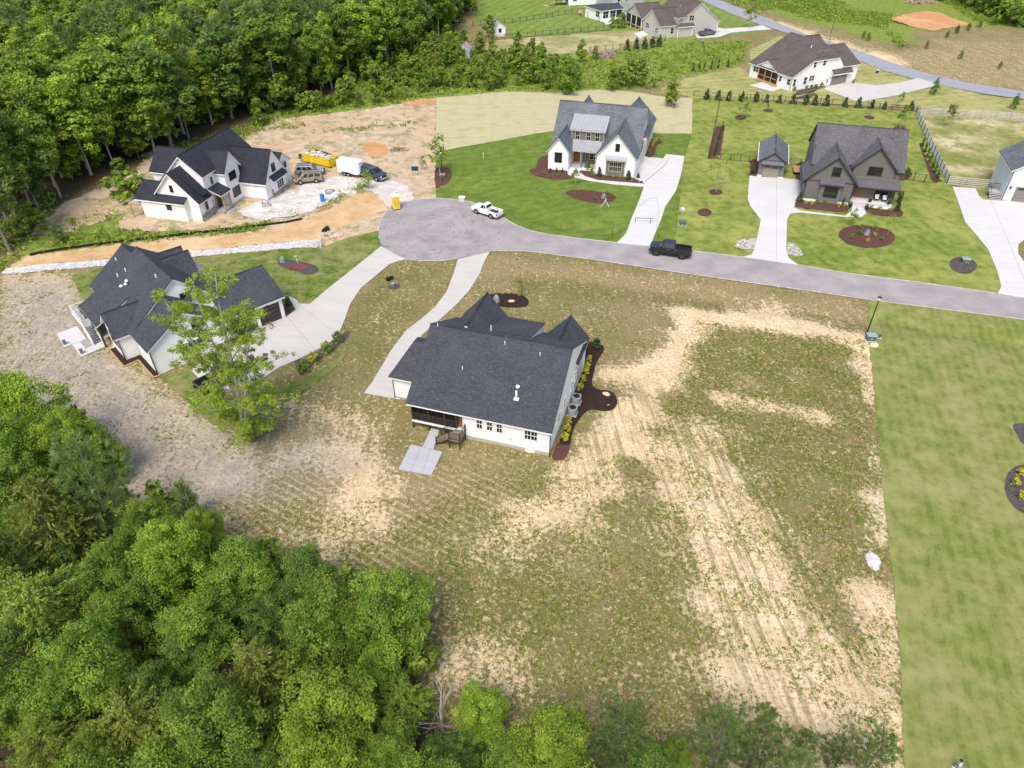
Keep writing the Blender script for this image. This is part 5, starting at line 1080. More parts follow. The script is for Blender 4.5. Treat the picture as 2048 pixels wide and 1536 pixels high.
# variant: (crown mesh, trunk mesh, unit height the meshes were made at)
VAR = {}
def variants(key, n, fn): VAR[key] = [fn(i) for i in range(n)]
variants('broad_near', 5, lambda i: (leafy('crown', 12, 4.6, 2.2, oval, 150, 150, .25, L['bright' if i < 3 else 'mid']), trunk('trunk', 12, .2, 3, M['bark']), 12))
variants('mid_near', 4, lambda i: (leafy('crown', 12, 4.3, 1.6, oval, 150, 140, .25, L['mid' if i < 3 else 'deep'], .7, .3), trunk('trunk', 12, .2, 3, M['bark']), 12))
variants('deep_near', 2, lambda i: (leafy('crown', 10, 3.8, 1.2, oval, 110, 115, .25, L['deep']), trunk('trunk', 10, .18, 2, M['bark']), 10))
variants('pine_near', 4, lambda i: (needles('crown', 12, 3.3, 1.5, piney, 330, 26, .46, L['pine']), trunk('trunk', 12, .19, 2, M['bark'], 14, .55), 12))
variants('cedar_near', 2, lambda i: (sprays('crown', 9, 2.9, .8, tall, 330, 22, .42, L['cedar'], .28), trunk('trunk', 9, .16, 1, M['bark']), 9))
variants('feather_near', 3, lambda i: (sprays('crown', 11, 5.0, 2.0, oval, 360, 26, .45, L['cedar' if i == 0 else 'weed'], .32, .3), trunk('trunk', 11, .18, 2.5, M['bark'], 10, .8), 11))
variants('poplar_far', 6, lambda i: (leafy('crown', 18, 3.5, 6.5 - 1.5 * (i % 3), tall, 90, 58, .50, L['bright' if i % 2 else 'mid'], .85, .25, cr=.062), trunk('trunk', 18, .22, 9, M['bark_pale'], 6, .4, .02), 18))
variants('broad_far', 6, lambda i: (leafy('crown', 16, 4.6, 3.0, oval, 100, 60, .54, L['mid' if i % 3 else 'bright'], .75, .3, cr=.075), trunk('trunk', 16, .22, 6, M['bark'], 7, .5, .02), 16))
variants('deep_far', 4, lambda i: (leafy('crown', 15, 4.4, 2.5, oval, 90, 54, .56, L['deep'], .75, .3, cr=.08), trunk('trunk', 15, .22, 5, M['bark'], 6), 15))
variants('pine_far', 5, lambda i: (needles('crown', 18, 3.6, 6.0, piney, 260, 15, .9, L['pine'], .2), trunk('trunk', 18, .22, 7, M['bark'], 12, .45, .015), 18))
variants('sapling', 5, lambda i: (leafy('crown', 5, 1.35, .3, tall, 46, 26, .40, L['mid' if i % 2 else 'weed'], .9, .3, cr=.10), trunk('trunk', 5, .06, .5, M['bark'], 5, .5), 5))
variants('bush', 5, lambda i: (leafy('crown', 3, 2.0, .0, lambda t: np.sqrt(np.clip(1 - t ** 2, 0, 1)), 46, 28, .38, L['weed' if i % 2 else 'mid'], .8, .3, cr=.14), trunk('trunk', 3, .07, .2, M['bark'], 6, .9), 3))
variants('young', 4, lambda i: (leafy('crown', 4, 1.0, 1.0, tall, 26, 18, .26, L['weed'], .9, .3, cr=.10), trunk('trunk', 4, .05, 1.2, M['bark_pale'], 6, .5), 4))
variants('thin', 3, lambda i: (leafy('crown', 5, 1.5, 1.6, tall, 22, 9, .26, L['weed'], .9, .3, cr=.10), trunk('trunk', 5, .05, 1.6, M['bark_pale'], 9, .6), 5))
variants('arbor', 4, lambda i: (leafy('crown', 2, .62, .05, cone, 46, 20, .17, L['ever'], .9, .1, cr=.10), None, 2))
variants('slim', 3, lambda i: (leafy('crown', 3, .48, .05, lambda t: np.clip(1 - t, 0, 1) ** .55, 40, 18, .2, L['ever'], .9, .1, cr=.07), None, 3))
variants('yellow', 3, lambda i: (leafy('crown', .8, .30, .0, oval, 26, 22, .11, L['yellow'], .9, .1, cr=.14), None, .8))
variants('shrub', 3, lambda i: (leafy('crown', .8, .32, .0, oval, 24, 18, .11, L['mid'], .9, .2, cr=.15), None, .8))
variants('bushpine', 3, lambda i: (needles('crown', 3, .9, .1, cone, 60, 16, .34, L['pine'], .2), trunk('trunk', 3, .06, .2, M['bark'], 5), 3))
def plant(name, key, loc, hgt, label, cat, group=None, wide=1.0, var=None):
    v = VAR[key]; c, t, h0 = v[(RNG.randrange(len(v)) if var is None else var % len(v))]; s = hgt / h0
    z = float(height(np.array([loc[0]]), np.array([loc[1]]))[0]) if abs(loc[0]) < 120 and loc[1] < 260 else 0.0
    root = empty(name, (loc[0], loc[1], z - .03), RNG.uniform(0, 6.28), label, cat, group); root.scale = (s * wide, s * wide, s)
    link('crown' if t else 'foliage', c, root)
    if t: link('trunk', t, root)
    return root
# -- forest, upper left: the front edge first, then rows behind it
FOREST = GP([(-420, 760), (-30, 545), (60, 472), (95, 425), (135, 398), (228, 362), (277, 342), (325, 300), (385, 290), (470, 256), (530, 226), (600, 208), (650, 190), (700, 168), (780, 140), (850, 105), (895, 70), (925, 35), (945, -5), (965, -75), (300, -75), (-420, -40)])
def poly_pts(poly, spacing, jitter=.38):
    xs = [p[0] for p in poly]; ys = [p[1] for p in poly]; r = []
    y = min(ys); row = 0
    while y < max(ys):
        x = min(xs) + (row % 2) * spacing / 2
        while x < max(xs): r.append((x + RNG.uniform(-jitter, jitter) * spacing, y + RNG.uniform(-jitter, jitter) * spacing)); x += spacing
        y += spacing * .87; row += 1
    a = np.array(r); d = sdist(poly, a[:, 0], a[:, 1]); return [(r[i], -d[i]) for i in range(len(r)) if d[i] < 0]
def in_frame(x, y, z, m=40):
    dep = y * CS - (z - CAM_H) * SN; u = 1024 + F * x / dep; v = 768 - F * (y * SN + (z - CAM_H) * CS) / dep
    return -m < u < 2048 + m and -m * 1.2 < v < 1536 + m
FL = {'poplar_far': 'tall slim leafy tree in the wood behind the unfinished house', 'broad_far': 'round crowned green tree in the wood behind the unfinished house',
      'deep_far': 'dark green broadleaf tree in the wood behind the unfinished house', 'pine_far': 'dark pine tree in the wood behind the unfinished house'}
FGN = {'poplar_far': 'tall slim trees in the upper left wood', 'broad_far': 'round crowned trees in the upper left wood', 'deep_far': 'dark broadleaf trees in the upper left wood', 'pine_far': 'pines in the upper left wood'}
cand = []
for (x, y), d in poly_pts(FOREST, 5.6):
    if in_frame(x, y, 9, 60) or in_frame(x, y, 18, 60): cand.append((d, x, y))
cand.sort(key=lambda c: c[2]); far_rest = []
for d, x, y in cand:
    right = sstep(np.array([x]), -75, -45)[0]
    w = [.42, .34, .12, .12] if right < .5 else [.14, .22, .26, .38]
    if d < 4: w = [.5, .25, .1, .15]
    if x < -70 and y < 95: w = [.1, .3, .3, .3]
    key = RNG.choices(['poplar_far', 'broad_far', 'deep_far', 'pine_far'], w)[0]
    hg = RNG.uniform(13.5, 18.5) if d > 3 else RNG.uniform(14.0, 18.5)
    if len(cand) > 330 and y > cand[min(330, len(cand) - 1)][2]: far_rest.append((x, y, hg, key)); continue
    plant('pine_tree' if key == 'pine_far' else 'forest_tree', key, (x, y), hg, FL[key], 'pine' if key == 'pine_far' else 'tree', FGN[key], RNG.uniform(.85, 1.2))
for (x, y), d in poly_pts(FOREST, 4.6):
    if d > 13 or not in_frame(x, y, 3, 20): continue
    if RNG.random() < (.72 if x < -55 else .3): continue
    key = RNG.choice(['bush', 'sapling', 'sapling']); plant('understorey_bush' if key == 'bush' else 'sapling_tree', key, (x, y), RNG.uniform(3, 7.5), 'leafy understorey growth at the foot of the upper left wood', 'bush' if key == 'bush' else 'sapling', 'understorey of the upper left wood', 1.3)
print('forest', len(cand), 'rest', len(far_rest))
def merged(name, items, label):
    """many far crowns as one mass"""
    Vs, Ts = [], []; nt = 0
    for x, y, hg, key in items:
        c, t, h0 = VAR[key][RNG.randrange(len(VAR[key]))]; n = len(c.vertices); co = np.empty(n * 3, np.float32); c.vertices.foreach_get('co', co); co = co.reshape(-1, 3) * hg / h0
        tn = np.empty(n, np.float32); c.attributes['tone'].data.foreach_get('value', tn); a = RNG.uniform(0, 6.28); R = np.array([[math.cos(a), -math.sin(a), 0], [math.sin(a), math.cos(a), 0], [0, 0, 1]])
        q = (co @ R.T + np.array([x, y, 0])).reshape(-1, 4, 3); k = NP.uniform(0, 1, len(q)) < .8; Vs.append(q[k].reshape(-1, 3)); Ts.append(tn.reshape(-1, 4)[k].ravel())
    v = np.concatenate(Vs); n = len(v) // 4; me = bpy.data.meshes.new(name); me.vertices.add(4 * n); me.vertices.foreach_set('co', v.astype(np.float32).ravel()); me.loops.add(4 * n); me.loops.foreach_set('vertex_index', np.arange(4 * n, dtype=np.int32)); me.polygons.add(n)
    me.polygons.foreach_set('loop_start', np.arange(0, 4 * n, 4, dtype=np.int32)); me.polygons.foreach_set('loop_total', np.full(n, 4, np.int32)); me.update(calc_edges=True)
    t = me.attributes.new('tone', 'FLOAT', 'POINT'); t.data.foreach_set('value', np.concatenate(Ts)); me.materials.append(L['mid']); o = link(name, me); tag(o, label, None, None, 'stuff'); return o
if far_rest: merged('woods', far_rest, 'far part of the wood behind the unfinished house')
# -- wood bottom left and bottom: crown centre in the photo, crown width in photo pixels, kind
NEAR = [(55,830,150,'broad_near'),(15,920,150,'broad_near'),(140,892,130,'broad_near'),(105,865,130,'mid_near'),(152,838,46,'sapling'),(178,880,60,'sapling'),(180,965,175,'pine_near'),(225,1000,110,'pine_near'),(20,1000,160,'broad_near'),(100,1045,150,'cedar_near'),
 (319,995,66,'sapling'),(372,1000,64,'bushpine'),(352,1125,160,'broad_near'),(300,1062,120,'broad_near'),(404,1066,92,'broad_near'),(483,1150,150,'mid_near'),(540,1108,66,'sapling'),(615,1155,125,'mid_near'),(782,1230,175,'broad_near'),(655,1252,190,'mid_near'),(722,1280,105,'deep_near'),
 (518,1352,140,'cedar_near'),(417,1465,225,'broad_near'),(662,1445,205,'broad_near'),(806,1415,120,'feather_near'),(178,1345,185,'broad_near'),(60,1400,160,'mid_near'),(86,1225,200,'feather_near'),(24,1130,150,'deep_near'),(233,1148,140,'mid_near'),(246,1248,150,'mid_near'),(398,1262,150,'mid_near'),(372,1315,120,'deep_near'),
 (272,1465,180,'feather_near'),(100,1505,170,'feather_near'),(205,1510,130,'mid_near'),(962,1428,122,'broad_near'),(1105,1495,170,'broad_near'),(1242,1460,155,'pine_near'),(1350,1510,72,'broad_near'),(1440,1475,150,'pine_near'),(1520,1478,130,'pine_near'),(1612,1488,70,'pine_near'),(1673,1500,75,'pine_near'),(1752,1503,110,'pine_near'),(870,1520,90,'deep_near'),(930,1500,90,'deep_near'),
 (545,1240,120,'deep_near'),(450,1225,110,'mid_near'),(300,1390,120,'deep_near'),(560,1455,110,'deep_near'),(760,1340,110,'mid_near'),(130,1120,110,'deep_near'),(520,1530,120,'mid_near'),(780,1520,130,'mid_near'),(1020,1530,110,'mid_near'),(1300,1545,120,'deep_near'),(1580,1550,140,'pine_near'),(40,1310,130,'deep_near'),(300,1190,110,'deep_near'),(590,1200,100,'deep_near'),(-60,960,170,'broad_near'),(-70,1180,180,'mid_near'),(-60,1400,190,'broad_near'),(350,1580,200,'mid_near'),(620,1600,200,'broad_near'),(150,1620,200,'mid_near'),(880,1620,180,'mid_near'),(1200,1620,160,'pine_near'),(1480,1620,170,'pine_near'),(1700,1610,150,'pine_near'),(1130,1445,60,'sapling'),(1190,1520,70,'pine_near'),(5,800,90,'mid_near'),(215,915,80,'mid_near'),(420,1120,90,'mid_near'),(700,1170,80,'sapling'),(840,1290,90,'sapling')]
NLAB = {'broad_near': ('bright green broadleaf tree', 'tree', 'forest_tree'), 'mid_near': ('mid green broadleaf tree', 'tree', 'forest_tree'), 'deep_near': ('dark green understorey tree', 'tree', 'forest_tree'), 'pine_near': ('blue green pine', 'pine', 'pine_tree'), 'cedar_near': ('olive green cedar', 'cedar', 'cedar_tree'), 'feather_near': ('feathery yellowish green tree', 'tree', 'forest_tree'), 'sapling': ('slender young tree', 'sapling', 'sapling_tree'), 'bushpine': ('small young pine', 'pine', 'pine_tree')}
ORD = ['first', 'second', 'third', 'fourth', 'fifth', 'sixth', 'seventh', 'eighth', 'ninth', 'tenth', 'eleventh', 'twelfth', 'thirteenth', 'fourteenth']
BANDS = [(-1, 900, 'at the upper end of the lower left wood'), (900, 1090, 'beside the bare yard, lower left wood'), (1090, 1210, 'in the upper middle of the lower left wood'), (1210, 1330, 'in the middle of the lower left wood'), (1330, 1440, 'in the lower part of the lower left wood'), (1440, 1540, 'along the bottom edge of the photo'), (1540, 9999, 'cut by the bottom edge of the photo')]
band = lambda py: [b for b in BANDS if b[0] < py <= b[1]][0][2]
count = {}
for px, py, wpx, key in sorted(NEAR):
    rel = {'broad_near': 9.2 / 12, 'mid_near': 8.8 / 12, 'deep_near': 7.8 / 10, 'pine_near': 7.2 / 12, 'cedar_near': 5.8 / 9, 'feather_near': 10.4 / 11, 'sapling': .6, 'bushpine': .6}[key]
    zc = 6.0
    for _ in range(4):
        p = G(px, py, zc); dep = p.y * CS - (zc - CAM_H) * SN; width = wpx * dep / F; hg = min(max(width / rel, 2.5), 15) * (.88 + .3 * ((px * 37 + py * 11) % 100) / 100); zc = hg * .58
    wide = min(max(width * .9 / (hg * rel), .7), 1.3); base = NLAB[key][0]; q = (key, band(py)); k_ = count[q] = count.get(q, 0) + 1
    tot = sum(1 for n in NEAR if n[3] == key and band(n[1]) == band(py))
    lab = base + ' ' + band(py) + ('' if tot == 1 else ', ' + ORD[k_ - 1] + ' from left')
    plant(NLAB[key][2], key, (p.x, p.y), hg, lab, NLAB[key][1], base + 's of the lower left wood', wide)
# dead tree with bare branches
mb = MB(); 
for i in range(9):
    a = RNG.uniform(0, 6.28); p = Vector((0, 0, .5 + .3 * i)); q = p + Vector((math.cos(a) * 1.2, math.sin(a) * 1.2, 1.5)); mb.tube(p, q, .05, .025, 5, False)
    for j in range(3): b = a + RNG.uniform(-.9, .9); mb.tube(p.lerp(q, .5 + .2 * j), p.lerp(q, .5 + .2 * j) + Vector((math.cos(b) * .9, math.sin(b) * .9, .8)), .022, .008, 4, False)
mb.tube((0, 0, 0), (.2, .1, 4.2), .12, .03, 6); g = G(884, 1462)
rt = empty('dead_tree', (g.x, g.y, 0), 0, 'bare grey dead tree between green crowns at the bottom edge', 'tree'); mb.build('trunk', M['bark_pale'], rt)
# -- lone tree in front of the left house
def lone_tree():
    b = G(497, 882); root = empty('lone_tree', (b.x, b.y, 0), 0, 'tall airy bright green tree standing alone before the left house', 'tree')
    Ht = 18.2; mb = MB(); Cs = []; rng = random.Random(8)
    stems = [((0, 0), (.8, 1.6), Ht, .26), ((-.1, .1), (-4.6, 2.0), Ht * .86, .17), ((.05, 0), (-1.5, 1.6), Ht * .95, .17), ((.1, 0), (3.0, 1.0), Ht * .84, .17)]
    for (bx, by), (tx, ty), hh, r in stems:
        pts = []; n = 9
        for i in range(n + 1): t = i / n; pts.append(Vector((bx + tx * t ** 1.3 + rng.uniform(-.12, .12), by + ty * t ** 1.3 + rng.uniform(-.12, .12), hh * t)))
        for i in range(n): mb.tube(pts[i], pts[i + 1], r * (1 - .85 * i / n), r * (1 - .85 * (i + 1) / n), 7, False)
        nb = 23
        for j in range(nb):
            t = .10 + .86 * j / nb + rng.uniform(-.02, .02); q = t * n; i = min(int(q), n - 1); p = pts[i].lerp(pts[i + 1], q - i); a = j * 2.4 + rng.uniform(-.4, .4)
            ln = (4.9 * (1 - t) ** .75 * min(1, t * 4) + .9) * rng.uniform(.6, 1.1) * (1 if hh > 16 else .8) * (1.35 if t < .45 and math.cos(a) > .3 else 1); up = .12 + .6 * t
            e = p + Vector((math.cos(a) * ln, math.sin(a) * ln, ln * up)); mb.tube(p, e, r * (1 - t) * .35 + .018, .012, 5, False)
            for s in range(4):
                f = .35 + .22 * s; w = p.lerp(e, min(f, 1)); Cs.append(w + Vector((rng.uniform(-.35, .35), rng.uniform(-.35, .35), rng.uniform(-.1, .3))))
                if s < 3: w2 = w + Vector((rng.uniform(-.8, .8), rng.uniform(-.8, .8), rng.uniform(.1, .6))); mb.tube(w, w2, .012, .006, 4, False); Cs.append(w2)
        Cs.append(pts[-1] + Vector((0, 0, .2)))
    for j in range(26): a = rng.uniform(0, 6.28); rr = rng.uniform(.2, 1.1); Cs.append(Vector((math.cos(a) * rr, math.sin(a) * rr, rng.uniform(.3, 2.6))))
    C = np.array([tuple(c) for c in Cs]); per = 54; k = np.repeat(np.arange(len(C)), per); D = unit(len(k)); rc = NP.uniform(.25, .72, len(C))
    P = C[k] + D * rc[k][:, None] * NP.uniform(.3, 1, (len(k), 1)) * np.array([1, 1, .7]); tone = NP.uniform(.25, .85, len(C))[k] + NP.uniform(-.25, .25, len(k))
    link('crown', leaf_mesh('crown', P, D * .5 + unit(len(k)) * .5 + np.array([0, 0, .6]), .19 * NP.uniform(.65, 1.3, len(k)), tone, L['lone'], .6), root); mb.build('trunk', M['bark_pale'], root, smooth=True)
lone_tree()
# -- scrub belt of saplings and bushes between the sand and the far lots
SCRUB = GP([(500, 262), (545, 238), (640, 205), (720, 160), (800, 125), (880, 80), (930, 100), (990, 110), (1090, 118), (1140, 132), (1165, 165), (1150, 182), (1010, 178), (870, 190), (790, 205), (700, 218), (620, 228), (550, 240)])
for (x, y), d in poly_pts(SCRUB, 4.3):
    if RNG.random() < .12: continue
    key = RNG.choices(['sapling', 'bush', 'bushpine'], [.55, .38, .07])[0]; hg = RNG.uniform(3.5, 6.5) if key == 'sapling' else RNG.uniform(2.2, 3.8)
    nm, lb, gp = {'sapling': ('sapling_tree', 'leafy green sapling in the scrub belt beyond the sand', 'saplings in the scrub belt'), 'bush': ('wild_bush', 'rounded wild bush in the scrub belt beyond the sand', 'wild bushes in the scrub belt'), 'bushpine': ('pine_tree', 'little dark pine in the scrub belt beyond the sand', 'little pines in the scrub belt')}[key]
    plant(nm, key, (x, y), hg, lb, 'sapling' if key == 'sapling' else 'bush' if key == 'bush' else 'pine', gp, RNG.uniform(.85, 1.25))
for px, py, hp, key, lb, nm, cat in [(1132,188,62,'sapling','tall pointed sapling at the edge of the straw yard','sapling_tree','sapling'),(1062,112,30,'sapling','pointed green sapling beside the thin grass lot, left one','sapling_tree','sapling'),(1085,118,26,'sapling','darker sapling beside the thin grass lot, right one','sapling_tree','sapling'),(1163,124,34,'sapling','bushy sapling near the brush pile','sapling_tree','sapling'),(1190,120,22,'bushpine','little pine left of the brush pile','pine_tree','pine'),
    (1227,182,40,'sapling','sapling behind the ridge of the white brick house','sapling_tree','sapling'),(1268,172,42,'bush','dark rounded bush in the weedy field behind the white brick house','wild_bush','bush'),(1342,214,46,'sapling','dense dark green tree at the corner of the straw yard','yard_tree','tree'),(880,346,62,'young','young leafy tree standing in the mulch half round','yard_tree','tree'),(737,380,36,'young','small bright tree before the black covered pickup','sapling_tree','sapling'),
    (255,396,48,'bush','dark rounded bush at the left end of the unfinished house','wild_bush','bush'),(122,486,40,'bushpine','dark bush behind the silt fence at the wood edge','wild_bush','bush'),(980,76,36,'sapling','sapling beside the small white shed','sapling_tree','sapling'),(846,340,24,'young','thin sapling beside the small green sign','sapling_tree','sapling'),
    (1497,56,42,'young','slim oval tree in the verge of the far drive','yard_tree','tree'),(1866,190,26,'bushpine','small tree in the verge beside the far drive end','yard_tree','tree'),(2026,218,24,'bushpine','small tree in the verge near the right edge','yard_tree','tree'),(1797,214,26,'young','small loose tree near the end of the evergreen row','yard_tree','tree'),
    (1040,592,30,'young','small dark leaved tree in the front mulch bed of the dark roofed house','yard_tree','tree'),(1150,371,30,'young','sapling at the left end of the oval mulch island','yard_tree','tree'),(1432,384,68,'thin','tall thin pale leaved tree in a mulch ring','yard_tree','tree'),(1408,426,20,'thin','bare little tree in the ring nearest the road','yard_tree','tree'),(1484,236,36,'young','slim sapling in the left back mulch ring','yard_tree','tree'),(1534,222,14,'young','tiny sapling in the ring by the evergreen row','yard_tree','tree'),(1738,235,12,'thin','tiny thin sapling behind the grey ridge','yard_tree','tree'),(1800,258,40,'young','pale upright sapling right of the grey ridge','yard_tree','tree'),
    (1702,453,32,'young','slim tree at the back left of the big oval island','yard_tree','tree'),(1775,470,38,'thin','leaning pale tree at the right of the big oval island','yard_tree','tree'),(1892,255,40,'young','slim tree with stakes in the half sown lot','yard_tree','tree'),(1318,288,12,'young','round topped little tree at the end of the side bed','yard_tree','tree')]:
    g = G(px, py); dep = g.y * CS + CAM_H * SN; hg = hp * dep / F / .85
    plant(nm, key, (g.x, g.y), hg, lb, cat, None, 1.15 if key in ('bush',) else 1.0)
# -- evergreen rows, shrubs in beds
for i, px in enumerate([1413, 1436, 1457, 1483, 1511, 1532, 1558, 1585, 1610, 1628, 1651, 1689, 1716, 1743, 1768, 1820]):
    g = G(px, 199 + (px - 1413) * .055); plant('evergreen_shrub', 'arbor', g, RNG.uniform(1.9, 2.6), 'pointed evergreen in the long row behind the striped lawn', 'shrub', 'evergreens in the long row behind the striped lawn', 1.1)
for i, px in enumerate([1386, 1398, 1408, 1422, 1436, 1455]):
    g = G(px, 143 - (px - 1386) * .13); plant('evergreen_shrub', 'slim', g, 2.2, 'slim evergreen along the sandy strip left of the brown roofed house', 'shrub', 'evergreens along the sandy strip')
for px, py in [(1254, 100), (1272, 98), (1289, 96), (1304, 94), (1318, 92)]: plant('evergreen_shrub', 'arbor', G(px, py + 2), 3.2, 'pointed evergreen in the row below the grey house', 'shrub', 'evergreens below the grey house')
for px, py in [(1435, 312), (1438, 303), (1440, 292), (1444, 279), (1450, 262)]: plant('evergreen_shrub', 'slim', G(px - 6, py), 2.0, 'slim dark evergreen in the narrow mulch strip', 'shrub', 'slim evergreens in the narrow mulch strip')
for i in range(7):
    t = i / 6; plant('evergreen_shrub', 'slim', G(1844 + 29 * t, 293 + 66 * t), 1.8, 'dark upright shrub in the mulch along the grey board fence', 'shrub', 'shrubs along the grey board fence', 1.15)
for px, py in [(1179, 724), (1174, 738), (1171, 750), (1165, 764), (1159, 780), (1137, 848), (1134, 864), (1130, 880)]: plant('yellow_shrub', 'yellow', G(px, py), .95, 'round yellow shrub in the dark bed along the side wall', 'shrub', 'yellow shrubs along the side wall')
plant('evergreen_shrub', 'arbor', G(1192, 697), 1.7, 'cone shaped evergreen at the far end of the dark side bed', 'shrub', None, 1.3)
for px, py, k_, hg, lb in [(1098,331,'slim',2.2,'tall dark shrub at the left corner of the white brick house'),(1101,346,'arbor',1.0,'small cone shrub, left of three under the left gable'),(1113,345,'arbor',1.0,'small cone shrub, middle of three under the left gable'),(1125,346,'arbor',1.0,'small cone shrub, right of three under the left gable'),(1198,354,'arbor',1.9,'cone evergreen left of the grey bay window'),(1256,360,'arbor',1.9,'cone evergreen right of the grey bay window'),(1276,357,'arbor',1.2,'round topped evergreen at the drive corner'),
    (1174,340,'shrub',1.5,'large light green shrub beside the porch steps'),(1184,343,'shrub',.9,'small light shrub right of the porch steps'),(1214,354,'yellow',.6,'low yellow green shrub under the bay, left one'),(1226,356,'yellow',.6,'low yellow green shrub under the bay, middle one'),(1240,356,'yellow',.6,'low yellow green shrub under the bay, right one'),(1263,364,'yellow',.4,'tiny pale plant near the drive, left one'),(1278,366,'yellow',.4,'tiny pale plant near the drive, right one'),(1089,350,'shrub',.6,'low shrub at the front of the left mulch bed'),(1104,350,'shrub',.55,'low shrub in the middle of the left mulch bed'),(1116,352,'shrub',.55,'low shrub at the right of the left mulch bed'),(1072,352,'yellow',.5,'yellowish plant at the left tip of the left mulch bed'),
    (1309,285,'yellow',1.0,'yellow shrub at the back of the side bed'),(1306,291,'yellow',1.0,'yellow shrub in the middle of the side bed'),(1304,297,'yellow',.9,'yellow shrub towards the front of the side bed'),(1300,306,'shrub',.9,'green mounded shrub at the front of the side bed'),(1299,311,'shrub',.8,'low green shrub nearest the drive in the side bed'),
    (1140,388,'shrub',.5,'small plant at the left of the oval island'),(1166,390,'shrub',.5,'small plant in the middle of the oval island'),(1190,401,'shrub',.7,'light green plant at the front of the oval island'),(1209,402,'shrub',.7,'plant at the front right of the oval island'),(1222,397,'shrub',.7,'plant at the right tip of the oval island'),(1215,388,'shrub',.6,'plant at the back right of the oval island'),
    (1598,404,'arbor',1.9,'cone evergreen at the left end of the dark grey house bed'),(1610,409,'yellow',.7,'yellow green shrub under the dark grey gable, first'),(1623,411,'yellow',.7,'yellow green shrub under the dark grey gable, second'),(1633,408,'shrub',.8,'round green shrub under the bay, left'),(1650,409,'shrub',.8,'round green shrub under the bay, right'),(1676,415,'yellow',.8,'pale shrub near the steps, left'),(1689,416,'yellow',.8,'pale shrub near the steps, right'),(1685,411,'slim',1.4,'thin upright shrub at the right of the bed'),(1742,419,'shrub',.8,'round shrub under the porch, left'),(1758,421,'shrub',.8,'round shrub under the porch, middle'),(1777,424,'shrub',.7,'round shrub under the porch, right'),(1794,424,'slim',2.2,'tall dark shrub at the porch corner'),(1797,405,'arbor',1.6,'dark shrub beside the right porch wall'),(1800,392,'shrub',1.0,'shrub behind the right porch wall'),
    (1720,458,'shrub',.9,'plant at the back of the big oval island'),(1748,460,'shrub',.9,'plant at the back right of the big oval island'),(1720,470,'shrub',.9,'reddish plant left of the grey rock cover'),(1703,476,'shrub',.9,'plant at the left front of the big oval island'),(1748,473,'yellow',.7,'yellowish plant right of the grey rock cover'),(1734,486,'yellow',.8,'yellowish plant at the front of the big oval island'),(1763,482,'shrub',.8,'plant at the right of the big oval island'),
    (1505,348,'arbor',1.7,'cone evergreen left of the small garage'),(1568,345,'shrub',.9,'low flowering shrub right of the small garage'),(1600,345,'shrub',.9,'low shrub in the mulch beside the dark grey house'),(1812,350,'shrub',1.6,'wide rounded shrub behind the dark grey house corner'),(1933,531,'yellow',.5,'pale plant before the green utility cabinet'),
    (609,744,'shrub',1.7,'yellow green shrub in the mulch strip, nearest the lone tree'),(630,727,'yellow',1.5,'golden shrub in the mulch strip, second from the lone tree'),(654,705,'shrub',1.6,'shrub in the middle of the mulch strip by the drive'),(675,685,'shrub',1.5,'shrub at the far end of the mulch strip by the drive'),(578,612,'arbor',1.6,'dark shrub at the corner of the left garage'),(583,622,'shrub',.7,'low shrub at the tip of the garage corner bed'),
    (1005,588,'yellow',.5,'small plant at the back of the front mulch bed, left'),(1022,588,'shrub',.4,'small plant at the back of the front mulch bed, middle'),(1038,592,'yellow',.5,'small plant at the back of the front mulch bed, right'),
    (2038,952,'yellow',1.0,'yellow shrub at the right edge, upper one'),(2028,972,'yellow',1.0,'yellow shrub at the right edge, middle one'),(2040,998,'yellow',1.0,'yellow shrub at the right edge, lower one'),(1588,182,'shrub',1.2,'round dark shrub at the corner of the brown roofed house'),(1612,178,'shrub',1.0,'round dark shrub under the side wall, first'),(1623,177,'shrub',1.0,'round dark shrub under the side wall, second'),(1632,176,'shrub',1.0,'round dark shrub under the side wall, third'),(1643,174,'shrub',1.1,'round dark shrub nearest the garage door'),
    (1706,167,'shrub',1.0,'dark shrub at the right corner of the taupe garage door'),(1356,71,'shrub',1.5,'shrub at the foot of the grey house wall, left'),(1375,69,'shrub',1.4,'shrub at the foot of the grey house wall, middle'),(1381,64,'shrub',2.0,'taller shrub near the green bins'),(1190,36,'slim',4.0,'slim dark cypress by the far patio, left'),(1200,42,'slim',3.6,'slim dark cypress by the far patio, right'),(1223,55,'shrub',3.2,'big dark shrub before the sunroom, left'),(1243,56,'shrub',4.2,'big dark shrub before the sunroom, right')]:
    plant('yellow_shrub' if k_ == 'yellow' else 'evergreen_shrub' if k_ in ('arbor', 'slim') else 'garden_shrub', k_, G(px, py), hg, lb, 'shrub')
for px, py in [(1735,82),(1726,78),(1893,76),(1912,68),(1935,62),(1920,118),(1998,138),(1852,98),(1958,55)]:
    plant('pine_tree', 'bushpine', G(px, py), RNG.uniform(1.6, 2.8), 'small dark pine seedling on the dry slope beyond the far road', 'pine', 'pine seedlings on the dry slope')
for (x, y), d in poly_pts(GP([(1860, 8), (1900, 0), (1960, 30), (2000, 48), (2120, 55), (2200, -30), (1850, -40)]), 6.5): plant('sapling_tree', RNG.choice(['sapling', 'bush', 'bush']), (x, y), RNG.uniform(5, 8), 'green tree in the thicket at the upper right corner', 'tree', 'trees of the upper right thicket', 1.2)
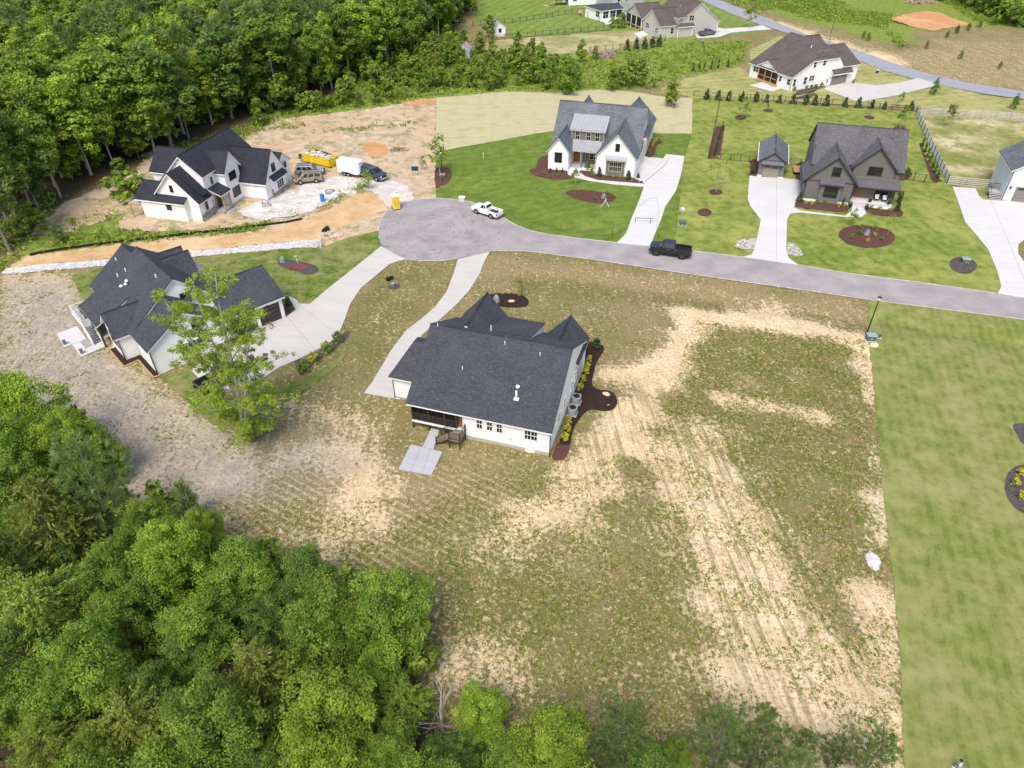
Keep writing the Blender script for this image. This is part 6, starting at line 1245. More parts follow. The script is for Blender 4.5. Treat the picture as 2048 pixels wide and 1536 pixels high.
# -- undergrowth, weeds and grass tufts: nobody could count them
def scatter(name, polys, dens, size, per, mat, label, hgt=.4, clump=.3, gate=None):
    Ps = []
    for px, dn in polys:
        poly = GP(px); xs = [p[0] for p in poly]; ys = [p[1] for p in poly]; n = int(abs(sum(poly[i][0] * poly[(i + 1) % len(poly)][1] - poly[(i + 1) % len(poly)][0] * poly[i][1] for i in range(len(poly)))) / 2 * dens * dn)
        X = NP.uniform(min(xs), max(xs), n * 4); Y = NP.uniform(min(ys), max(ys), n * 4); ok = sdist(poly, X, Y) < 0; X, Y = X[ok][:n], Y[ok][:n]
        g = np.sin(X * .9 + 2 * np.sin(Y * .5)) + np.sin(Y * 1.1 + 2 * np.sin(X * .37)) + NP.uniform(-1, 1, len(X)); ok = g > (gate if gate is not None else -9); Ps.append(np.stack([X[ok], Y[ok]], 1))
    P = np.concatenate(Ps); H = height(P[:, 0], P[:, 1]); k = np.repeat(np.arange(len(P)), per); m = len(k)
    C = np.stack([P[k, 0] + NP.normal(size=m) * clump, P[k, 1] + NP.normal(size=m) * clump, H[k] + NP.uniform(.1, 1, m) * hgt * NP.uniform(.5, 1.3, len(P))[k]], 1)
    tone = NP.uniform(.1, .9, len(P))[k] + NP.uniform(-.25, .25, m)
    me = leaf_mesh(name, C, unit(m) * .9 + np.array([0, 0, .5]), size * NP.uniform(.6, 1.4, m), tone, mat); o = link(name, me); tag(o, label, None, None, 'stuff'); return o
scatter('undergrowth', [([(500, 262), (545, 238), (640, 205), (720, 160), (800, 125), (880, 80), (930, 100), (1090, 115), (1165, 165), (1150, 182), (1010, 180), (870, 194), (790, 207), (700, 220), (620, 230), (550, 242)], 1.0), ([(330, 300), (470, 256), (530, 226), (560, 236), (500, 270), (400, 298)], 1.2), ([(60, 470), (135, 400), (100, 380), (-60, 480), (-60, 560), (20, 540)], 1.0),
    ([(1520, 4), (1620, 40), (1760, 55), (1800, 100), (1830, 95), (1770, 60), (1790, 30), (1700, 18), (1600, -10)], 1.2), ([(1880, 2), (1950, 40), (2048, 55), (2100, 50), (2100, -30), (1900, -30)], 1.2), ([(1280, 98), (1420, 84), (1500, 82), (1490, 100), (1480, 130), (1340, 158), (1262, 180), (1170, 180), (1160, 130), (1210, 108)], .6), ([(1440, 2), (1500, 24), (1560, 20), (1700, 12), (1600, -30)], .8)], .8, .55, 7, L['weed'], 'leafy weeds and low scrub growing between the saplings', .45, .6)
scatter('undergrowth', [([(120, 470), (100, 498), (215, 490), (240, 492), (380, 476), (505, 464), (525, 452), (555, 440), (430, 462), (300, 466), (230, 460)], 1.2), ([(560, 447), (640, 424), (700, 394), (740, 376), (735, 366), (690, 384), (630, 424), (570, 440)], 1.6), ([(500, 270), (560, 262), (640, 248), (550, 244), (520, 252)], .5), ([(690, 258), (780, 246), (835, 244), (842, 252), (740, 262), (610, 268)], .5), ([(60, 500), (120, 470), (200, 448), (250, 428), (235, 420), (140, 440)], .6)], 1.5, .38, 8, L['weed'], 'weedy strip of green plants along the black silt fence', .7, .32)
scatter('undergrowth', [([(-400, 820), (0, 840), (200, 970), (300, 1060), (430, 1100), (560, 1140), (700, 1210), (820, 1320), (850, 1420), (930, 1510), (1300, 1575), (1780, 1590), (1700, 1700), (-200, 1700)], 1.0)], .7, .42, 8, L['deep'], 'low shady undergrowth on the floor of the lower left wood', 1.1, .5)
scatter('grass_tufts', [([(430, 1010), (600, 1000), (800, 1000), (1000, 950), (1300, 900), (1390, 640), (1730, 680), (1745, 860), (1770, 1160), (1800, 1530), (900, 1500), (860, 1300), (700, 1180), (540, 1120)], 1.0)], 8.0, .17, 4, L['weed'], 'small green grass tufts on the thin sandy lot', .10, .09, -.4)
scatter('dead_grass', [([(430, 1010), (600, 1000), (800, 1000), (1000, 950), (1300, 900), (1390, 640), (1730, 680), (1745, 860), (1770, 1160), (1800, 1530), (900, 1500), (860, 1300), (700, 1180), (540, 1120)], 1.0)], 5.0, .16, 4, plain('dead_grass_blades', (.36, .27, .13), .95, .3, 1), 'dry brown grass wisps on the thin sandy lot', .08, .09, -.8)
scatter('grass_tufts', [([(0, 560), (140, 560), (300, 765), (430, 850), (500, 910), (420, 1000), (300, 1040), (200, 960), (0, 800)], 1.0)], 3.0, .2, 4, L['weed'], 'sparse weeds on the grey bare yard behind the left house', .1, .15, .9)
# ------------------------------------------------------------------ vehicles
def paint(name, col, rough=.25, metal=0.0): return plain(name, col, rough, .03, 2, metal, .5, .6)
M['tyre'] = plain('tyre_rubber', (.018, .018, .018), .9)
M['rim'] = plain('alloy_rim', (.42, .42, .43), .35, .05, 2, .7)
M['rim_dark'] = plain('dark_rim', (.06, .06, .065), .4, .05, 2, .5)
M['lamp_red'] = plain('tail_lamp', (.35, .015, .01), .25)
M['lamp'] = plain('head_lamp', (.7, .7, .68), .1)
M['chrome'] = plain('chrome', (.55, .55, .56), .2, .03, 2, .9)
def side_prism(mb, prof, y0, y1): mb.prism([(x, y0, z) for x, z in prof], (0, y1 - y0, 0)); return mb
def wheels(root, xs, W, R, rim, wd=.26):
    for x in xs:
        for s in (-1, 1):
            y = s * (W / 2 - wd / 2 + .015); o = MB().tube((x, y - wd / 2, R), (x, y + wd / 2, R), R, R, 18).build('tyre', M['tyre'], root, bevel=.03)
            MB().tube((x, y + s * (wd / 2 - .03), R), (x, y + s * (wd / 2 + .006), R), R * .6, R * .55, 14).build('rim', M[rim], o)
def vehicle(name, label, cat, front, rear, kind, mat, L_=5.6, W=1.95, lift=0.0, rim='rim', trim=None, group=None):
    a, b = G(*front), G(*rear); c = (a + b) / 2; ang = math.atan2(a.y - b.y, a.x - b.x)
    root = empty(name, (c.x, c.y, .085), ang, label, cat, group); h = L_ / 2; R = .40 + lift * .35; z0 = .42 + lift; w = W / 2; trim = trim or mat
    def part(nm, mb, m, bev=.035): return mb.build(nm, m, root, bevel=bev, seg=2)
    if kind in ('pickup', 'pickup_ext', 'pickup_cap'):
        zb = z0 + .78; cab0 = -.35 if kind == 'pickup_ext' else -.65; cab1 = h - 1.35; bed = cab0 - .08
        # nose and lower cab
        mb = MB(); side_prism(mb, [(bed, z0), (h - .05, z0 + .05), (h, z0 + .30), (h - .04, zb - .14), (cab1 + .05, zb), (bed, zb)], -w, w); part('body', mb, mat)
        # bed: floor, sides, tailgate
        mb = MB(); mb.box(-h + .05, bed, -w, -w + .10, z0 + .05, zb - .02).box(-h + .05, bed, w - .10, w, z0 + .05, zb - .02); part('bed_side', mb, mat, .02)
        part('tailgate', MB().box(-h, -h + .09, -w + .04, w - .04, z0 + .18, zb - .04), mat, .02); part('bed_floor', MB().box(-h + .06, bed, -w + .08, w - .08, z0 + .12, z0 + .30), M['black'], 0)
        zr = z0 + 1.42; mb = MB(); k = len(mb.v)
        base = [(cab0, zb - .02), (cab1, zb - .02)]; top = [(cab0 + .10, zr), (cab1 - .72, zr)]
        v = [(base[0][0], -w + .04, zb - .02), (base[1][0], -w + .04, zb - .02), (base[1][0], w - .04, zb - .02), (base[0][0], w - .04, zb - .02), (top[0][0], -w + .24, zr), (top[1][0], -w + .24, zr), (top[1][0], w - .24, zr), (top[0][0], w - .24, zr)]
        mb.add(v, [(3, 2, 1, 0), (4, 5, 6, 7), (0, 1, 5, 4), (1, 2, 6, 5), (2, 3, 7, 6), (3, 0, 4, 7)]); part('cab', mb, mat, .05)
        B = [Vector(p) for p in v]
        def pane(nm, q, i0, i1, j0, j1):
            p = lambda u, t: q[0].lerp(q[1], u).lerp(q[3].lerp(q[2], u), t)
            n = (q[1] - q[0]).cross(q[3] - q[0]).normalized() * .018; c4 = [p(i0, j0), p(i1, j0), p(i1, j1), p(i0, j1)]; ctr = (B[0] + B[6]) / 2
            if (c4[0] - ctr).dot(n) < 0: n = -n
            MB().prism([x - n * .5 for x in c4], n * 1.6).build(nm, M['glass'], root)
        pane('windscreen', [B[1], B[2], B[6], B[5]], .08, .92, .10, .92); pane('rear_window', [B[0], B[3], B[7], B[4]], .12, .88, .18, .88)
        for q in ([B[0], B[1], B[5], B[4]], [B[3], B[2], B[6], B[7]]):
            if kind == 'pickup_ext': pane('side_window', q, .04, .27, .16, .86); pane('side_window', q, .33, .80, .12, .88)
            else: pane('side_window', q, .06, .40, .14, .88); pane('side_window', q, .46, .82, .12, .88)
        if kind == 'pickup_cap':
            mb = MB(); v2 = [(-h + .05, -w + .02, zb - .02), (bed + .02, -w + .02, zb - .02), (bed + .02, w - .02, zb - .02), (-h + .05, w - .02, zb - .02), (-h + .2, -w + .2, zr), (bed, -w + .2, zr), (bed, w - .2, zr), (-h + .2, w - .2, zr)]
            mb.add(v2, [(3, 2, 1, 0), (4, 5, 6, 7), (0, 1, 5, 4), (1, 2, 6, 5), (2, 3, 7, 6), (3, 0, 4, 7)]); part('bed_cap', mb, mat, .05)
            for y in (-w + .35, 0, w - .35): part('roof_bar', MB().box(-h + .3, bed - .1, y - .02, y + .02, zr, zr + .05), M['black'], 0)
            for s in (-1, 1): MB().box(-h + .4, bed - .2, s * (w - .13) - .02, s * (w - .13) + .02, zb + .12, zr - .14).build('cap_window', M['glass'], root)
    else:
        van = kind == 'van'; zb = z0 + (.68 if van else .62); zr = z0 + (1.42 if van else 1.30); hood = .85 if van else 1.35
        mb = MB(); side_prism(mb, [(-h, z0 + .05), (h - .1, z0 + .02), (h, z0 + .28), (h - .06, zb - .16), (h - hood, zb), (-h + .02, zb)], -w, w); part('body', mb, mat)
        x1 = h - hood + .1; v = [(-h + .03, -w + .03, zb - .02), (x1, -w + .03, zb - .02), (x1, w - .03, zb - .02), (-h + .03, w - .03, zb - .02), (-h + .28, -w + .2, zr), (x1 - .75, -w + .2, zr), (x1 - .75, w - .2, zr), (-h + .28, w - .2, zr)]
        mb = MB().add(v, [(3, 2, 1, 0), (4, 5, 6, 7), (0, 1, 5, 4), (1, 2, 6, 5), (2, 3, 7, 6), (3, 0, 4, 7)]); part('cab', mb, mat, .06); B = [Vector(p) for p in v]
        def pane(nm, q, i0, i1, j0, j1):
            p = lambda u, t: q[0].lerp(q[1], u).lerp(q[3].lerp(q[2], u), t)
            n = (q[1] - q[0]).cross(q[3] - q[0]).normalized() * .018; c4 = [p(i0, j0), p(i1, j0), p(i1, j1), p(i0, j1)]; ctr = (B[0] + B[6]) / 2
            if (c4[0] - ctr).dot(n) < 0: n = -n
            MB().prism([x - n * .5 for x in c4], n * 1.6).build(nm, M['glass'], root)
        pane('windscreen', [B[1], B[2], B[6], B[5]], .06, .94, .08, .92); pane('rear_window', [B[0], B[3], B[7], B[4]], .1, .9, .15, .88)
        for q in ([B[0], B[1], B[5], B[4]], [B[3], B[2], B[6], B[7]]):
            for i0, i1 in ((.07, .32), (.37, .60), (.65, .84)): pane('side_window', q, i0, i1, .14, .86)
        for y in (-w + .3, w - .3): part('roof_rail', MB().box(-h + .5, x1 - 1.0, y - .02, y + .02, zr + .02, zr + .08), M['black'], 0)
        part('lower_trim', MB().box(-h + .3, h - .3, -w - .012, w + .012, z0 + .1, z0 + .24), trim, 0)
    part('bumper', MB().box(h - .02, h + .10, -w + .05, w - .05, z0 + .0, z0 + .24), M['chrome'] if trim is not mat or kind == 'pickup_cap' else M['black'], .03)
    part('bumper', MB().box(-h - .12, -h + .02, -w + .05, w - .05, z0 + .0, z0 + .2), M['chrome'] if kind == 'pickup_ext' else M['black'], .03)
    part('grille', MB().box(h - .03, h + .03, -w * .55, w * .55, z0 + .30, z0 + .58), M['black'], 0)
    for s in (-1, 1):
        part('headlight', MB().box(h - .14, h + .015, s * (w - .36) - .15, s * (w - .36) + .25 if s < 0 else s * (w - .36) + .32, z0 + .36, z0 + .56) if False else MB().cbox((h - .05, s * (w - .24), z0 + .45), (.14, .36, .2)), M['lamp'], 0)
        part('taillight', MB().cbox((-h + .03, s * (w - .07), z0 + .50), (.1, .18, .32)), M['lamp_red'], 0)
        part('mirror', MB().cbox((h - 1.75 if kind.startswith('pickup') else h - 1.35, s * (w + .14), z0 + .86), (.12, .26, .2)), M['black'] if mat is not M.get('p_white') else mat, .02)
        for x in (-.05, -1.05): MB().cbox((x + .3, s * (w + .005), z0 + .62), (.22, .03, .05)).build('door_handle', M['chrome'], root)
        for xa in (h - 1.0, -h + 1.15): MB().tube((xa, s * (w - .06), R), (xa, s * (w + .004), R), R + .09, R + .09, 18).build('wheel_arch', M['black'], root)
    part('underbody', MB().box(-h + .3, h - .4, -w + .15, w - .15, .25 + lift * .6, z0 + .1), M['black'], 0)
    wheels(root, (h - 1.0, -h + 1.15), W + .03, R, rim)
    return root
M['p_white'] = paint('white_paint', (.78, .79, .80)); M['p_black'] = paint('black_paint', (.008, .008, .010), .18); M['p_silver'] = paint('silver_paint', (.40, .41, .43), .3, .5); M['p_tan'] = paint('tan_paint', (.33, .26, .20), .3, .4)
M['p_navy'] = paint('blue_grey_paint', (.045, .055, .075), .2, .3); M['p_grey'] = paint('grey_blue_paint', (.16, .18, .21), .3, .4)
vehicle('pickup_truck', 'white extended cab pickup with a dark open bed parked at the turning circle', 'pickup', (957, 424), (993, 436), 'pickup_ext', M['p_white'], 5.1, 1.85)
vehicle('pickup_truck', 'shiny black lifted crew cab pickup parked along the street', 'pickup', (1307, 506), (1372, 515), 'pickup', M['p_black'], 5.8, 2.0, .22, 'rim_dark')
vehicle('pickup_truck', 'blue black pickup with a covered bed coupled to the white trailer', 'pickup', (765, 362), (728, 350), 'pickup_cap', M['p_navy'], 5.7, 1.98, .05)
vehicle('sport_utility', 'silver grey sport utility parked behind the tan van', 'suv', (642, 348), (600, 350), 'suv', M['p_silver'], 4.9, 1.9)
vehicle('minivan', 'tan minivan parked nearest the unfinished house', 'van', (598, 367), (638, 363), 'van', M['p_tan'], 4.8, 1.9, 0, 'rim')
vehicle('pickup_truck', 'far grey blue pickup on the white drive of the grey house', 'pickup', (1428, 69), (1399, 73), 'pickup', M['p_grey'], 5.4, 1.9, 0, 'rim')
vehicle('pickup_truck', 'dark grey pickup half hidden under the lone tree on the wide drive', 'pickup', (470, 752), (421, 777), 'pickup', M['p_navy'], 5.6, 1.95)
# cargo lying in the white pickup bed
# white enclosed trailer
a, b = G(716, 352), G(684, 350); rt = empty('cargo_trailer', (G(703, 350).x, G(703, 350).y, .085), math.atan2(a.y - b.y, a.x - b.x) - .25, 'white enclosed box trailer with two axles behind the blue black pickup', 'trailer')
mb = MB(); mb.prism([(-2.1, -1.05, .55), (1.9, -1.05, .55), (2.25, -.55, .55), (2.25, .55, .55), (1.9, 1.05, .55), (-2.1, 1.05, .55)], (0, 0, 2.0)); mb.build('body', M['p_white'], rt, bevel=.04)
MB().prism([(-2.14, -1.08, 2.55), (1.92, -1.08, 2.55), (2.28, -.57, 2.55), (2.28, .57, 2.55), (1.92, 1.08, 2.55), (-2.14, 1.08, 2.55)], (0, 0, .06)).build('roof', M['white'], rt)
MB().box(.6, 1.45, -1.075, -1.05, .65, 2.35).build('door', M['white'], rt); MB().box(.56, .6, -1.08, -1.05, .62, 2.4).build('door_seal', M['black'], rt); MB().box(-.4, .0, -.25, .15, 2.61, 2.7).build('roof_vent', M['white'], rt)
MB().box(1.88, 2.3, -.6, .6, .5, .95).build('stone_guard', M['chrome'], rt); MB().box(2.2, 3.3, -.06, .06, .42, .54).build('tow_bar', M['black'], rt)
for x in (-.65, .12): 
    for y in (-1.0, 1.0): o = MB().tube((x, y - .12, .34), (x, y + .12, .34), .34, .34, 16).build('tyre', M['tyre'], rt); MB().tube((x, y + (.125 if y > 0 else -.125), .34), (x, y + (.14 if y > 0 else -.14), .34), .18, .18, 12).build('rim', M['rim'], o)
MB().box(-1.15, .6, -1.14, -1.0, .62, .78).build('fender', M['black'], rt)
# yellow dumpster with rubbish
M['yellow'] = plain('dumpster_yellow', (.66, .47, .015), .55, .15, 1.5)
a, b = G(664, 332), G(622, 322); c = (a + b) / 2; ang = math.atan2(a.y - b.y, a.x - b.x); rt = empty('dumpster', (c.x, c.y, .06), ang, 'long yellow open dumpster full of rubbish on the sand', 'dumpster')
mb = MB(); Lh, Wh = 3.2, 1.2
mb.box(-Lh, Lh, -Wh, -Wh + .07, .2, 1.6).box(-Lh, Lh, Wh - .07, Wh, .2, 1.6).box(-Lh, -Lh + .07, -Wh, Wh, .2, 1.6).box(Lh - .07, Lh, -Wh, Wh, .2, 1.6).box(-Lh, Lh, -Wh, Wh, .2, .3); mb.build('body', M['yellow'], rt)
for i in range(9):
    x = -Lh + .35 + i * .72
    for s in (-1, 1): MB().box(x - .06, x + .06, s * Wh - .05 * (s < 0) - .0, s * Wh + .05 + (0 if s > 0 else -.05), .25, 1.5).build('rib', M['yellow'], rt)
for s in (-1, 1): MB().box(-Lh, Lh, s * Wh - .06, s * Wh + .06, 1.52, 1.64).build('rim_rail', M['yellow'], rt); MB().box(-Lh, Lh + .3, s * .5 - .08, s * .5 + .08, .0, .2).build('skid', M['yellow'], rt)
mb = MB()
for i in range(70): x, y = RNG.uniform(-2.9, 2.9), RNG.uniform(-.95, .95); d = (RNG.uniform(.2, .7), RNG.uniform(.2, .6), RNG.uniform(.1, .4)); mb.cbox((x, y, RNG.uniform(1.1, 1.65)), d)
o = mb.build('rubbish', plain('white_rubbish', (.62, .60, .56), .8, .35, .9)); o.matrix_world = Matrix.Translation((c.x, c.y, .06)) @ Matrix.Rotation(ang, 4, 'Z'); tag(o, 'white and grey building rubbish heaped in the yellow dumpster', 'rubbish', None, 'stuff')
p = MB().box(-2, 2, -.12, .12, 0, .06).build('plank', M['brown_paint']); p.location = (c.x + .4, c.y + 1.0, 1.75); p.rotation_euler = (0, .06, ang); tag(p, 'long dark plank lying on top of the dumpster rubbish', 'plank')
# yellow portable toilet
g = G(793, 418); rt = empty('portable_toilet', (g.x, g.y, .08), .35, 'yellow portable toilet with white roof at the edge of the turning circle', 'toilet')
MB().box(-.55, .55, -.55, .55, .06, 2.15).build('body', plain('toilet_yellow', (.72, .52, .05), .5, .06), rt, bevel=.03); MB().box(-.6, .6, -.6, .6, 2.15, 2.32).build('roof', M['white'], rt, bevel=.06); MB().box(-.42, .42, -.575, -.55, .15, 2.0).build('door', plain('door_yellow', (.64, .45, .04), .5), rt)
MB().box(-.62, .62, -.62, .62, -.02, .08).build('skid', M['black'], rt); MB().tube((.3, .3, 2.3), (.3, .3, 2.6), .05).build('vent_pipe', M['black'], rt); MB().box(.3, .36, -.6, -.575, 1.0, 1.15).build('handle', M['black'], rt)
# site things
def single(name, mb, mat, at, label, cat, rz=0, bev=0, group=None, z=None, kind=None):
    g = G(*at); zz = float(height(np.array([g.x]), np.array([g.y]))[0]) if z is None else z; o = mb.build(name, mat, None, (g.x, g.y, zz), (0, 0, rz), bev); return tag(o, label, cat, group, kind)
single('barrel', MB().tube((0, 0, 0), (0, 0, 1.25), .36, .36, 14).tube((0, 0, .4), (0, 0, .45), .38, .38, 14, True).tube((0, 0, .85), (0, 0, .9), .38, .38, 14), plain('blue_plastic', (.02, .20, .50), .5), (646, 404), 'blue plastic drum standing on the white rubble', 'barrel', z=.06)
mb = MB(); mb.box(-.7, .7, -.5, -.44, .0, .5).box(-.7, .7, .44, .5, 0, .5).box(-.7, -.64, -.5, .5, 0, .5).box(.64, .7, -.5, .5, 0, .5).box(-.7, .7, -.5, .5, 0, .06)
single('mortar_tub', mb, plain('grey_tub', (.25, .26, .26), .7), (660, 387), 'grey open mixing tub beside the rubble pile', 'tub', .1, z=.06)
single('pallet_stack', MB().cbox((0, 0, .2), (1.3, .9, .4)).cbox((.1, 0, .6), (.5, .8, .35)).box(-.6, -.5, -.4, .4, .4, .8), M['deck'], (533, 412), 'small grey stack of pallets before the unfinished house', 'pallet', .2, z=.04)
for i, (px, py, rz, lb) in enumerate([(516, 420, .4, 'pale board lying flat on the sand, left one'), (528, 422, .2, 'pale board lying flat on the sand, right one'), (541, 437, .9, 'short white board lying nearest the silt fence'), (462, 418, 1.0, 'white board leaning at the stone porch corner')]):
    single('board', MB().box(-.8, .8, -.4 + .1 * i, .35, 0, .06), M['white'], (px, py), lb, 'board', rz, z=.06)
for px, py, rz, lb in [(652, 417, .55, 'long timber lying in the weeds by the drum, far one'), (648, 421, .55, 'long timber lying in the weeds by the drum, near one')]: single('timber', MB().box(-1.2, 1.2, -.08, .08, 0, .12), M['wood'], (px, py), lb, 'timber', rz, z=.1)
def heap(name, at, r, h, mat, label, cat, n=60, sz=(.25, .6)):
    mb = MB(); rng = random.Random(len(label))
    for i in range(n):
        a = rng.uniform(0, 6.28); q = rng.random() ** .5; x, y = r[0] * q * math.cos(a), r[1] * q * math.sin(a); s = rng.uniform(*sz); mb.dome((x, y, h * (1 - q) ** .8 * rng.uniform(.5, 1) - .1), (s, s * rng.uniform(.6, 1)), s * .8, 6, 2, .25, rng)
    o = single(name, mb, mat, at, label, cat, z=.02); o['kind'] = 'stuff'; return o
heap('rubble_pile', (700, 371), (1.3, .8), .7, M['spoil'], 'small pile of white rubble in weeds near the pickup', 'rubble')
heap('rubble_pile', (676, 384), (3.0, 1.4), .45, M['spoil'], 'spread white rubble beside the grey mixing tub', 'rubble', 90)
heap('brush_pile', (1214, 114), (3.2, 2.0), 1.6, plain('dead_brush', (.22, .17, .12), .95, .4, 2), 'heap of dead brush at the edge of the weedy field', 'brush', 130, (.2, .5))
heap('brush_pile', (797, 300), (2.0, 1.2), .6, plain('brush_brown', (.25, .19, .13), .95, .4, 2), 'low brown brush heap on the sand beyond the trailer', 'brush', 60, (.15, .35))
heap('brush_pile', (1840, 6), (6, 2.5), 1.6, plain('dead_brush_far', (.26, .19, .13), .95, .4, 2), 'brown brush heap beyond the orange clay patch', 'brush', 90, (.3, .8))
heap('stone_heap', (664, 470), (2.2, 1.0), .5, plain('tan_rocks', (.45, .36, .27), .9, .3, 2), 'tan rocks at the culvert mouth beside the white stone channel', 'rocks', 40, (.2, .45))
single('culvert_pipe', MB().tube((-.6, 0, .3), (.6, 0, .3), .38, .38, 14), M['black'], (652, 463), 'black culvert pipe end in the orange bank', 'pipe', 1.3, z=0)
single('culvert_pipe', MB().tube((-.5, 0, .15), (.5, 0, .15), .25, .25, 12), M['black'], (779, 557), 'small black culvert pipe beside the concrete drive', 'pipe', .8, z=-.1)
# black silt fence: posts and fabric
sf = GP([(60, 512), (88, 506), (140, 498), (215, 488), (300, 479), (380, 469), (450, 461), (523, 453), (570, 447), (605, 440)]); rt = empty('silt_fence', (sf[0][0], sf[0][1], 0), 0, 'low black silt fence between the weeds and the orange track', 'fence')
o0 = Vector((sf[0][0], sf[0][1], 0))
for i in range(len(sf) - 1):
    p, q = Vector((*sf[i], 0)) - o0, Vector((*sf[i + 1], 0)) - o0; d = (q - p).normalized(); n = Vector((-d.y, d.x, 0)) * .02
    MB().prism([p - n, q - n, q - n + Vector((0, 0, .42)), p - n + Vector((0, 0, .38))], n * 2).build('fabric', M['black'], rt)
    MB().box(p.x - .03, p.x + .03, p.y - .03, p.y + .03, 0, .85).build('post', M['wood'], rt)
# riprap stones and stone beds
def stones(name, px, dens, sz, mat, label, z=.07):
    poly = GP(px); ar = abs(sum(poly[i][0] * poly[(i + 1) % len(poly)][1] - poly[(i + 1) % len(poly)][0] * poly[i][1] for i in range(len(poly)))) / 2; n = int(ar * dens)
    xs = [p[0] for p in poly]; ys = [p[1] for p in poly]; X = NP.uniform(min(xs), max(xs), n * 8); Y = NP.uniform(min(ys), max(ys), n * 8); ok = sdist(poly, X, Y) < -.05; X, Y = X[ok][:n], Y[ok][:n]
    bv = np.array([(1, 0, 0), (.3, .9, .1), (-.8, .6, 0), (-.8, -.6, .1), (.3, -.9, 0), (.4, .2, .75), (-.4, -.1, .7)]); bf = [(0, 1, 5), (1, 2, 6), (1, 6, 5), (2, 3, 6), (3, 4, 6), (4, 5, 6), (4, 0, 5)]
    V, Fc = [], []
    for x, y in zip(X, Y):
        s = RNG.uniform(*sz); a = RNG.uniform(0, 6.28); c, d = math.cos(a) * s, math.sin(a) * s; k = len(V); q = RNG.uniform(.6, 1.1)
        V += [(x + vx * c - vy * d * q, y + vx * d + vy * c * q, z + vz * s) for vx, vy, vz in bv]; Fc += [tuple(i + k for i in f) for f in bf]
    me = bpy.data.meshes.new(name); me.from_pydata(V, [], Fc); me.materials.append(mat); me.update(); o = link(name, me); tag(o, label, None, None, 'stuff')
def stone_col(name, a, b):
    k = N(name); v = k.n('TexVoronoi', Vector=k.pos(), Scale=3.5); sp = k.n('SeparateColor'); k.set(sp.inputs[0], v.outputs['Color']); f = k.noise(k.pos(), 9, 4, .7)
    return k.pbr(k.mix(k.math('MULTIPLY_ADD', sp.outputs[0], .7, k.math('MULTIPLY', f, .3)), a, b), .9, k.bump(f, .4, .03), 0, .2)
stones('riprap', RIPRAP, 16, (.08, .20), stone_col('white_riprap', (.28, .28, .30), (.70, .70, .71)), 'broken white stones filling the long drainage channel', .05)
stones('stone_bed', [(1469, 494), (1474, 482), (1487, 478), (1514, 477), (1509, 498), (1500, 500), (1478, 499)], 60, (.06, .12), stone_col('river_stones', (.26, .24, .22), (.58, .55, .52)), 'pale river stones left of the white drive mouth', .06)
stones('stone_bed', [(1573, 484), (1584, 486), (1596, 494), (1607, 508), (1605, 513), (1590, 513), (1573, 508)], 60, (.06, .12), stone_col('river_stones_b', (.26, .24, .22), (.58, .55, .52)), 'pale river stones right of the white drive mouth', .06)
stones('gravel_stones', GRAVEL_DRIVE, 5, (.05, .13), stone_col('drive_gravel', (.36, .35, .33), (.66, .64, .60)), 'grey gravel stones on the site entrance', .07)
stones('rubble_stones', SPOIL, 1.6, (.05, .16), stone_col('white_bits', (.55, .53, .51), (.80, .78, .76)), 'white bits of rubble before the unfinished house', .05)
stones('sand_clods', DIRT, .9, (.05, .16), stone_col('sand_clod', (.40, .30, .19), (.62, .49, .33)), 'clods and bits of debris on the sandy site', .03)
# ------------------------------------------------------------------ boulders and covers
def boulder(name, at, r, h, col, label, cat='boulder', rz=0, seed=1, nu=9):
    mb = MB(); rng = random.Random(seed); mb.dome((0, 0, -.05), r, h, nu, 4, .14, rng); return single(name, mb, plain(name + '_' + str(seed), col, .85, .25, 1.5, bump=.3), at, label, cat, rz, .03)
boulder('boulder', (1747, 692), (.62, .38), .5, (.60, .50, .38), 'tan boulder on the lawn beside the green transformer', seed=1)
boulder('boulder', (1023, 604), (.55, .32), .4, (.60, .44, .26), 'tan boulder in the front bed of the dark roofed house', seed=2)
boulder('boulder', (1212, 790), (.55, .35), .35, (.62, .47, .30), 'tan boulder in the rounded end of the dark side bed', seed=3, rz=-.5)
boulder('boulder', (1217, 811), (.28, .2), .2, (.58, .55, .50), 'small pale stone in the rounded end of the dark side bed', seed=4)
boulder('flat_stone', (1187, 803), (.3, .18), .12, (.25, .29, .32), 'flat blue grey stone in the dark side bed', 'stone', seed=5)
for px, py, sd, lb, sc in [(993, 603, 6, 'grey fake rock cover in the front bed of the dark roofed house', 1.0), (566, 524, 7, 'grey fake rock cover in the red petalled bed', .9), (1207, 397, 8, 'grey rock cover in the oval island of the bright lawn', .9), (1733, 470, 9, 'grey blue rock cover in the middle of the big oval island', .9)]:
    mb = MB(); rng = random.Random(sd); mb.dome((0, 0, 0), (.62 * sc, .55 * sc), .35 * sc, 10, 2, .08, rng); mb.dome((0, 0, .15 * sc), (.46 * sc, .42 * sc), .85 * sc, 10, 4, .10, rng); single('rock_cover', mb, plain('rock_cover_%d' % sd, (.22, .235, .26), .8, .25, 2), (px, py), lb, 'rock', .3 * sd, .02)
boulder('bare_rock', (1746, 1122), (.62, 1.0), .22, (.55, .535, .55), 'large flat pale rock outcrop at the lawn edge', 'rock', -.3, 10, 14)
boulder('boulder', (1990, 340), (.5, .4), .5, (.5, .42, .33), 'tan boulder before the right edge house wall', seed=12)
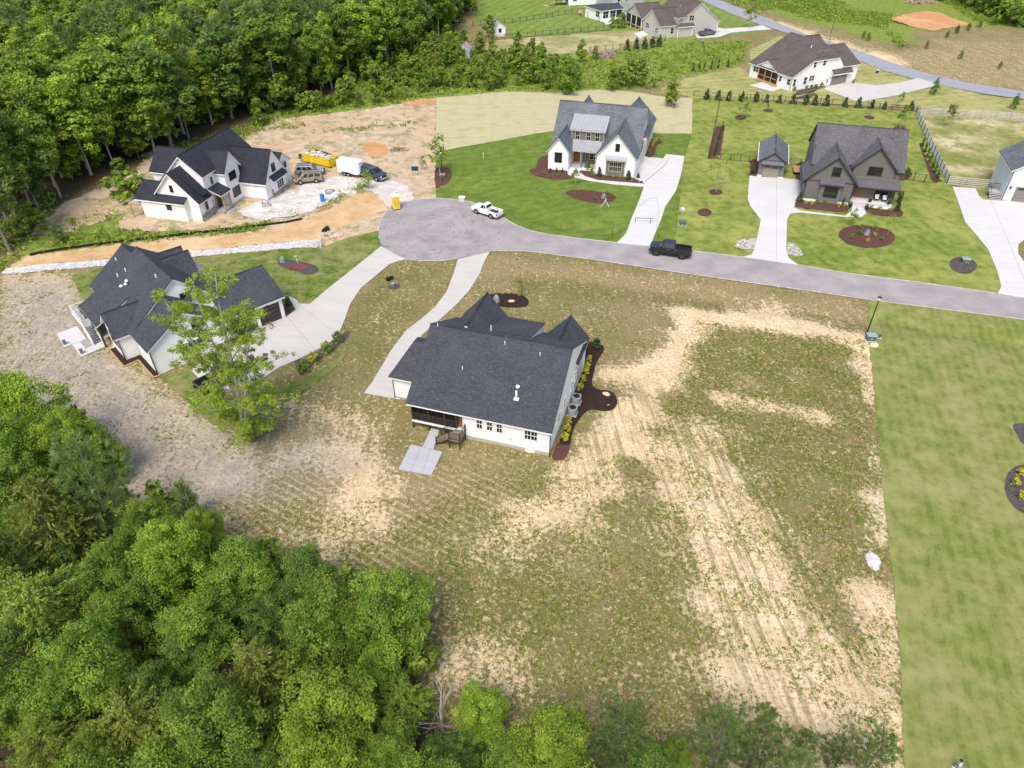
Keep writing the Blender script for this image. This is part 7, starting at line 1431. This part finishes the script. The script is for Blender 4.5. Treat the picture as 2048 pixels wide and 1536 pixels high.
# ------------------------------------------------------------------ street furniture
g = G(1733, 668); rt = empty('street_lamp', (g.x, g.y, float(height(np.array([g.x]), np.array([g.y]))[0])), 0, 'tall black street lamp post beside the green transformer', 'street lamp')
MB().tube((0, 0, 0), (0, 0, 4.6), .085, .06, 10).tube((0, 0, 0), (0, 0, .35), .14, .12, 10).build('pole', M['black'], rt)
o = MB().tube((0, 0, 4.6), (0, 0, 4.75), .08, .2, 10).tube((0, 0, 5.1), (0, 0, 5.3), .27, .08, 10).tube((0, 0, 5.3), (0, 0, 5.4), .04, .02, 8).build('lamp_head', M['black'], rt); MB().tube((0, 0, 4.75), (0, 0, 5.1), .19, .24, 10).build('lamp_glass', M['lamp'], o)
M['util'] = plain('utility_green', (.075, .12, .105), .6, .12)
def cabinet(at, d, label, rz=0, mat=None, top=None):
    g = G(*at); z = float(height(np.array([g.x]), np.array([g.y]))[0]); rt = empty('utility_cabinet', (g.x, g.y, z), rz, label, 'utility box'); mat = mat or M['util']
    MB().box(-d[0] / 2, d[0] / 2, -d[1] / 2, d[1] / 2, .06, d[2]).build('body', mat, rt, bevel=.02); MB().box(-d[0] / 2 - .04, d[0] / 2 + .04, -d[1] / 2 - .04, d[1] / 2 + .04, d[2] - .1, d[2] + .05).build('lid', top or mat, rt, bevel=.03); MB().box(-d[0] / 2 - .12, d[0] / 2 + .12, -d[1] / 2 - .12, d[1] / 2 + .12, -.1, .07).build('pad', M['concrete'], rt)
    MB().box(-.06, .06, -d[1] / 2 - .03, -d[1] / 2, d[2] * .4, d[2] * .5).build('label_plate', M['white'], rt); return rt
M['util_lite'] = plain('utility_lid', (.25, .32, .32), .5, .1)
cabinet((1740, 680), (1.05, .8, .75), 'dark green transformer box with pale lid at the foot of the street lamp', -.1, None, M['util_lite'])
cabinet((1758, 677), (.22, .22, .5), 'small dark green pedestal right of the transformer', 0)
cabinet((1365, 450), (1.0, .75, .65), 'green utility box in the lawn beside the white drive', -.2)
cabinet((1929, 526), (1.0, .8, .7), 'green cabinet with white lid on the dark round bed', -.2, None, M['util_lite'])
cabinet((1365, 421), (.5, .5, .35), 'small white topped box on the lawn edge beside the white drive', 0, M['gdoor'], M['white'])
cabinet((885, 355), (.9, .7, .6), 'green transformer in the mulch half round under the young tree', -.1, None, M['util_lite'])
cabinet((924, 402), (.95, .75, .7), 'white topped stone box at the rim of the turning circle', -.1, plain('stone_box', (.52, .47, .40), .9, .2), M['white'])
cabinet((786, 573), (.35, .35, .55), 'green utility pedestal on the small mulch patch by the drive', .3, None, M['util_lite'])
cabinet((1754, 147), (.5, .5, .9), 'black and white box in the verge of the far road', 0, M['black'], M['white'])
# second lamp post in the mulch half round, far lamp behind the brown roof
for at, hh, lb in [((885, 361), 4.6, 'thin black lamp post before the young leafy tree'), ((1656, 92), 7.5, 'far dark lamp post behind the brown roof')]:
    g = G(*at); rt = empty('street_lamp', (g.x, g.y, 0), 0, lb, 'street lamp'); MB().tube((0, 0, 0), (0, 0, hh), .07, .05, 8).build('pole', M['black'], rt); MB().tube((0, 0, hh), (0, 0, hh + .15), .06, .17, 8).tube((0, 0, hh + .45), (0, 0, hh + .65), .2, .05, 8).build('lamp_head', M['black'], rt); MB().tube((0, 0, hh + .15), (0, 0, hh + .45), .15, .18, 8).build('lamp_glass', M['lamp'], rt)
g = G(831, 352); rt = empty('yard_sign', (g.x, g.y, 0), .1, 'small dark green board on posts beside a thin sapling', 'sign')
for x in (-.45, .45): MB().box(x - .04, x + .04, -.03, .03, 0, 1.7).build('post', M['wood'], rt)
MB().box(-.6, .6, -.06, -.03, .95, 1.75).build('board', plain('sign_green', (.01, .05, .045), .6), rt)
# air conditioners
for (x, y), lb in (((.62, 8.75), 'grey round cornered air conditioner, the farther one by the side wall'), ((.68, 6.8), 'grey round cornered air conditioner, the nearer one by the side wall')):
    w = H1.root.matrix_world if False else None; a = math.radians(-17.5); o = G(1098, 912.7); X, Y = o.x + math.cos(a) * x - math.sin(a) * y, o.y + math.sin(a) * x + math.cos(a) * y
    rt = empty('air_conditioner', (X, Y, .1), a, lb, 'air conditioner'); mb = MB(); n = 8; q = []
    for cx, cy, a0 in ((.28, .28, 0), (-.28, .28, 90), (-.28, -.28, 180), (.28, -.28, 270)):
        for t in range(4): b_ = math.radians(a0 + 30 * t); q.append((cx + .17 * math.cos(b_), cy + .17 * math.sin(b_), .06))
    mb.prism(q, (0, 0, .85)); mb.build('casing', plain('ac_grey_' + str(int(y)), (.34, .35, .37), .5, .1), rt)
    m2 = MB(); 
    for i in range(16): m2.tube(Vector(q[i]) * 1.02 + Vector((0, 0, .02)), Vector((q[i][0] * 1.02, q[i][1] * 1.02, .86)), .015, n=4)
    m2.build('louvre', M['chrome'], rt); MB().tube((0, 0, .91), (0, 0, .925), .38, .38, 16).build('fan_guard', M['black'], rt); m3 = MB()
    for i in range(5): b_ = i * 1.2566; m3.prism([(.06 * math.cos(b_), .06 * math.sin(b_), .93), (.33 * math.cos(b_), .33 * math.sin(b_), .93), (.33 * math.cos(b_ + .6), .33 * math.sin(b_ + .6), .935)], (0, 0, .01))
    m3.build('fan', M['rim_dark'], rt); MB().box(-.5, .5, -.5, .5, -.1, .06).build('pad', M['concrete'], rt)
# garden bits on the bright lawn
mb = MB(); mb.tube((0, 0, 0), (0, 0, 1.15), .03, .02, 6); 
for at, hh, lb, m_ in [((967, 320), 1.1, 'white lawn sprinkler on a spike near the straw yard', M['white']), ((986, 375), 1.9, 'wooden stake with a white cap in the bright lawn', M['wood'])]:
    single('stake', MB().tube((0, 0, 0), (0, 0, hh), .04, .04, 6).tube((0, 0, hh), (0, 0, hh + .15), .09, .09, 8), m_, at, lb, 'stake')
mb = MB(); mb.tube((-.7, 0, 0), (0, 0, 1.3), .04, .04, 6); mb.tube((.7, .0, 0), (0, 0, 1.3), .04, .04, 6); mb.tube((0, .8, 0), (0, 0, 1.3), .04, .04, 6); mb.tube((0, 0, 1.3), (0, 0, 1.55), .06, .06, 6)
single('tripod_sprinkler', mb, M['white'], (1210, 415), 'white tripod sprinkler below the oval island', 'sprinkler')
hs = [G(*p) for p in [(1203, 402), (1201, 420), (1206, 430), (1222, 434), (1245, 430), (1262, 424)]]
mb = MB(); mb.path([Vector((p.x, p.y, float(height(np.array([p.x]), np.array([p.y]))[0]) + .06)) for p in hs], .02, 5); o = mb.build('garden_hose', plain('pale_hose', (.26, .31, .18), .6)); tag(o, 'pale garden hose curving over the bright lawn', 'hose')
mb = MB(); mb.path([Vector((p.x, p.y, .13)) for p in [G(*q) for q in [(1288, 366), (1310, 348), (1331, 330), (1338, 316)]]], .03, 5); o = mb.build('garden_hose', M['black']); tag(o, 'dark hose lying straight across the upper white drive', 'hose')
mb = MB(); mb.path([Vector((p.x, p.y, .13)) for p in [G(*q) for q in [(1276, 415), (1292, 402), (1310, 395), (1315, 405), (1318, 418), (1315, 440), (1312, 460)]]], .022, 5); o = mb.build('garden_hose', plain('grey_hose', (.3, .3, .3), .6)); tag(o, 'thin grey hose looping over the middle of the white drive', 'hose')
g = G(1287, 446); rt = empty('saw_horse', (g.x, g.y, .11), -.12, 'long dark trestle bar standing across the white drive', 'trestle')
MB().box(-1.5, 1.5, -.03, .03, .66, .72).build('top_bar', M['dark_trim'], rt)
for x in (-1.3, 1.0): 
    for s in (-1, 1): MB().tube((x, s * .3, 0), (x, 0, .66), .035, .035, 5).build('leg', M['dark_trim'], rt)
for at, hh, lb in [((1225, 468), 1.0, 'thin dark stake at the end of the bright lawn ditch'), ((1317, 476), .7, 'dark stake left of the white drive mouth by the ditch'), ((812, 533), 1.1, 'yellow stake at the mouth of the concrete drive')]:
    single('stake', MB().tube((0, 0, 0), (0, 0, hh), .03, .03, 5).box(-.06, .06, -.01, .01, hh - .25, hh), M['yellow'] if 'yellow' in lb else M['black'], at, lb, 'stake')
# red petals, grill, patio lights, pots, chairs
mb = MB(); c = G(598, 536)
for i in range(120): a = RNG.uniform(0, 6.28); q = RNG.random() ** .9 * 1.5; mb.cbox((q * math.cos(a) * 1.1, q * math.sin(a) * .7 - .1 * q, .16 + RNG.uniform(0, .05)), (.12, .09, .03))
o = single('petals', mb, plain('red_petals', (.33, .06, .075), .7, .3), (597, 535), 'red petals spread on the grey mulch bed', None, z=0); o['kind'] = 'stuff'
single('garden_ornament', MB().tube((0, 0, 0), (-.3, .2, 1.1), .03, .02, 6).cbox((-.3, .2, 1.15), (.5, .05, .05)), M['white'], (597, 528), 'thin white garden ornament in the red petalled bed', 'ornament')
def h2(x, y, z=0): a = math.radians(43); o = G(140 + 970 / 5.4867, 480 + 1480 / 5.4867); return (o.x + math.cos(a) * x - math.sin(a) * y, o.y + math.sin(a) * x + math.cos(a) * y, z)
def put(o, p, rz=0): o.location = p; o.rotation_euler = (0, 0, rz); return o
rt = put(empty('grill', (0, 0, 0), 0, 'black covered grill on the rear deck of the left house', 'grill'), h2(-1.7, 16.9, 1.4), .7)
MB().dome((0, 0, .5), (.75, .55), .55, 12, 4).box(-.7, .7, -.5, .5, 0, .5).build('cover', M['black'], rt, smooth=False); MB().cbox((0, -.1, 1.08), (.3, .1, .06)).build('handle', M['rim_dark'], rt)
for (px, py), lb in (((131, 690), 'small grey lantern at the left corner of the angled patio'), ((165, 708), 'small grey lantern at the near corner of the angled patio')):
    single('lantern', MB().box(-.16, .16, -.16, .16, 0, .5).box(-.2, .2, -.2, .2, .5, .56), plain('lantern_grey', (.14, .16, .17), .6), (px, py), lb, 'lantern', .6, z=.11)
def h5(x, y, z=0): a = math.radians(-16); o = G(1600 + 30 / 7.3125, 230 + 1250 / 7.3125); return (o.x + math.cos(a) * x - math.sin(a) * y, o.y + math.sin(a) * x + math.cos(a) * y, z)
M['pot'] = plain('blue_glaze', (.015, .03, .09), .25)
for (x, y, z), lb in (((7.35, -.75, .1), 'blue glazed pot left of the porch steps'), ((9.75, -1.05, .1), 'blue glazed pot right of the porch steps'), ((10.3, .75, .64), 'blue glazed pot on the porch near the chairs'), ((13.1, .6, .64), 'blue glazed pot at the right porch corner')):
    rt = put(empty('plant_pot', (0, 0, 0), 0, lb, 'pot'), h5(x, y, z)); MB().tube((0, 0, 0), (0, 0, .5), .2, .32, 12).build('pot', M['pot'], rt); v = VAR['shrub'][0][0]; link('plant', v, rt, (0, 0, .42), sc=.8)
for (x, y), lb in (((11.35, 1.7), 'porch armchair with a white cushion, left one'), ((12.5, 1.65), 'porch armchair with a white cushion, right one')):
    rt = put(empty('armchair', (0, 0, 0), 0, lb, 'chair'), h5(x, y, .64), math.radians(-16)); MB().box(-.35, .35, -.35, .35, .3, .4).box(-.35, .35, .28, .36, .4, .95).build('frame', M['brown_paint'], rt)
    for sx in (-.33, .33):
        MB().box(sx - .04, sx + .04, -.35, .3, .55, .62).build('armrest', M['brown_paint'], rt)
        for sy in (-.32, .32): MB().box(sx - .03, sx + .03, sy - .03, sy + .03, 0, .58).build('leg', M['brown_paint'], rt)
    MB().box(-.3, .3, -.3, .26, .4, .52).build('seat_cushion', M['white'], rt, bevel=.03); MB().box(-.3, .3, .16, .28, .52, .98).build('back_cushion', M['white'], rt, bevel=.03)
# bins beside the grey house, black bin by the stairs
for (px, py), m_, lb in (((1389, 64), M['black'], 'black wheeled bin beside the far pickup'), ((1394, 64), plain('bin_green', (.16, .5, .02), .5), 'bright green wheeled bin beside the far pickup')):
    rt = put(empty('wheeled_bin', (0, 0, 0), 0, lb, 'bin'), (*G(px, py).xy, .1)); MB().prism([(-.33, -.35, 0), (.33, -.35, 0), (.36, -.42, 1.2), (-.36, -.42, 1.2)], (0, .75, 0)).build('body', m_, rt); MB().box(-.4, .4, -.48, .4, 1.2, 1.28).build('lid', m_, rt)
# ------------------------------------------------------------------ fences
def fence(pts, hgt, label, kind='metal', step=2.4, group=None, cat='fence', rails=3, wmat='black', rmat=None, taper=0):
    P = [Vector((*p, 0)) for p in GP(pts)]; o0 = P[0]; rt = empty('metal_fence' if kind == 'metal' else 'board_fence', o0, 0, label, cat, group); pick = MB(); rmat = rmat or wmat
    pm = MB().box(-.05, .05, -.05, .05, -.2, hgt + .05).mesh('post', M[wmat])
    for a, b in zip(P[:-1], P[1:]):
        L_ = (b - a).length; n = max(1, round(L_ / step)); d = (b - a) / n; ang = math.atan2(d.y, d.x); ln = d.length
        if kind == 'metal': rm = MB().box(0, ln, -.02, .02, -.025, .025).mesh('rail', M[rmat])
        else: rm = MB().box(.0, ln, -.02, .02, -.075, .075).mesh('rail', M[rmat])
        for i in range(n):
            p = a + d * i - o0; link('post', pm, rt, p, (0, 0, ang))
            for j in range(rails): link('rail', rm, rt, p + Vector((0, 0, (.15 + (hgt - .2) * j / (rails - 1)))) + (Vector((d.y, -d.x, 0)).normalized() * .06 if kind != 'metal' else Vector()), (0, 0, ang))
            if kind == 'metal':
                m = max(2, int(ln / .28))
                for j in range(m): q = p + d * ((j + .5) / m); pick.box(q.x - .012, q.x + .012, q.y - .012, q.y + .012, .12, hgt - .03)
        link('post', pm, rt, b - o0, (0, 0, ang))
    if pick.f: o = pick.build('pickets', M[wmat], rt); o['kind'] = 'stuff'
    return rt
M['fence_board'] = plain('weathered_board', (.44, .40, .36), .85, .15, 1.2); M['fence_dark'] = plain('dark_fence_metal', (.03, .032, .03), .6); M['fence_wire'] = plain('pale_fence_board', (.56, .56, .55), .7, .1, 1.2)
fence([(1893, 368), (1930, 372), (1975, 376), (2008, 379), (2030, 381)], 1.45, 'grey board fence with dark posts behind the wide white drive', 'board', 2.6, None, 'fence', 5, 'fence_dark', 'fence_board')
fence([(1893, 366), (1862, 300), (1832, 231)], 1.5, 'long pale board fence running away beside the striped lawn', 'board', 2.6, None, 'fence', 6, 'fence_dark', 'fence_wire')
fence([(1836, 230), (1930, 234), (2048, 243), (2200, 254)], 1.6, 'grey board fence along the far side of the half sown lot', 'board', 2.6, None, 'fence', 6, 'fence_dark', 'fence_board')
fence([(1387, 193), (1500, 199), (1640, 208), (1832, 224)], 1.2, 'thin black metal fence behind the evergreen row', 'metal', 2.6, None, 'fence', 2, 'fence_dark')
fence([(1440, 198), (1430, 250), (1417, 318)], 1.2, 'black metal fence line running beside the narrow mulch strip', 'metal', 2.6, None, 'fence', 2, 'fence_dark')
fence([(1440, 320), (1480, 323), (1514, 326)], 1.3, 'short black metal fence left of the small garage', 'metal', 1.5, None, 'fence', 2, 'fence_dark')
fence([(1577, 330), (1600, 332)], 1.3, 'short black metal fence right of the small garage', 'metal', 1.5, None, 'fence', 2, 'fence_dark')
fence([(1812, 360), (1826, 362), (1848, 365), (1872, 367)], 1.4, 'black metal fence between the dark grey house and the board fence', 'metal', 2.4, None, 'fence', 2, 'fence_dark')
fence([(960, 84), (1040, 76), (1130, 67), (1222, 60)], 1.4, 'black fence along the near side of the far bright lawn', 'metal', 2.6, None, 'fence', 2, 'fence_dark')
fence([(945, 52), (1040, 44), (1130, 30), (1222, 18), (1250, 15)], 1.4, 'black fence along the far side of the far bright lawn', 'metal', 2.6, None, 'fence', 2, 'fence_dark')
fence([(905, 100), (932, 96), (962, 86)], 1.4, 'black fence corner behind the rusty roofed shed', 'metal', 2.4, None, 'fence', 2, 'fence_dark')
fence([(1180, 104), (1240, 98), (1300, 88), (1330, 82)], 1.3, 'black fence below the grey house behind the evergreen row', 'metal', 2.6, None, 'fence', 2, 'fence_dark')
# ------------------------------------------------------------------ people
def skin_body(name, joints, edges, rad, mat, parent, root=0, sub=2):
    me = bpy.data.meshes.new(name); me.from_pydata(joints, edges, []); o = link(name, me, parent); md = o.modifiers.new('skin', 'SKIN'); md.use_smooth_shade = True
    for i, sv in enumerate(me.skin_vertices[0].data): sv.radius = (rad[i], rad[i]); sv.use_root = (i == root)
    s = o.modifiers.new('sub', 'SUBSURF'); s.levels = sub; s.render_levels = sub; me.materials.append(mat); return o
M['skin'] = plain('skin_tone', (.48, .30, .21), .6, .05); M['hair'] = plain('black_hair', (.012, .010, .009), .7); M['shirt'] = plain('pale_blue_shirt', (.32, .52, .68), .8, .12, 12); M['shorts'] = plain('blue_shorts', (.03, .22, .55), .8); M['shoe'] = plain('white_shoe', (.7, .7, .7), .7)
g = G(1914, 1541); rt = empty('person', (g.x, g.y, 0), math.radians(120), 'child in pale blue shirt and blue shorts running over the lawn at the lower right', 'person'); K = 1.25
J = [(0, 0, .53), (.02, 0, .62), (.05, 0, .72), (.07, 0, .80), (.08, 0, .845), (.10, 0, .90),
     (.02, .06, .50), (.20, .06, .36), (.06, .06, .20), (.14, .06, .17), (.0, -.06, .50), (-.10, -.06, .30), (-.28, -.06, .22), (-.32, -.06, .15),
     (.06, .11, .79), (-.02, .17, .66), (.10, .17, .58), (.06, -.11, .79), (.10, -.19, .68), (.24, -.17, .72)]
Ed = [(0, 1), (1, 2), (2, 3), (3, 4), (4, 5), (0, 6), (6, 7), (7, 8), (8, 9), (0, 10), (10, 11), (11, 12), (12, 13), (3, 14), (14, 15), (15, 16), (3, 17), (17, 18), (18, 19)]
Rd = [.075, .07, .08, .07, .035, .05, .058, .045, .03, .028, .058, .045, .03, .028, .036, .028, .022, .036, .028, .022]
J = [Vector(j) * K for j in J]; Rd = [r * K for r in Rd]
for v_ in ((8, 9), (12, 13)): pass
lift = -min(j.z for j in J) + .03; J = [j + Vector((0, 0, lift * .9)) for j in J]
skin_body('body', [tuple(j) for j in J], Ed, Rd, M['skin'], rt)
skin_body('shirt', [tuple(J[i]) for i in (1, 2, 3, 14, 17)] + [tuple(J[14].lerp(J[15], .5)), tuple(J[17].lerp(J[18], .5))], [(0, 1), (1, 2), (2, 3), (2, 4), (3, 5), (4, 6)], [r * K for r in (.092, .095, .085, .055, .055, .045, .045)], M['shirt'], rt)
skin_body('shorts', [tuple(J[i]) for i in (0, 6, 10)] + [tuple(J[6].lerp(J[7], .75)), tuple(J[10].lerp(J[11], .75))], [(0, 1), (0, 2), (1, 3), (2, 4)], [r * K for r in (.09, .075, .075, .066, .066)], M['shorts'], rt)
hd = J[5] + Vector((.03, 0, .08)); mb = MB(); mb.dome(hd - Vector((0, 0, .0)), (.105, .092), .125, 12, 5); k = len(mb.v); mb.dome((0, 0, 0), (.1, .088), .12, 12, 4); 
for i in range(k, len(mb.v)): x, y, z = mb.v[i]; mb.v[i] = (hd.x + x, hd.y - y, hd.z - z)
mb.cbox((hd.x + .105, hd.y, hd.z - .02), (.03, .025, .03)); mb.cbox((hd.x, hd.y + .095, hd.z - .01), (.03, .02, .045)); mb.cbox((hd.x, hd.y - .095, hd.z - .01), (.03, .02, .045)); mb.build('head', M['skin'], rt, smooth=True)
for s in (-1, 1): MB().cbox((hd.x + .093, hd.y + s * .035, hd.z + .01), (.012, .018, .012)).build('eye', M['hair'], rt)
MB().cbox((hd.x + .095, hd.y, hd.z - .06), (.01, .04, .01)).build('mouth', M['lamp_red'], rt); MB().dome(hd + Vector((-.018, 0, .02)), (.112, .104), .125, 12, 5, .06, random.Random(2)).build('hair', M['hair'], rt)
for i, j in ((9, 8), (13, 12)): p = J[i]; MB().cbox((p.x + .04, p.y, p.z - .0), (.2, .08, .07)).build('shoe', M['shoe'], rt, bevel=.02)
for i, j in ((16, 15), (19, 18)):
    d = (J[i] - J[j]).normalized(); p = J[i] + d * .03; mb = MB(); mb.cbox(p, (.06, .035, .06)); sd = d.orthogonal().normalized()
    for f in range(4): b_ = p + d * .03 + sd * (.02 * (f - 1.5)); mb.tube(b_, b_ + d * (.045 + .008 * (1.5 - abs(f - 1.5))) + Vector((0, 0, -.01)), .009, .007, 5)
    mb.tube(p + sd * .03, p + sd * .055 + d * .03, .01, .008, 5); mb.build('hand', M['skin'], rt)
# white scraps on the lawn, flag post in the far yard
for px, py, lb in [(1872, 1530, 'white scrap lying on the lawn near the running child'), (1956, 1453, 'white scrap on the lawn above the running child'), (1979, 1421, 'white scrap on the lawn, uppermost of three')]: single('paper_scrap', MB().box(-.05, .05, -.03, .03, .01, .05), M['white'], (px, py), lb, 'scrap', .5)
g = G(1161, 31); rt = empty('garden_flag', (g.x, g.y, 0), .2, 'pale pink garden banner on a dark stand in the far bright lawn', 'banner'); MB().tube((-.9, 0, 0), (-.9, 0, 2.0), .05, .05, 6).build('post', M['black'], rt); MB().box(-.9, .5, -.03, .03, .75, 1.75).build('cloth', plain('pink_cloth', (.62, .34, .30), .8), rt); MB().box(-.25, .15, -.2, .2, 0, .6).build('foot', M['black'], rt)
single('garden_lamp', MB().tube((0, 0, 0), (0, 0, 1.6), .07, .05, 6).tube((0, 0, 1.6), (0, 0, 1.85), .12, .08, 8), M['dark_trim'], (1175, 36), 'thin dark garden lamp in the far bright lawn', 'garden lamp')
single('scarecrow_post', MB().tube((0, 0, 0), (.05, 0, 1.5), .06, .05, 6).cbox((0, 0, 1.35), (.5, .25, .5)).cbox((-.1, 0, .9), (.35, .15, .3)), M['brown_paint'], (603, 325), 'small dark post with rags on the sand left of the dumpster', 'post')
print('objects', len(bpy.data.objects))
